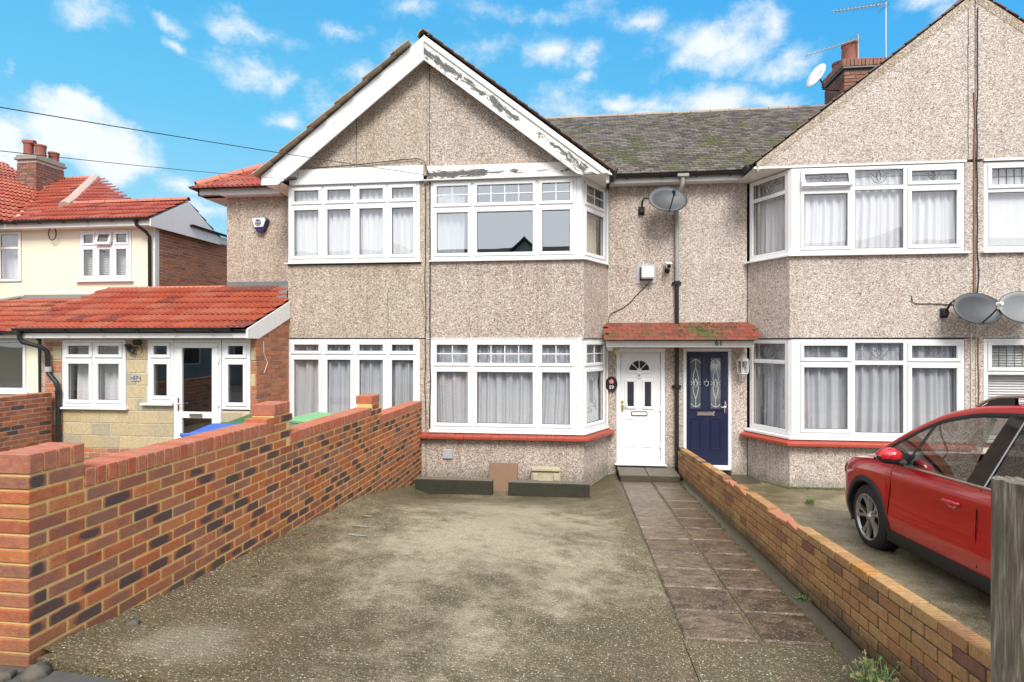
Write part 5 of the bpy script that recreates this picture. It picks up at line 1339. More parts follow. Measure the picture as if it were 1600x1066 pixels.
# cables
def cable(name, label, pts, m, r=.006, cat='cable', group=None):
    o = MB().tube(pts, r, 6).build(name, m, wl=pts[0]); return tag(o, label, cat, group)
def wob(x, y, z0, z1, n=16, a=.008, seed=0): return [(x+a*mn.noise(Vector((z*1.7, seed, 0))), y, z) for z in [z0+(z1-z0)*i/n for i in range(n+1)]]
cable('wall_cable', 'thick black cable down the joint of the tan and pink houses', wob(-2.49, BY-.015, 4.9, .72, 30, .02, 1), CABLE, .010)
cable('wall_cable', 'thin dark cable down the tan side of the party joint', wob(-2.575, BY-.01, 4.88, .8, 30, .03, 2), CABLE, .006)
cable('wall_cable', 'black cable curving from the flue box to the canopy', [(.56, 10.02, 2.20), (.545, 10.17, 2.45), (.56, 10.19, 2.62), (.62, 10.19, 2.70), (.80, 10.19, 2.78), (.93, 10.19, 2.88), (1.03, 10.19, 3.0), (1.22, 10.19, 3.18), (1.30, 10.19, 3.28)], CABLE, .007)
cable('wall_cable', 'pale cable down the edge of the pink bay beside the plaque', wob(.552, 10.185, 4.85, 2.55, 20, .012, 4)+wob(.552, 10.185, 2.0, .75, 10, .012, 4)[0:0], PALECABLE, .006)
cable('wall_cable', 'pale cable curling down below the oval plaque', [(.60, 10.19, 1.29), (.56, 10.19, 1.1), (.545, 10.185, .95), (.57, 10.19, .8), (.62, 10.19, .70)], PALECABLE, .005)
cable('wall_cable', 'brown cable running down the far right gable joint', wob(6.03, BY-.012, 6.0, 2.7, 24, .02, 5), CABLEW, .011)
cable('wall_cable', 'black cable beside the brown one on the right gable joint', wob(6.075, BY-.012, 7.3, 2.7, 40, .03, 6), CABLE, .008)
cable('wall_cable', 'pair of pale cables below the dark right dish', wob(5.99, BY-.012, 2.5, .8, 24, .02, 7), PALECABLE, .008)
cable('wall_cable', 'thin cable bending across the pale wall left of the dark right dish', [(5.14, BY-.01, 2.90), (5.15, BY-.012, 2.80), (5.22, BY-.012, 2.775), (5.45, BY-.012, 2.775), (5.75, BY-.012, 2.755)], CABLE, .006)
MB().tube(wob(6.09, BY-.01, 2.25, .8, 20, .02, 9), .009, 6).build('joint_cable', CABLEW, h63)
cable('wall_cable', 'black cable drooping along the top of the left white fascia', [(-5.02, BY-.03, 5.10), (-4.5, BY-.03, 5.215), (-3.9, BY-.03, 5.235), (-3.4, BY-.03, 5.27), (-3.0, BY-.03, 5.30), (-2.7, BY-.03, 5.31), (-2.58, BY-.05, 5.25), (-2.50, BY-.06, 5.02)], CABLE, .008)
def wire(name, label, a, c, sag, r):
    a, c = Vector(a), Vector(c); pts = []
    for i in range(33):
        t = i/32; p = a.lerp(c, t); p.z -= sag*4*t*(1-t); pts.append(tuple(p))
    return cable(name, label, pts, CABLE, r, 'overhead wire', 'overhead wires')
wire('overhead_wire', 'upper overhead wire crossing the sky to the gable of the pink house', (-5.77, .8, 3.55), (-2.60, 9.33, 5.03), .04, .0045)
wire('overhead_wire', 'lower overhead wire crossing the sky to the tan house eaves', (-4.34, .91, 3.02), (-4.98, 9.15, 4.985), .04, .0035)
t = thing('wire_anchor', 'black wire anchor with a loop on the white bargeboard foot', 'wire anchor', (-4.90, 9.15, 4.97))
MB().cbox((.16, .05, .05), Matrix.Translation((-4.86, 9.15, 4.985)), .01).build('insulator', BLACKP, t)
MB().tube([(-5.0, 9.15, 4.99), (-4.95, 9.14, 4.95), (-4.84, 9.14, 4.945), (-4.76, 9.15, 4.98), (-4.74, 9.15, 5.08)], .006, 6).build('wire_loop', CABLE, t)
MB().tube([(-4.93, 9.15, 4.98), (-5.05, 9.14, 4.93), (-5.08, 9.15, 4.86)], .006, 6).build('wire_tail', CABLE, t)

# ================================================================ curtains
GI = .10
def bayc(name, label, z0, z1, pts, mat=None, seed=0, amp=.022, wl=.11, cat='net curtain', group=None): return curtain(name, label, cat, pts, z0, z1, mat or NET, amp, wl, seed=seed, group=group)
bayc('net_curtain', 'white net curtain behind the four upper windows of the tan house', 3.62, 4.90, [(-4.98, BY+GI), (-2.72, BY+GI)], seed=1)
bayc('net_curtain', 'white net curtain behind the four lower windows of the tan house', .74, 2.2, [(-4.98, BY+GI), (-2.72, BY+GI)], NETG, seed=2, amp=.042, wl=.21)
bayc('net_curtain', 'white net curtain at the upper left light of the pink house', 3.62, 4.88, [(-2.43, BY+GI), (-1.92, BY+GI+.04)], seed=3)
bayc('curtain', 'cream curtain behind the side light of the pink upper bay', 3.62, 4.88, [(.10, BY+.30), (.30, BY+.66)], NETC, seed=4, amp=.03, wl=.12, cat='curtain')
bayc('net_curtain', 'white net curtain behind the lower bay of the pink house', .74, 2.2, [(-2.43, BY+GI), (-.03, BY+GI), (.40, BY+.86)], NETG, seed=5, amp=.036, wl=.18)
bayc('net_curtain', 'white net curtain behind the upper bay above the navy door side', 3.62, 4.90, [(3.09, BY+.86), (3.46, BY+GI), (5.86, BY+GI)], seed=6, amp=.026, wl=.14)
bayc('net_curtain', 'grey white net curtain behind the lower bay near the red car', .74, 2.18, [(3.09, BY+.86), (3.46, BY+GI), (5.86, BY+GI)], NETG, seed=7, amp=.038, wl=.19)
bayc('white_blind', 'flat white blind in the upper window at the right edge', 3.62, 4.48, [(6.22, BY+GI), (8.6, BY+GI)], seed=8, amp=.004, wl=.8, cat='blind')
bayc('net_curtain', 'white net in the toplights at the right edge', 4.50, 4.90, [(6.22, BY+GI+.02), (8.6, BY+GI+.02)], seed=9, amp=.01, wl=.2)
t = thing('slatted_blind', 'white slatted blind in the lower window at the right edge', 'blind', (7.2, BY+.12, .72))
for k in range(36):
    z = .76+.04*k; MB().cbox((2.4, .042, .004), Matrix.Translation((7.42, BY+.13, z)) @ Matrix.Rotation(R(52), 4, 'X'), .001).build('slat', WPAINT, t)

# ================================================================ porch of the tan house
YP = 8.35
BLK = protos('stone_block', cbox_geo(.345, .10, .205, .006), STONEBLK, 20)
PB = protos('porch_brick', cbox_geo(LB, DB, HB, .004), OLDBRICK, 20); PBH = protos('porch_half_brick', cbox_geo(DB, DB, HB, .004), OLDBRICK, 8)
def pack(z0, z1, spans, w, off):
    out = []
    for (a, c) in spans:
        x = a-off
        while x < c-.02:
            p, q = max(a, x), min(c, x+w); x += w
            if q-p > .04: out.append((p, q))
    return out
holes = [(-8.41, -7.265, 1.10, 2.3), (-6.885, -6.42, 1.18, 2.3), (-6.42, -5.605, .3, 2.3), (-5.605, -5.12, 1.09, 2.3)]
def spans(x0, x1, zc):
    out = [(x0, x1)]
    for a, c, za, zb in holes:
        if za < zc < zb:
            nx = []
            for p, q in out:
                if c <= p or a >= q: nx.append((p, q)); continue
                if a > p: nx.append((p, a))
                if c < q: nx.append((c, q))
            out = nx
    return out
porch_blocks = []; porch_bricks = []
rows = [.455+.205*k for k in range(9)]
for k, z in enumerate(rows):
    zt = min(z+.205, 2.215)
    for p, q in pack(z, zt, spans(-8.42, -5.12, z+.1), .345, .17 if k % 2 else 0):
        porch_blocks.append((rnd.choice(BLK), Matrix.Translation(((p+q)/2, YP+.05, (z+zt)/2)) @ jit() @ Matrix.Diagonal(((q-p-.010)/.345, 1, (zt-z-.010)/.205, 1))))
    if k in (2, 5, 7):
        for p, q in ((-8.60, -8.42), (-5.12, -5.035)):
            porch_blocks.append((rnd.choice(BLK), Matrix.Translation(((p+q)/2, YP+.048, (z+zt)/2)) @ Matrix.Diagonal(((q-p-.010)/.345, 1, (zt-z-.010)/.205, 1))))
stone_z = [(rows[k], rows[k]+.205) for k in (2, 5, 7)]
for k in range(26):
    z = .23+.075*k+.0375; o_ = .1125 if k % 2 else 0
    sp = [(-8.74, -5.035)] if z < .45 else ([(-8.74, -8.42), (-5.12, -5.035)] if not any(a < z < b_ for a, b_ in stone_z) else [(-8.74, -8.60)])
    if z < .45: sp = [(-8.74, -6.44), (-5.59, -5.035)]
    for p, q in pack(0, 0, sp, .225, o_):
        porch_bricks.append((rnd.choice(PB if q-p > .15 else PBH), Matrix.Translation(((p+q)/2, YP+.052, z)) @ jit() @ Matrix.Diagonal(((q-p-.01)/(LB if q-p > .15 else DB), 1, 1, 1))))
porch_side = []
for k in range(36):
    z = .23+.075*k+.0375
    ymax = 9.37
    ymin = YP+.002 if z < 2.32 else YP+(z-2.36)/.4-.1
    y = ymin-(.1125 if k % 2 else 0)
    while y < ymax:
        p, q = max(y, ymin), min(y+.225, ymax); y += .225
        if q-p < .05: continue
        if z > 2.30+.4*(p-8.15)-.02: continue
        porch_side.append((rnd.choice(PB if q-p > .15 else PBH), Matrix.Translation((-5.03+.0-.052+.005, (p+q)/2, z)) @ Matrix.Rotation(R(90), 4, 'Z') @ jit() @ Matrix.Diagonal(((q-p-.01)/(LB if q-p > .15 else DB), 1, 1, 1))))
place(h57, 'stone_block', porch_blocks, STONEBLK); place(h57, 'brick', porch_bricks+porch_side, OLDBRICK, 'distant_bricks')
b = MB(); x = -8.735
for (a, c, za, zb) in holes:
    if a > x+.001: b.box(x, a, YP+.008, YP+.22, .1, 2.28)
    if za > .31: b.box(a, c, YP+.008, YP+.22, .1, za)
    b.box(a, c, YP+.01, YP+.22, 2.225, 2.28); x = c
b.box(x, -5.135, YP+.008, YP+.22, .1, 2.28)
b.xprism([(YP+.012, .1), (9.37, .1), (9.37, 2.78), (YP+.012, 2.34)], -5.13, -5.037)
b.build('mortar', GMORT, h57)
MB().xprism([(YP+.1, .1), (11.9, .1), (11.9, 2.45), (10.2, 3.05), (YP+.1, 2.34)], -8.9, -8.745).build('side_wall', PD57, h57)
b = MB(); b.add([(-8.7, YP+.25, .28), (-5.15, YP+.25, .28), (-5.15, 10.15, .28), (-8.7, 10.15, .28)], [(0, 1, 2, 3)]); b.add([(-8.7, 10.15, .28), (-5.15, 10.15, .28), (-5.15, 10.15, 2.9), (-8.7, 10.15, 2.9)], [(0, 1, 2, 3)]); b.build('porch_inside', ROOM, h57)
window(h57, (-8.405, YP-.01), (-7.27, YP-.01), 1.13, 2.222, [.57], 1.905)
window(h57, (-6.88, YP-.01), (-6.425, YP-.01), 1.21, 2.222, [], 1.905)
window(h57, (-5.60, YP-.01), (-5.125, YP-.01), 1.115, 2.222, [], 1.905)
sill(h57, [(-8.47, YP-.01), (-7.22, YP-.01)], 1.132, .04, .06, UPVC); sill(h57, [(-6.97, YP-.01), (-6.43, YP-.01)], 1.212, .04, .06, UPVC)
b = MB(); ringbox(b, -6.417, -5.61, .30, 2.222, .045, YP-.015, YP+.055, .005); b.build('porch_door_frame', UPVC, h57)
b = MB()
for args in ((-6.37, -5.657, .345, .43), (-6.37, -5.657, 2.09, 2.175), (-6.37, -6.275, .432, 2.088), (-5.762, -5.657, .432, 2.088), (-6.273, -5.764, .97, 1.07)):
    x0, x1, z0, z1 = args; b.cbox((x1-x0, .05, z1-z0), Matrix.Translation(((x0+x1)/2, YP+.0, (z0+z1)/2)), .006)
pd = b.build('porch_door', UPVC, h57)
MB().add([(-6.28, YP, 1.065), (-5.76, YP, 1.065), (-5.76, YP, 2.095), (-6.28, YP, 2.095)], [(0, 1, 2, 3)]).build('pane', GLASS, pd)
MB().add([(-6.28, YP, .42), (-5.76, YP, .42), (-5.76, YP, .975), (-6.28, YP, .975)], [(0, 1, 2, 3)]).build('pane', GLASS, pd)
b = MB(); ringbox(b, -6.135, -5.91, .985, 1.047, .01, YP-.04, YP-.02, .002); b.box(-6.125, -5.92, YP-.034, YP-.024, .995, 1.037); b.build('letter_box', METAL, pd)
b = MB(); b.cbox((.03, .012, .21), Matrix.Translation((-6.325, YP-.032, 1.19)), .004); b.tube([(-6.325, YP-.04, 1.20), (-6.325, YP-.08, 1.20), (-6.24, YP-.085, 1.195)], .009, 8); b.build('door_handle', CHROME, pd)
for z in (.7, 1.2, 1.9): MB().cbox((.028, .02, .09), Matrix.Translation((-5.64, YP-.03, z)), .005).build('hinge', UPVC, pd)
tag(curtain('net_curtain', 'white net curtain in the double porch window', 'net curtain', [(-8.34, YP+.2), (-7.32, YP+.2)], 1.17, 2.2, NET, .03, .17, seed=11))
MB().box(-7.6, -5.16, 9.9, 9.92, .3, 2.4).build('inner_wall', simple('grey_inner_wall', (.20, .195, .19), .9, .06, 3), h57)
MB().cbox((.30, .30, .9), Matrix.Translation((-5.42, 9.2, .75)), .02).build('hall_cabinet', DARKWOOD, h57)
tp_ = thing('potted_plant', 'dark red leafed plant behind the glass of the porch door', 'plant', (-6.0, 9.0, .3))
r = random.Random(4); b = MB()
for i in range(160):
    a = r.random()*6.28; e = r.uniform(.1, 1.4); L = r.uniform(.1, .26); c0 = Vector((-6.0, 9.0, 1.05))+Vector((r.uniform(-.08, .08), r.uniform(-.08, .08), 0)); d = Vector((math.cos(a)*math.cos(e), math.sin(a)*math.cos(e), math.sin(e)*.7)); p = c0+d*L; s = Vector((-d.y, d.x, .1))*.022
    b.add([c0+d*L*.4, p-s, p+d*.06, p+s], [(0, 1, 2, 3)])
b.build('leaves', simple('dark_red_leaf', (.14, .03, .03), .6, .4, 30), tp_); MB().lathe([(.001, .62), (.10, .62), (.13, .98), (.12, 1.0), (.001, .98)], Matrix.Translation((-6.0, 9.0, 0)), 16).build('pot', DARKWOOD, tp_)
# roof
MB().cbox((3.88, .025, .13), Matrix.Translation((-6.95, 8.13, 2.31)), .004).build('fascia_board', UPVC, h57)
MB().box(-8.88, -5.02, 8.145, 8.36, 2.25, 2.262).build('soffit', UPVC, h57)
gutter(h57, (-8.98, 8.06, 2.40), (-5.25, 8.06, 2.40), .05, brackets=6)
MB().xprism([(8.10, 2.36), (10.19, 3.20), (10.19, 3.165), (8.10, 2.325)], -8.93, -5.06).build('roof_deck', FELT, h57)
MB().xprism([(10.191, 3.20), (11.95, 2.95), (11.95, 2.92), (10.191, 3.165)], -9.2, P57-.002).build('roof_deck', FELT, h57)
MB().xprism([(8.09, 2.24), (8.09, 2.385), (9.37, 2.895), (9.37, 2.60), (8.40, 2.24)], -5.027, -5.005).build('bargeboard', UPVC, h57)
pv = Vector((0, 2.1, .84)).normalized()
it = tile_items(RT, Vector((-8.93, 8.06, 2.375)), Vector((1, 0, 0)), pv, 13, 7, .30, .325, lambda a, b_: not (a > 3.82 and b_ > 1.3), stag=False, lift=.030, tip=6.2)
it += tile_items(RT, Vector((-8.93-.30, 8.06+pv.y*.975, 2.375+pv.z*.975)), Vector((1, 0, 0)), pv, 1, 4, .30, .325, lambda a, b_: True, stag=False, lift=.030, tip=6.2)
place(h57, 'porch_roof_tile', it, REDTILE)
ridge(h57, ((-9.25, 10.2, 3.20), (P57-.01, 10.2, 3.20)), .075, RIDGET, 8)
b = MB(); b.add([(P57, 9.98, 3.175), (-5.12, 9.98, 3.175), (-5.12, 10.185, 3.255), (P57, 10.185, 3.255), (P57, 10.19, 3.33), (-5.42, 10.19, 3.33)], [(0, 1, 2, 3)])
b.add([(P57, 10.186, 3.25), (-5.42, 10.186, 3.25), (-5.42, 10.19, 3.34), (P57, 10.19, 3.34)], [(0, 1, 2, 3)])
b.add([(-5.30, 9.42, 2.965), (-5.068, 9.37, 2.96), (-5.40, 10.18, 3.29), (-5.62, 10.16, 3.26)], [(0, 1, 2, 3)])
b.add([(-5.068, 9.37, 2.96), (-5.068, 9.372, 3.06), (-5.41, 10.185, 3.36), (-5.41, 10.18, 3.27)], [(0, 1, 2, 3)]); b.build('lead_flashing', LEAD, h57)
# flood light, number, rainwater pipe
t = thing('flood_light', 'small black flood light with looping wire under the porch eaves', 'flood light', (-7.1, YP, 2.12))
MB().cbox((.13, .06, .09), Matrix.Translation((-6.99, 8.26, 2.175)) @ Matrix.Rotation(R(25), 4, 'X'), .01).build('lamp_head', BLACKP, t)
b = MB(); b.cbox((.10, .05, .10), Matrix.Translation((-7.20, 8.32, 2.10)), .02); b.tube([(-7.24, 8.3, 2.14), (-7.17, 8.28, 2.05), (-7.10, 8.3, 2.0), (-7.08, 8.31, 2.07)], .018, 8); b.tube([(-7.2, 8.3, 2.10), (-7.02, 8.30, 2.10)], .014, 6); b.build('motion_sensor', BLACKP, t)
MB().tube([(-6.99, 8.30, 2.15), (-6.94, 8.31, 2.08), (-6.97, 8.31, 1.99), (-7.05, 8.31, 1.98), (-7.12, 8.31, 2.04)], .005, 6).build('loop_wire', CABLE, t)
t = thing('number_plate', 'small pale plate with number 57 on the stone between porch windows', 'plaque', (-7.09, YP, 1.6))
MB().cbox((.15, .012, .10), Matrix.Translation((-7.085, 8.342, 1.605)), .003).build('plate', GREYD, t)
text_mesh('~57~', .085, Matrix.Translation((-7.085, 8.333, 1.605)) @ FR, NAVYPRINT, 'number_text', t, .003)
t = thing('porch_rainwater_pipe', 'black plastic rainwater pipe with bends at the left corner of the porch', 'downpipe', (-8.45, 8.28, .3))
b = MB(); b.tube([(-8.90, 8.07, 2.35), (-8.90, 8.08, 2.24), (-8.87, 8.1, 2.18), (-8.66, 8.2, 2.11), (-8.60, 8.26, 2.03), (-8.60, 8.28, 1.72), (-8.58, 8.28, 1.66), (-8.45, 8.28, 1.52), (-8.42, 8.28, 1.42), (-8.42, 8.28, .35)], .036, 12); b.build('pipe', BLACKP, t, autos=40)
MB().tube([(-8.60, 8.28, 1.78), (-8.60, 8.28, 1.70)], .048, 12).build('pipe_collar', GREYD, t)
for p, q in (((-8.90, 8.07, 2.40), (-8.90, 8.075, 2.30)), ((-8.42, 8.28, 1.40), (-8.42, 8.28, 1.33))): MB().tube([p, q], .046, 12).build('pipe_collar', BLACKP, t)
cable('porch_cable', 'thin white cable hanging on the brick corner of the porch', [(-5.02, 8.55, 2.2), (-5.018, 8.56, 2.0), (-5.0, 8.64, 1.85), (-5.018, 8.56, 1.68)], WHITEPL, .005)

# ================================================================ the cream house further left
h55 = thing('cream_house', 'cream rendered house with red tiled roofs at the far left', 'house', (-12, 12, 0))
YC = 12.0
b = MB()
b.box(-21, -14.9, YC, YC+.25, 0, 5.0); b.box(-14.9, -13.16, YC, YC+.25, 0, 3.60); b.box(-14.9, -13.16, YC, YC+.25, 4.80, 5.0)
b.box(-13.16, -11.64, YC, YC+.25, 0, 5.0); b.box(-11.64, -10.30, YC, YC+.25, 0, 3.60); b.box(-11.64, -10.30, YC, YC+.25, 4.80, 5.0); b.box(-10.30, -9.72, YC, YC+.25, 0, 5.0)
b.build('front_wall', CREAM, h55)
MB().box(-9.724, -9.70, YC-.01, YC+.12, 2.4, 5.0).build('corner_board', WPAINT, h55)
MB().box(-9.95, -9.722, YC+.252, 17.5, 0, 4.98).build('mortar', GMORT, h55)
OBK = protos('house_brick', cbox_geo(LB, .05, HB, .004), OLDBRICK, 16); items = []
for k in range(30):
    z = 2.76+.075*k; y = YC+.14-(.1125 if k % 2 else 0)
    if z > 4.93: break
    while y < 17.4:
        p, q = max(y, YC+.14), min(y+.225, 17.4); y += .225
        if q-p > .05: items.append((rnd.choice(OBK), Matrix.Translation((-9.722-.018, (p+q)/2, z+.0375)) @ Matrix.Rotation(R(90), 4, 'Z') @ jit() @ Matrix.Diagonal(((q-p-.01)/LB, 1, 1, 1))))
place(h55, 'brick', items, OLDBRICK, 'distant_bricks')
window(h55, (-11.63, YC-.01), (-10.31, YC-.01), 3.62, 4.795, [.43, .87], 4.42, None, name='window', open_top=(1, 'T'))
window(h55, (-14.85, YC-.03), (-13.17, YC-.03), 3.62, 4.795, [.56, 1.12], 4.42, lambda i, k: False)
sill(h55, [(-11.70, YC-.01), (-10.24, YC-.01)], 3.622, .035, .07, UPVC)
b = MB(); b.add([(-14.9, 12.9, 3.4), (-10.2, 12.9, 3.4), (-10.2, 12.9, 5.0), (-14.9, 12.9, 5.0)], [(0, 1, 2, 3)]); b.build('room', ROOM, h55)
t = thing('slatted_blind', 'white slatted blind behind the three light window of the cream house', 'blind', (-11, YC+.15, 3.6))
for k in range(27): MB().cbox((1.24, .045, .004), Matrix.Translation((-10.97, YC+.15, 3.68+.04*k)) @ Matrix.Rotation(R(40), 4, 'X'), .001).build('slat', WPAINT, t)
tag(curtain('net_curtain', 'pale curtain in the bay window at the far left edge', 'net curtain', [(-14.8, YC+.18), (-13.2, YC+.18)], 3.66, 4.78, NET, .01, .3, seed=12))
def poly_roof(h, name, pts, pr, mat, tw=.30, g=.34, udir=None, lift=.03, seed=0, tilename='roof_tile'):
    P = [Vector(p) for p in pts]; n = Vector((0, 0, 0))
    for i in range(len(P)): a, c = P[i], P[(i+1) % len(P)]; n += Vector(((a.y-c.y)*(a.z+c.z), (a.z-c.z)*(a.x+c.x), (a.x-c.x)*(a.y+c.y)))
    n.normalize(); n = n if n.z > 0 else -n
    u = Vector((0, 0, 1)).cross(n).normalized(); v = n.cross(u).normalized()
    q = [(p.dot(u), p.dot(v)) for p in P]; u0 = min(a for a, _ in q); v0 = min(b_ for _, b_ in q); u1 = max(a for a, _ in q); v1 = max(b_ for _, b_ in q)
    th = .03; b = MB(); m_ = len(P); b.add([p for p in P]+[p-n*th for p in P], [tuple(range(m_)), tuple(range(2*m_-1, m_-1, -1))]+[(i, m_+i, m_+(i+1) % m_, (i+1) % m_) for i in range(m_)]); b.build(name, FELT, h)
    def ins(a, b_):
        x, y = a+u0, b_+v0; c = False
        for i in range(m_):
            (x1, y1), (x2, y2) = q[i], q[(i+1) % m_]
            if (y1 > y) != (y2 > y) and x < (x2-x1)*(y-y1)/(y2-y1)+x1: c = not c
        return c
    base = P[0]-u*P[0].dot(u)-v*P[0].dot(v)+u*u0+v*v0
    it = tile_items(pr, base, u, v, int((u1-u0)/tw)+1, int((v1-v0)/g)+1, tw, g, ins, stag=False, lift=lift, tip=6.2)
    place(h, tilename, it, mat)
poly_roof(h55, 'extension_deck', [(-13.25, 11.72, 4.98), (-9.58, 11.72, 4.98), (-9.58, 12.95, 5.66), (-12.6, 12.95, 5.66)], RT, REDTILE, g=.345)
poly_roof(h55, 'rear_deck', [(-9.58, 14.2, 4.98), (-9.58, 12.96, 5.655), (-12.9, 12.96, 5.655), (-12.9, 14.2, 4.98)], RT, REDTILE)
poly_roof(h55, 'front_deck', [(-13.25, 11.95, 5.08), (-12.75, 12.65, 5.50), (-14.53, 15.5, 7.11), (-15.95, 15.5, 7.11)], RT, REDTILE)
poly_roof(h55, 'side_deck', [(-12.72, 12.72, 5.52), (-11.6, 13.5, 5.84), (-14.50, 15.5, 7.10)], RT, REDTILE)
poly_roof(h55, 'left_deck', [(-13.25, 12.0, 4.99), (-15.97, 15.5, 6.95), (-17.76, 15.5, 7.60), (-19.5, 9.8, 7.60), (-15.1, 7.8, 4.99)], RT, REDTILE)
b = MB(); b.tube([(-13.22, 11.9, 5.06), (-14.6, 13.7, 6.03), (-15.95, 15.48, 7.02)], .06, 6); b.build('valley_flashing', RIDGEPALE, h55)
b = MB(); b.tube([(-12.72, 12.68, 5.56), (-13.15, 13.35, 5.88), (-13.8, 14.4, 6.5), (-14.5, 15.5, 7.13)], .13, 8); b.build('hip_band', RIDGEPALE, h55)
ridge(h55, ((-12.7, 12.95, 5.68), (-9.56, 12.95, 5.70)), .075, RIDGET, 7); ridge(h55, ((-15.9, 15.5, 7.13), (-14.5, 15.5, 7.13)), .075, RIDGET, 4)
MB().xprism([(11.70, 4.80), (11.70, 4.96), (12.95, 5.655), (14.2, 4.96), (14.2, 4.80)], -9.60, -9.575).build('gable_board', WPAINT, h55)
MB().box(-9.66, -9.60, 13.2, 17.5, 4.84, 5.02).build('side_fascia', WPAINT, h55)
gutter(h55, (-9.55, 17.3, 5.06), (-9.55, 13.0, 5.10), .05)
MB().box(-21, -9.62, 11.74, 11.77, 4.83, 4.95).build('fascia_board', WPAINT, h55); MB().box(-21, -9.62, 11.77, 12.0, 4.835, 4.85).build('soffit', WPAINT, h55)
gutter(h55, (-13.3, 11.68, 4.97), (-9.60, 11.68, 4.99), .05, brackets=6); gutter(h55, (-21, 11.68, 4.965), (-13.32, 11.68, 4.97), .05)
b = MB(); b.tube([(-9.95, 11.70, 4.94), (-9.94, 11.72, 4.84), (-9.82, 11.86, 4.70), (-9.79, 11.93, 4.60), (-9.79, 11.94, 3.0)], .038, 10); b.build('rainwater_pipe', BLACKP, h55, autos=40)
cable('hanging_cable_coil', 'small coil of black cable hanging under the eaves of the cream house', [(-12.25+.10*math.cos(t*.5), 11.9, 4.72+.15*math.sin(t*.5)) for t in range(14)], CABLE, .012)
# chimney of the cream house
def chimney(h_or_t, x0, x1, y0, y1, z0, z1, pr, mat, capm=None):
    items = []; nz = int((z1-z0)/.075)
    for k in range(nz):
        z = z0+.075*k+.0375
        for face in range(4):
            L = (x1-x0) if face % 2 == 0 else (y1-y0); s = -(.1125 if (k+face) % 2 else 0)
            while s < L:
                p, q = max(s, 0), min(s+.225, L); s += .225
                if q-p < .05: continue
                m_ = (p+q)/2
                if face == 0: M = Matrix.Translation((x0+m_, y0+.03, z))
                elif face == 2: M = Matrix.Translation((x0+m_, y1-.03, z))
                elif face == 1: M = Matrix.Translation((x1-.03, y0+m_, z)) @ Matrix.Rotation(R(90), 4, 'Z')
                else: M = Matrix.Translation((x0+.03, y0+m_, z)) @ Matrix.Rotation(R(90), 4, 'Z')
                items.append((rnd.choice(pr), M @ jit(.003) @ Matrix.Diagonal(((q-p-.01)/LB, 1, 1, 1))))
    place(h_or_t, 'chimney_brick', items, mat)
CHB = protos('chimney_brick', cbox_geo(LB, .06, HB, .005), CHIMBRICK, 16); CHB2 = protos('chimney_brick_red', cbox_geo(LB, .06, HB, .005), CHIMBRICK, 12)
def pot(t, x, y, z, r0, r1, h):
    MB().lathe([(r1-.02, h-.03), (r1-.02, h), (r1+.015, h), (r1+.015, h-.05), (r1, h-.06), ((r0+r1)/2, h*.5), (r0, .05), (r0+.01, 0)], Matrix.Translation((x, y, z)), 18).build('chimney_pot', TERRAC, t, smooth=False, autos=40)
ch = thing('chimney_stack', 'brick chimney stack with three terracotta pots on the red roof at far left', 'chimney', (-15.76, 14.95, 6.2), 'chimneys')
MB().box(-16.06, -15.46, 14.51, 15.39, 6.0, 7.42).build('mortar', GMORT, ch); chimney(ch, -16.07, -15.45, 14.5, 15.4, 6.15, 7.42, CHB2, CHIMBRICK)
b = MB(); b.cbox((.72, 1.0, .075), Matrix.Translation((-15.76, 14.95, 7.46)), .01); b.cbox((.66, .94, .075), Matrix.Translation((-15.76, 14.95, 7.537)), .01); b.build('stack_cap', CEMENT, ch)
pot(ch, -15.9, 14.7, 7.57, .12, .12, .42); pot(ch, -15.62, 14.8, 7.57, .14, .135, .36); pot(ch, -15.62, 15.22, 7.57, .13, .13, .28)
b = MB(); b.tube([(-16.05, 14.70, 8.02), (-15.70, 14.70, 7.98)], .07, 12); b.build('pot_cowl', TERRAC, ch)
b = MB(); b.tube([(-16.12, 14.45, 6.62), (-15.42, 14.45, 6.38), (-15.40, 15.42, 6.66)], .08, 6); b.build('stack_flashing', CEMENT, ch)
# lean-to roof and ground floor of the cream house
poly_roof(h55, 'lean_to_deck', [(-15.2, 9.72, 2.36), (-8.96, 9.72, 2.36), (-8.96, 11.98, 3.19), (-13.1, 11.98, 3.19)], RT, REDTILE, g=.34, tilename='lean_to_tile')
b = MB(); b.add([(-13.1, 11.9, 3.2), (-8.96, 11.9, 3.2), (-8.96, 11.995, 3.30), (-13.1, 11.995, 3.30)], [(0, 1, 2, 3)]); b.tube([(-13.1, 11.95, 3.24), (-15.2, 9.75, 2.42)], .05, 6); b.build('lead_flashing', LEAD, h55)
b = MB(); b.box(-16, -13.0, 10.0, 10.2, 0, 2.3); b.box(-13.0, -10.87, 10.0, 10.2, 0, 1.18); b.box(-13.0, -10.87, 10.0, 10.2, 2.235, 2.3); b.box(-10.87, -8.95, 10.0, 10.2, 0, 2.3); b.build('porch_wall', CREAM, h55)
window(h55, (-13.0, 9.99), (-10.88, 9.99), 1.20, 2.23, [.7, 1.4], None, lambda i, k: False)
b = MB(); b.add([(-13.2, 11.2, .3), (-10.6, 11.2, .3), (-10.6, 11.2, 2.3), (-13.2, 11.2, 2.3)], [(0, 1, 2, 3)]); b.build('room', ROOM, h55)
sill(h55, [(-13.1, 9.99), (-10.80, 9.99)], 1.202, .05, .06, UPVC)
MB().box(-16, -8.98, 9.76, 9.785, 2.26, 2.37).build('fascia_board', WPAINT, h55); gutter(h55, (-16, 9.70, 2.37), (-8.98, 9.70, 2.37), .05, brackets=5)
t = thing('straight_rainwater_pipe', 'straight black rainwater pipe at the corner left of the stone porch', 'downpipe', (-10.5, 9.9, .3))
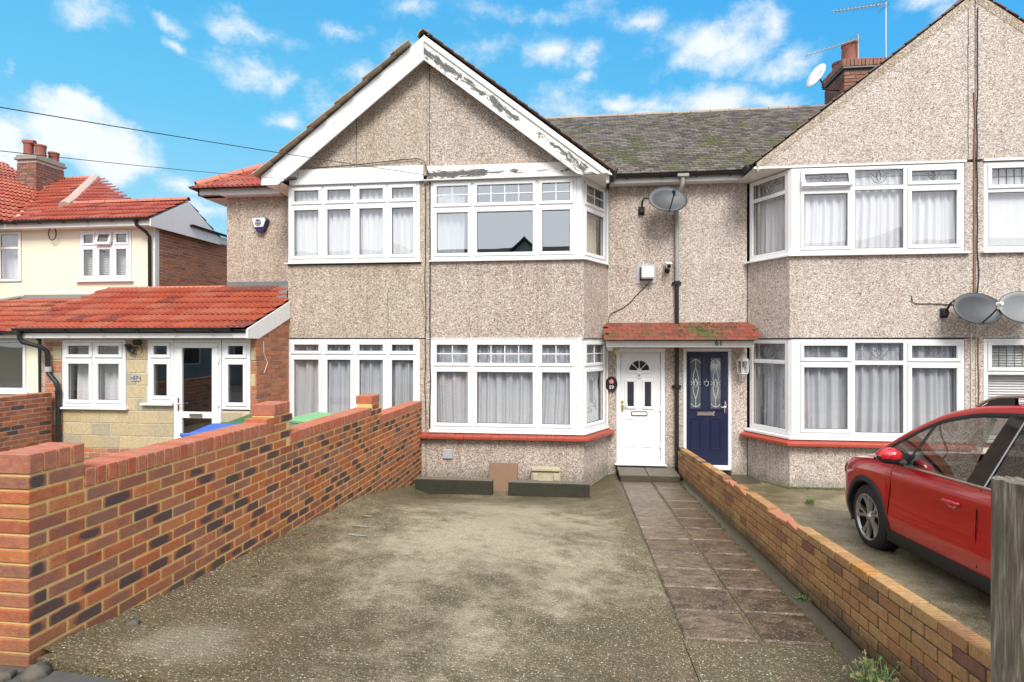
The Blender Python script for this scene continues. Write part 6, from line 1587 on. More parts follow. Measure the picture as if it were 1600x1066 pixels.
MB().tube([(-10.45, 9.72, 2.36), (-10.45, 9.9, 2.2), (-10.45, 9.92, .3)], .042, 10).build('pipe', BLACKP, t, autos=40)

# ================================================================ right chimney, aerials
ch = thing('chimney_stack', 'sooty brick chimney stack with two pots behind the right gable', 'chimney', (6.2, 13.5, 7), 'chimneys')
MB().box(5.78, 6.66, 13.01, 13.99, 6.8, 8.1).build('mortar', DMORT, ch); chimney(ch, 5.77, 6.67, 13.0, 14.0, 7.0, 8.12, CHB, CHIMBRICK)
items = []
for k, o_ in ((0, .04), (1, .07)):
    z = 8.12+.075*k+.0375
for (x0, x1, y0, y1, z0, z1) in ((5.73, 6.71, 12.96, 14.04, 8.12, 8.15),): MB().box(x0, x1, y0, y1, z0, z1).build('corbel', LEAD, ch)
its = []
n_ = 13
for i in range(n_): its.append((rnd.choice(CPB), Matrix.Translation((5.72+.077*(i+.5), 13.02, 8.235)) @ jit(.004) @ Matrix.Diagonal((1, .6, 1.5, 1))))
for i in range(14): its.append((rnd.choice(CPB), Matrix.Translation((5.78, 12.96+.077*(i+.5), 8.235)) @ Matrix.Rotation(R(90), 4, 'Z') @ jit(.004) @ Matrix.Diagonal((1, .6, 1.5, 1))))
chb = protos('cap_brick', cbox_geo(.065, .222, .1025, .005), CHIMBRICK, 8); its = [(rnd.choice(chb), M) for _, M in its]
place(ch, 'cap_brick', its, CHIMBRICK)
MB().box(5.80, 6.68, 13.05, 13.98, 8.16, 8.33).build('stack_cap', CEMENT, ch)
pot(ch, 6.02, 13.3, 8.30, .17, .16, .50); pot(ch, 5.98, 13.72, 8.30, .15, .14, .28)
def aerial(name, label, base, top, b0, b1, mat, n=12, wl=.14, refl=True):
    t = thing(name, label, 'aerial', base, 'television aerials'); MB().tube([base, top], .014, 8).build('mast', mat, t)
    b0, b1 = Vector(b0), Vector(b1); MB().tube([b0, b1], .009, 6).build('boom', mat, t); d = (b1-b0).normalized(); s = d.cross(Vector((0, 0, 1))).normalized(); up = s.cross(d)
    b = MB()
    for i in range(n):
        c = b0.lerp(b1, (i+.3)/n); w_ = wl*(.5+.5*i/n); b.tube([c-s*w_, c+s*w_], .005, 5); b.tube([c-up*.03, c+up*.03], .006, 5)
    b.build('elements', mat, t)
    if refl:
        b = MB()
        for k in (-2, -1, 1, 2):
            c = b1+up*.05*k-d*.02*abs(k); b.tube([c-s*wl*1.2, c+s*wl*1.2], .005, 5)
        b.build('back_reflector', mat, t)
aerial('television_aerial', 'tall television aerial on a mast, highest above the right chimney', (6.60, 12.97, 8.2), (6.60, 12.97, 9.50), (5.42, 12.75, 9.24), (6.58, 12.98, 9.46), METAL, 14, .16)
aerial('television_aerial', 'lower dark television aerial pointing left from the right chimney', (6.10, 13.1, 8.3), (6.10, 13.1, 8.92), (4.93, 12.9, 8.40), (6.07, 13.1, 8.80), GREYD, 11, .14)
t = thing('chimney_dish', 'white oblong satellite dish on an arm left of the right chimney', 'satellite dish', (5.75, 13.2, 7.8))
M = Matrix.Translation((5.25, 13.1, 8.03)) @ Matrix.Rotation(R(-66), 4, 'Z') @ Matrix.Rotation(R(66), 4, 'X')
b = MB(); b.lathe([(.001, 0), (.5, .012), (1, .05), (1.02, .04), (.5, 0), (.001, -.012)], M @ Matrix.Diagonal((.24, .27, 1, 1)), 28); b.build('reflector', WPAINT, t, smooth=True)
MB().tube([(5.76, 13.25, 7.76), (5.42, 13.15, 7.76), (5.38, 13.13, 7.88), (5.30, 13.12, 8.0)], .018, 8).build('bracket', CLAD, t)

# ================================================================ bins behind the left wall
def bin_(name, label, x, y, body, lid, rot=0, cat='wheelie bin'):
    t = thing(name, label, cat, (x, y, .3), 'wheelie bins'); M = Matrix.Translation((x, y, .3)) @ Matrix.Rotation(rot, 4, 'Z')
    M = M @ Matrix.Diagonal((.86, .86, .93, 1)); b = MB(); v = []; f = []
    for z, hx, hy in ((.05, .21, .24), (.95, .27, .31), (1.0, .29, .34)):
        v += [M @ Vector((sx*hx, sy*hy, z)) for sx, sy in ((-1, -1), (1, -1), (1, 1), (-1, 1))]
    f = [(3, 2, 1, 0)]+[(l*4+k, l*4+(k+1) % 4, l*4+4+(k+1) % 4, l*4+4+k) for l in (0, 1) for k in range(4)]; b.add(v, f); b.build('bin_body', body, t)
    b = MB(); b.cbox((.58, .70, .03), M @ Matrix.Translation((0, 0, 1.015)), .01); b.cbox((.46, .55, .05), M @ Matrix.Translation((0, -.02, 1.04)) @ Matrix.Rotation(R(3), 4, 'X'), .02); b.tube([M @ Vector((-.29, .36, 1.03)), M @ Vector((.29, .36, 1.03))], .022, 10)
    b.tube([M @ Vector((-.30, -.33, 1.03)), M @ Vector((.30, -.33, 1.03))], .018, 10); b.build('lid', lid, t)
    for s in (-1, 1):
        MB().tube([M @ Vector((s*.26, .30, .10)), M @ Vector((s*.31, .30, .10))], .10, 16).build('wheel', BLACKP, t)
bin_('wheelie_bin', 'green wheelie bin with a bright blue lid behind the stepped wall', -3.74, 5.55, GREENPL, BLUEPL, R(8))
bin_('wheelie_bin', 'green wheelie bin with green lid just behind the blue lidded one', -3.80, 6.30, GREENPL, GREENPL, R(4))
bin_('wheelie_bin', 'pale bodied bin with light green lid below the tan house windows', -3.18, 6.55, WHITEPL, GREENLT, R(-20))

# ================================================================ red car on the neighbour's drive
CX, CYF = 3.87, 6.30
car = thing('parked_car', 'red compact crossover car parked nose to the house on the right driveway', 'car', (CX, 4.9, .1))
def zg(y): return .02-.058*(y-6.30)
def cp(x, y, h, sgn=-1): return (CX+sgn*x, y, zg(y)+h)       # x outward from the centreline
def tab(t, y): return lerp_tab(t, y)
def smooth_tab(pts):
    """Catmull-Rom through (y, v)"""
    xs = [p[0] for p in pts]; vs = [p[1] for p in pts]
    def f(y):
        if y <= xs[0]: return vs[0]
        if y >= xs[-1]: return vs[-1]
        i = max(k for k in range(len(xs)) if xs[k] <= y); i = min(i, len(xs)-2)
        t = (y-xs[i])/(xs[i+1]-xs[i]); m0 = (vs[i+1]-vs[max(i-1, 0)])/(xs[i+1]-xs[max(i-1, 0)]); m1 = (vs[min(i+2, len(vs)-1)]-vs[i])/(xs[min(i+2, len(xs)-1)]-xs[i]); dx = xs[i+1]-xs[i]
        return (2*t**3-3*t*t+1)*vs[i]+(t**3-2*t*t+t)*m0*dx+(-2*t**3+3*t*t)*vs[i+1]+(t**3-t*t)*m1*dx
    return f
SHO = smooth_tab([(2.96, .72), (3.05, .90), (3.3, .99), (4.0, 1.00), (5.0, .985), (5.6, .975), (6.0, .975), (6.4, .945), (6.75, .89), (6.95, .81), (7.07, .68), (7.14, .50)])
TOPC = smooth_tab([(2.96, .75), (3.05, .95), (3.3, 1.02), (5.0, 1.03), (5.95, 1.06), (6.2, 1.045), (6.5, 1.01), (6.8, .95), (6.98, .87), (7.08, .74), (7.14, .52)])
HWF = smooth_tab([(2.96, .70), (3.1, .80), (3.4, .855), (4.2, .87), (5.4, .87), (6.3, .875), (6.7, .855), (6.9, .80), (7.03, .70), (7.10, .60), (7.14, .52)])
BOT = smooth_tab([(2.96, .42), (3.1, .30), (3.4, .27), (6.7, .26), (6.95, .24), (7.08, .28), (7.14, .36)])
def side_x(y, h):
    hw = HWF(y); s = SHO(y); b_ = BOT(y); t = max(0, min(1, (h-b_)/max(s-b_, .05)))
    bulge = 1-.055*(1-min(1, t/.35))**2-.018*math.sin(math.pi*min(1, max(0, (t-.25)/.55)))*(1 if y < 5.9 else .3)-.05*max(0, (t-.82)/.18)**2
    return hw*bulge
def car_body(sgn):
    b = MB(); ys = [2.96+.02*k for k in range(210)]; ys = [y for y in ys if y <= 7.14]+[7.14]
    nh = 26; rows = []
    for y in ys:
        r = [cp(side_x(y, BOT(y)+(SHO(y)-BOT(y))*j/nh), y, BOT(y)+(SHO(y)-BOT(y))*j/nh, sgn) for j in range(nh+1)]
        xs_ = side_x(y, SHO(y)); 
        for j in range(1, 9):
            q = j/8
            if y > 5.98:
                x = xs_*(1-q); h = SHO(y)+(TOPC(y)-SHO(y))*math.sin(q*math.pi/2)**.8+.012*math.exp(-((q-.32)/.12)**2)
            else:
                x = xs_-.06*q; h = SHO(y)+.010*math.sin(q*math.pi*.5)
            r.append(cp(x, y, h, sgn))
        rows.append(r)
    base = len(b.v); m = len(rows[0])
    for r in rows: b.v += r
    for i in range(len(rows)-1):
        for j in range(m-1):
            yc = (ys[i]+ys[i+1])/2; j_ = j+.5; h = BOT(yc)+(SHO(yc)-BOT(yc))*j_/nh if j < nh else 9
            cut = False
            for ya in (CYF, 3.76):
                if math.hypot(yc-ya, h-.335) < .385: cut = True
            if cut: continue
            q = (base+i*m+j, base+i*m+j+1, base+(i+1)*m+j+1, base+(i+1)*m+j)
            b.f.append(q if sgn > 0 else q[::-1]); b.m.append(0)
    return b
b = car_body(-1); b2 = car_body(1); b.add(b2.v, b2.f)
# nose and tail caps
for y in (7.14, 2.96):
    rr_ = []
    for s_ in (-1, 1):
        rr_.append([cp(side_x(y, BOT(y)+(SHO(y)-BOT(y))*j/8), y, BOT(y)+(SHO(y)-BOT(y))*j/8, s_) for j in range(9)])
    b.grid(rr_, flip=(y > 5))
cb = b.build('body', CARRED, car, autos=35)
# under floor and wheel wells
b = MB(); b.box(CX-.66, CX+.66, 3.1, 6.85, .20, .26)
b.v = [(x, y, z-.1+zg(y)+.04) for x, y, z in b.v]
for sg in (-1, 1):
    for ya in (CYF, 3.76):
        rows = []
        for k in range(17):
            a = math.pi*k/16; rows.append([cp(x_, ya+.39*math.cos(a), .335+.39*math.sin(a), sg) for x_ in (.84, .5)])
        b.grid(rows)
b.build('underbody', CLAD, car)
# wheel arch and sill cladding
for sg in (-1, 1):
    for ya in (CYF, 3.76):
        b = MB(); rows = []; n = 34
        for k in range(n+1):
            a = math.pi*(-.10)+math.pi*1.20*k/n; r = []
            for rad, off in ((.372, -.06), (.372, .006), (.385, .016), (.428, .013), (.438, -.004)):
                y = ya+rad*math.cos(a); h = max(.335+rad*math.sin(a), .19)
                y = min(y, 7.12)
                r.append(cp(side_x(y, max(h, .26))+off, y, h, sg))
            rows.append(r)
        b.grid(rows, flip=(sg > 0)); b.build('wheel_arch', CLAD, car, autos=40)
    b = MB(); rows = []
    for k in range(40):
        y = 4.16+(5.90-4.16)*k/39
        rows.append([cp(side_x(y, h)+o, y, h, sg) for h, o in ((.17, -.12), (.18, -.02), (.21, .010), (.28, .014), (.315, .012), (.32, -.01))])
    b.grid(rows, flip=(sg > 0)); b.build('sill_cladding', CLAD, car, autos=40)
b = MB(); rows = []
for k in range(21):
    t = -1+2*k/20; x = .70*t; y = 7.15-.17*abs(t)**3; rows.append([(CX+x, y+o, zg(7.1)+h) for h, o in ((.20, -.06), (.22, .0), (.36, .012), (.40, .0))])
b.grid(rows, flip=True); b.build('front_valance', CLAD, car, autos=40) if False else None
b = MB(); rows = []
for k in range(21):
    t = -1+2*k/20; x = .40*t; rows.append([(CX+x, 7.155-.05*abs(t)**2, zg(7.1)+h) for h in (.45, .53, .60)])
b.grid(rows, flip=True); b.build('grille', GLOSSB, car)
# glasshouse: roof rail curve (inner edge of the roof side)
RH = smooth_tab([(2.98, 1.05), (3.06, 1.18), (3.3, 1.40), (3.7, 1.53), (4.3, 1.58), (4.85, 1.565), (5.1, 1.535), (5.39, 1.465), (5.6, 1.375), (5.77, 1.285), (5.95, 1.175), (6.10, 1.075), (6.2, 1.0)])
def rx(h): return .835-max(0, h-.985)*.43
BX, BH = .838, .985
def railp(y, sgn, dx=0, dh=0): h = RH(y); return cp(rx(h)+dx, y, h+dh, sgn)
# roof panel and windscreen
def toprow(y, n=16, lift=0):
    h = RH(y); x = rx(h); cr = .055 if y < 5.3 else .055+.02*(y-5.3)
    bow = 0
    return [cp(x*(1-2*k/n), y+(.16*(1-(1-2*k/n)**2) if y > 5.2 else .16*(1-(1-2*k/n)**2)*max(0, (y-4.6)/.6)), h+cr*(1-(1-2*k/n)**2)+lift, -1) for k in range(n+1)]
MB().grid([toprow(3.3+.05*k) for k in range(40)]).build('roof', CARRED, car, smooth=True)
MB().grid([toprow(5.26+.045*k, lift=-.004) for k in range(21)]).build('windscreen', CARGLASS, car, smooth=True)
MB().grid([toprow(2.98+.045*k) for k in range(8)]).build('rear_window', TINT, car, smooth=True)
for sg in (-1, 1):
    ys = [3.0+.04*k for k in range(80)]; ys = [y for y in ys if y <= 6.17]
    # painted roof side / A pillar
    rows = []
    for y in ys:
        rows.append([railp(y, sg, d, e) for d, e in ((-.045, .028), (-.02, .024), (.006, .010), (.022, -.014), (.028, -.040))])
    MB().grid(rows, flip=(sg < 0)).build('roof_side', CARRED, car, smooth=True)
    rows = [[railp(y, sg, .030, -.036), railp(y, sg, .036, -.05), railp(y, sg, .040, -.075), railp(y, sg, .03, -.078)] for y in ys]
    MB().grid(rows, flip=(sg < 0)).build('window_seal', CLAD, car, smooth=True)
    def gpt(y, t, off=0):   # point on the side glass, t from the belt to the rail
        h1 = RH(y)-.05; x1 = rx(RH(y))+.03; return cp(BX+(x1-BX)*t+off, y, BH+(h1-BH)*t, sg)
    def slant(y, k): return y
    fr = [4.78+.04*k for k in range(35)]; fr = [y for y in fr if RH(y)-.06 > BH]
    MB().grid([[gpt(y, t/4) for t in range(5)] for y in fr], flip=(sg < 0)).build('side_window', CARGLASS, car, smooth=True)
    rr2 = [3.35+.04*k for k in range(32)]; rr2 = [y for y in rr2 if y < 4.62]
    MB().grid([[gpt(y, t/4) for t in range(5)] for y in rr2], flip=(sg < 0)).build('rear_side_window', TINT, car, smooth=True)
    def strip(y0b, y1b, y0t, y1t, off, m, nm):
        rows = []
        for k in range(2):
            rows.append([gpt((y0b, y1b)[k]+((y0t, y1t)[k]-(y0b, y1b)[k])*t/6, t/6, off) for t in range(7)])
        MB().grid(rows, flip=(sg < 0)).build(nm, m, car, smooth=True)
    strip(4.60, 4.80, 4.50, 4.66, .004, GLOSSB, 'door_pillar'); strip(4.585, 4.602, 4.485, 4.502, .007, GREYD, 'pillar_trim')
    strip(5.60, 5.645, 5.44, 5.475, .006, CLAD, 'quarter_divider')
    strip(3.30, 3.42, 3.22, 3.40, .006, GLOSSB, 'rear_pillar')
    b = MB(); q0 = [gpt(5.64, 0, .005), gpt(6.12, 0, .005), gpt(5.80, .0, .005)]
    b.add([cp(BX+.004, 5.62, BH, sg), cp(BX+.004, 6.13, BH, sg), cp(BX-.02, 5.80, BH+.13, sg), cp(BX-.02, 5.58, BH+.10, sg)], [(0, 1, 2, 3)]); b.build('mirror_triangle', CLAD, car)
    b = MB(); b.tube([cp(side_x(y, BH-.01)+.0, y, BH-.004, sg) if False else cp(BX+.012, y, BH-.002, sg) for y in [3.3+.1*k for k in range(29)]], .010, 6); b.build('chrome_belt_strip', METAL, car)
    # roof bars
    pts = []
    for k in range(25):
        t = k/24; y = 5.12-1.75*t; e = .055*min(1, math.sin(math.pi*min(1, t*7)/2) if t < .15 else (math.sin(math.pi*min(1, (1-t)*7)/2) if t > .85 else 1))
        pts.append(railp(y, sg, -.05, .035+e))
    b = MB(); b.tube(pts, .014, 8); b.build('roof_bar', METAL, car)
    for y in (5.06, 3.45):
        b = MB(); s_ = -1 if y > 4 else 1
        rows = [[railp(y+s_*a, sg, -.065, .02), railp(y+s_*a, sg, -.06, .02+hh), railp(y+s_*a, sg, -.04, .02+hh), railp(y+s_*a, sg, -.035, .015)] for a, hh in ((0, .005), (.1, .045), (.22, .075), (.30, .078), (.34, .07))]
        b.grid(rows); b.build('roof_bar_foot', CLAD, car)
    # door mirror
    b = MB(); mc = Vector(cp(BX+.135, 5.63, BH+.085, sg))
    rows = []
    for j in range(11):
        th = math.pi*j/10; r = []
        for k in range(17):
            ph = 2*math.pi*k/16; x = math.sin(th)*math.cos(ph); z = math.sin(th)*math.sin(ph); y = math.cos(th)
            taper = 1-.28*max(0, y)
            r.append((mc.x+.115*x*taper*(1 if sg*x > 0 else .95), mc.y+.075*y, mc.z+.078*z*taper))
        rows.append(r)
    allv = MB().grid(rows, flip=True)
    up = MB(); lo = MB()
    for f in allv.f:
        c = sum((Vector(allv.v[i]) for i in f), Vector())/4; (up if c.z > mc.z-.012 else lo).add([allv.v[i] for i in f], [(0, 1, 2, 3)])
    mo = up.build('mirror_cap', CARRED, car, smooth=True); lo.build('mirror_base', CLAD, car, smooth=True)
    MB().tube([cp(BX-.0, 5.64, BH+.02, sg), cp(BX+.10, 5.63, BH+.035, sg)], [.035, .025], 10).build('mirror_arm', CLAD, car)
    b = MB(); b.tube([(mc.x+.116*math.cos(a)*sg*1.0, mc.y+.074*math.sin(a)+.012, mc.z-.014) for a in [-.2+.14*k for k in range(12)]], .009, 6); b.build('mirror_lamp', CHROME, car)
    # door handle and shut lines
    for yh in (4.92, 3.95):
        h = .80; x = side_x(yh, h)
        b = MB(); b.tube([cp(x-.006, yh-.10, h, sg), cp(x+.022, yh-.075, h+.002, sg), cp(x+.028, yh, h+.003, sg), cp(x+.022, yh+.075, h+.002, sg), cp(x-.006, yh+.10, h, sg)], [.012, .017, .018, .016, .011], 10); b.build('door_handle', CARRED, car, smooth=True)
        b = MB(); b.lathe([(.001, -.012), (.6, -.006), (1, .001)], Matrix.Translation(cp(x, yh+.02, h-.005, sg)) @ Matrix.Rotation(R(90)*sg, 4, 'Y') @ Matrix.Diagonal((.045, .075, 1, 1)), 16); b.build('handle_recess', CARRED, car, smooth=True)
    def shut(pts, nm='shut_line'):
        b = MB(); b.tube([cp(side_x(y, h)+.0025, y, h, sg) for y, h in pts], .0035, 5); b.build(nm, GLOSSB, car)
    shut([(5.86, .36), (5.87, .5), (5.86, .62), (5.83, .75), (5.80, .88), (5.80, .96)]); shut([(4.66, .36), (4.665, .6), (4.64, .8), (4.62, .96)])
    shut([(7.0, .70), (6.85, .86), (6.6, .915), (6.3, .95), (6.05, .972)], 'bonnet_line')
    # head lamp
    b = MB(); rows = []
    for k in range(9):
        y = 6.80+.30*k/8; h0, h1 = .72-.02*k/8, min(SHO(y)-.008, .865-.015*k)
        rows.append([cp(side_x(y, h0+(h1-h0)*j/4)+.008, y+.004, h0+(h1-h0)*j/4, sg) for j in range(5)])
    b.grid(rows, flip=(sg < 0)); b.build('head_lamp', LAMPG, car, smooth=True)
# wheels
def wheel(x, y, sgn, name='wheel'):
    Mx = Matrix.Translation(cp(x, y, .335, sgn)) @ Matrix.Rotation(R(90)*sgn, 4, 'Y')    # local Z outward
    b = MB(); b.lathe([(.232, -.20), (.30, -.205), (.328, -.185), (.335, -.15), (.335, -.05), (.328, -.02), (.30, .0), (.262, .008), (.235, .002), (.228, -.01), (.228, -.20)], Mx, 48)
    w_ = b.build(name, TYRE, car, autos=30)
    b = MB()
    for k in range(60):
        a = 2*math.pi*k/60
        b.cbox((.012, .016, .15), Mx @ Matrix.Rotation(a, 4, 'Z') @ Matrix.Translation((.334, 0, -.10)) @ Matrix.Rotation(.5, 4, 'X'), .003)
    b.build('tread_blocks', TYRE, w_)
    b = MB(); b.lathe([(.228, -.20), (.232, .0), (.238, .006), (.236, .010), (.222, .0), (.218, -.02)], Mx, 48); b.build('rim', ALLOY, w_, smooth=True)
    b = MB(); b.lathe([(.001, -.10), (.227, -.10)], Mx, 32); b.lathe([(.001, -.085), (.15, -.08)], Mx, 32); b.build('brake_disc', CLAD, w_)
    b = MB()
    for k in range(5):
        for da, m_ in ((-.20, 0), (.20, 0)):
            a = 2*math.pi*k/5+.25; A0 = Mx @ Matrix.Rotation(a, 4, 'Z')
            p = [(.045, da*.10-.018*0), ]
            r0, r1 = .05, .222; a0, a1 = da*.55, da*1.15; wd0, wd1 = .017, .026
            v = []
            for rr_, aa, wd, zz in ((r0, a0, wd0, -.012), ((r0+r1)/2, (a0+a1)/2*.95, (wd0+wd1)/2, -.018), (r1, a1, wd1, -.004)):
                cx_, cy_ = rr_*math.cos(aa), rr_*math.sin(aa); tx, ty = -math.sin(aa), math.cos(aa)
                v += [(cx_+tx*wd, cy_+ty*wd, zz-.03), (cx_+tx*wd*.7, cy_+ty*wd*.7, zz), (cx_-tx*wd*.7, cy_-ty*wd*.7, zz), (cx_-tx*wd, cy_-ty*wd, zz-.03)]
            f = []
            for s_ in (0, 4): f += [(s_, s_+4, s_+5, s_+1), (s_+1, s_+5, s_+6, s_+2), (s_+2, s_+6, s_+7, s_+3)]
            b.add([A0 @ Vector(q) for q in v], [x_[::-1] for x_ in f])
    b.build('spokes', ALLOY, w_)
    b = MB(); b.lathe([(.001, .004), (.028, .002), (.034, -.008), (.06, -.018), (.066, -.04)], Mx, 24); b.build('hub_cap', ALLOY, w_, smooth=True)
for sg in (-1, 1):
    wheel(.845, CYF, sg); wheel(.845, 3.76, sg)
# interior
b = MB(); b.cbox((1.40, .55, .16), Matrix.Translation((CX, 5.85, zg(5.85)+.93)), .05); b.build('dashboard', GLOSSB, car)
for sx in (-.36, .36):
    b = MB(); b.cbox((.50, .50, .16), Matrix.Translation((CX+sx, 4.95, zg(5)+.52)), .05); b.cbox((.48, .14, .62), Matrix.Translation((CX+sx, 4.64, zg(5)+.86)) @ Matrix.Rotation(R(14), 4, 'X'), .05); b.cbox((.26, .10, .18), Matrix.Translation((CX+sx, 4.56, zg(5)+1.26)) @ Matrix.Rotation(R(10), 4, 'X'), .04); b.build('seat', SEATM, car)
b = MB(); b.lathe([(.17, -.012), (.182, 0), (.17, .012), (.158, 0), (.17, -.012)], Matrix.Translation((CX+.36, 5.52, zg(5.5)+.98)) @ Matrix.Rotation(R(65), 4, 'X'), 28); b.build('steering_wheel', CLAD, car, smooth=True)
b = MB(); b.box(CX-.8, CX+.8, 3.3, 6.0, .30, .34); b.build('cabin_floor', CLAD, car)

# ================================================================ plants, leaves, moss
def tuft(name, label, x, y, z, n, h, flowers, seed, cat='plant'):
    r = random.Random(seed); t = thing(name, label, cat, (x, y, z)); b = MB(); s = MB(); fl = MB()
    for i in range(n):
        a = r.random()*6.283; lean = r.uniform(.1, .9); L = h*r.uniform(.45, 1); pts = []
        x0, y0 = x+r.uniform(-.05, .05), y+r.uniform(-.05, .05)
        for k in range(5):
            q = k/4; pts.append((x0+math.cos(a)*lean*L*q*q*.8, y0+math.sin(a)*lean*L*q*q*.8, z+L*q*(1-.25*lean*q)))
        s.tube(pts, [.003, .0028, .0024, .002, .0012], 5, cap=False)
        for k in range(9):
            q = r.uniform(.15, 1); i0 = min(3, int(q*4)); p = Vector(pts[i0]).lerp(Vector(pts[i0+1]), q*4-i0); d = Vector((r.uniform(-1, 1), r.uniform(-1, 1), r.uniform(.1, 1))).normalized(); l = r.uniform(.02, .045); w_ = d.cross(Vector((0, 0, 1))).normalized()*r.uniform(.003, .006)
            b.add([p, p+d*l*.5-w_, p+d*l, p+d*l*.5+w_], [(0, 1, 2, 3)])
        if flowers and r.random() < flowers:
            c = Vector(pts[-1])
            for k in range(14):
                d = Vector((r.gauss(0, 1), r.gauss(0, 1), r.gauss(0, .8))).normalized(); p = c+d*r.uniform(.002, .014); w_ = Vector((r.uniform(-1, 1), r.uniform(-1, 1), r.uniform(-1, 1)))*.006
                fl.add([p-w_, p+Vector((0, 0, .006)), p+w_, p-Vector((0, 0, .006))], [(0, 1, 2, 3)])
    b.build('leaves', LEAF, t); s.build('stems', STEMM, t)
    if fl.v: fl.build('flowers', LEAF2, t)
tuft('flowering_weed', 'bushy green weed with dry cream flowers at the foot of the low wall', 1.60, 3.30, .235, 60, .24, .35, 1, 'weed')
tuft('path_weed', 'tiny green weed sprouting where the path slabs meet the low wall', 1.745, 4.6, .165, 14, .05, 0, 5, 'weed')
tuft('small_weed', 'small bright green weed on the right driveway below the bay', 3.2, 8.2, -.05, 22, .10, 0, 2, 'weed')
r = random.Random(8)
def leaf(x, y, z, s, lab=None, mat=DEADLEAF):
    a = r.random()*6.28; M = Matrix.Translation((x, y, z)) @ Matrix.Rotation(a, 4, 'Z') @ Matrix.Rotation(r.uniform(-.3, .3), 4, 'X')
    o = MB().add([M @ Vector(p) for p in ((-s, 0, 0), (-s*.3, -s*.45, .003), (s*.5, -s*.35, .006), (s, 0, .002), (s*.5, s*.4, .008), (-s*.3, s*.45, .002))], [(0, 1, 2, 3, 4, 5)]).build('fallen_leaf', mat, wl=(x, y, z))
    return tag(o, lab or 'small brown fallen leaf on the concrete beside the tall brick wall', 'leaf', 'fallen leaves')
for i in range(14):
    y = r.uniform(3.4, 7.8); x = -2.62+abs(r.gauss(0, .10)); leaf(x, y, drive_fn(x, y)+.012, r.uniform(.012, .028))
for (x, y, w_, seed) in ((-2.2, 5.55, .10, 1), (-2.12, 5.25, .12, 2), (-2.28, 5.95, .06, 3)):   # mortar splashes
    b = MB(); rows = []
    pts = [(x+w_*(1+.7*mn.noise(Vector((k*.7, seed, 0))))*math.cos(k*math.pi/9), y+.022*(1+.9*mn.noise(Vector((k*.9, seed, 4))))*math.sin(k*math.pi/9)) for k in range(18)]
    pp = [(a, c, drive_fn(a, c)+.006) for a, c in pts]
    b.add(pp+[(x, y, drive_fn(x, y)+.010)], [(k, (k+1) % 18, 18) for k in range(18)])
    o = b.build('mortar_splash', CEMENT, wl=(x, y, .3)); o['kind'] = 'stuff'; o['label'] = 'pale dried mortar splash on the drive near the tall wall'
# moss and damp growth along the foot of walls
b = MB(); r = random.Random(12)
def clump(x, y, z, s):
    b0 = len(b.v); n = 5; b.v.append((x, y, z+s*.6))
    for k in range(n):
        a = 2*math.pi*k/n+r.random(); b.v.append((x+s*1.3*math.cos(a), y+s*math.sin(a), z-.006))
    for k in range(n): b.f.append((b0, b0+1+k, b0+1+(k+1) % n)); b.m.append(0)
for i in range(700):
    y = r.uniform(3.0, 9.5); x = 1.70+r.gauss(0, .02); clump(x, y, G(x, y)+.01, r.uniform(.006, .016))
for i in range(500):
    x = r.uniform(3.3, 5.9); y = 9.36-abs(r.gauss(0, .04)); clump(x, y, GR(y)+.01, r.uniform(.01, .025))
for i in range(260):
    t = r.random(); x = 2.92+t*.4; y = 10.15-t*.8-abs(r.gauss(0, .03)); clump(x-.02, y, GR(y)+.01, r.uniform(.01, .022))
for i in range(300):
    t = r.random(); x = .55-t*.42; y = 10.15-t*.78-abs(r.gauss(0, .02)); clump(x+.02, y, G(x, y)+.005, r.uniform(.008, .018))
o = b.build('moss_growth', MOSSM); o['kind'] = 'stuff'; o['label'] = 'dark green moss along the foot of the walls'
b = MB()
for i in range(420):
    x = r.uniform(-2.6, 1.6); y = r.uniform(2.6, 4.6); s = r.uniform(.0015, .0045); z = drive_fn(x, y)+s*.3
    if x > .7 and y > 3.9: continue
    v, f = cbox_geo(s*2, s*2.4, s*1.4, s*.35); M = Matrix.Translation((x, y, z)) @ Matrix.Rotation(r.random()*6, 4, 'Z') @ Matrix.Rotation(r.random(), 4, 'X'); b.add([M @ Vector(p) for p in v], f)
o = b.build('loose_grit', simple('pale_grit', (.24, .20, .13), .7, .5, 60)); o['kind'] = 'stuff'; o['label'] = 'loose pale grit on the near end of the drive'

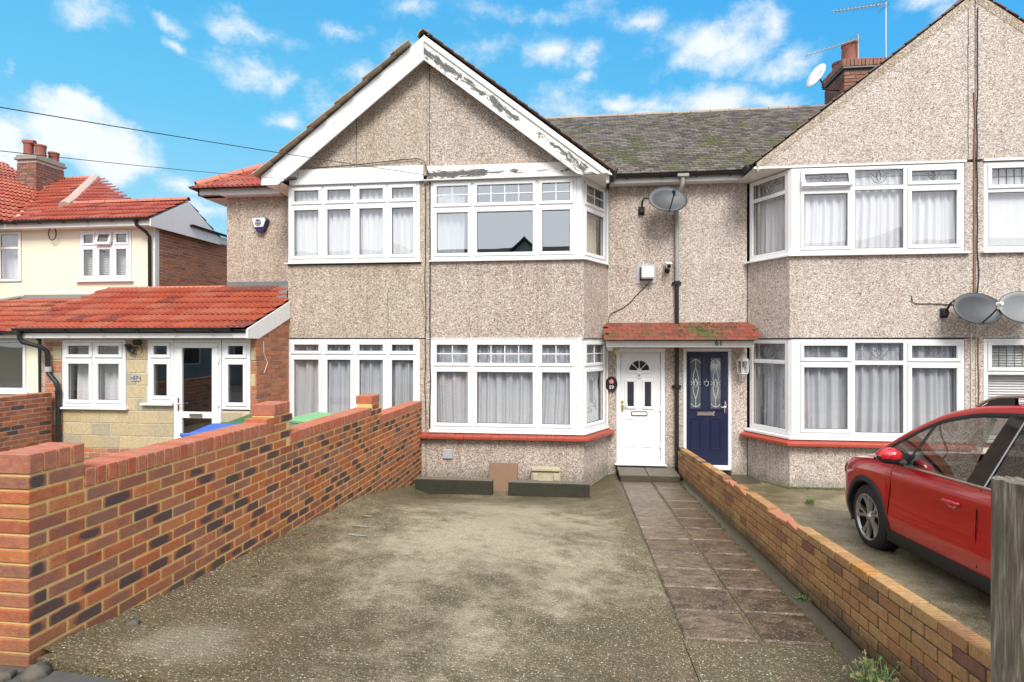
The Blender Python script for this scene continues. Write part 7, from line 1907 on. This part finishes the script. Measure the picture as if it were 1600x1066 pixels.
# ================================================================ houses across the road (seen in the window panes)
for i, (x0, x1, lab) in enumerate(((-26, 3.2, 'long pebbledash terrace across the road, seen only reflected in the panes'), (3.25, 30, 'gabled pebbledash terrace across the road, seen only reflected in the panes'))):
    t = thing('opposite_house', lab, 'house', ((x0+x1)/2, -15, 0))
    MB().box(x0, x1, -22, -14.5, -.3, 5.0).build('wall', PD61, t)
    MB().xprism([(-14.1, 4.95), (-22.4, 4.95), (-18.2, 8.35)], x0, x1).build('roof', SLATE, t)
    for g in ((-19, -11, -3.1) if i == 0 else (7.5, 17)):
        MB().yprism([(g-3, 4.95), (g, 8.0), (g+3, 4.95)], -18, -13.6).build('gable', PD59, t)
        for s_ in (-1, 1):
            MB().add([(g, -13.3, 8.2), (g+s_*3.3, -13.3, 4.9), (g+s_*3.3, -18, 4.9), (g, -18, 8.2), (g, -13.3, 8.05), (g+s_*3.3, -13.3, 4.8)], [(0, 1, 2, 3), (0, 4, 5, 1)]).build('gable_roof', SLATE, t)
    x = x0+1.5
    while x < x1-3:
        for z in (.8, 3.5):
            MB().box(x, x+2.2, -14.5, -14.42, z, z+1.35).build('window', UPVC, t); MB().box(x+.12, x+1.0, -14.42, -14.41, z+.1, z+1.25).build('pane', GLOSSB, t); MB().box(x+1.2, x+2.1, -14.42, -14.41, z+.1, z+1.25).build('pane', GLOSSB, t)
        x += 4.3

# hairline cracks and joints in the render
def crack(h, x, z0, z1, seed, y=BY-.002, r=.004):
    MB().tube([(x+.02*mn.noise(Vector((z*4, seed, 0))), y, z) for z in [z0+(z1-z0)*i/14 for i in range(15)]], r, 5).build('render_crack', CLAD, h)
crack(h57, -3.80, 5.20, 6.22, 1, r=.005); crack(h57, -3.235, 2.26, 3.1, 2); crack(h59, -2.505, 5.2, 7.05, 4, BY-.004, .006); crack(h61, 5.95, 5.0, 7.3, 5)
MB().cbox((2.40, .02, .022), Matrix.Translation((-3.85, BY-.004, ZU0-.045)), .004).build('sill_gap', CLAD, h57)
for h, x0, x1 in ((h57, -5.05, P59-.01), (h61, 3.36, P63-.01)): MB().box(x0, x1, BY-.006, BY+.01, ZL1+.002, ZL1+.018).build('bell_cast_shadow_strip', CLAD, h)  # solid dark strip drawn for the shadow under the bell cast
MB().box(P59+.01, .10, BY-.008, BY+.01, ZL1+.002, ZL1+.018).build('drip_bead', UPVC_OLD, h59)
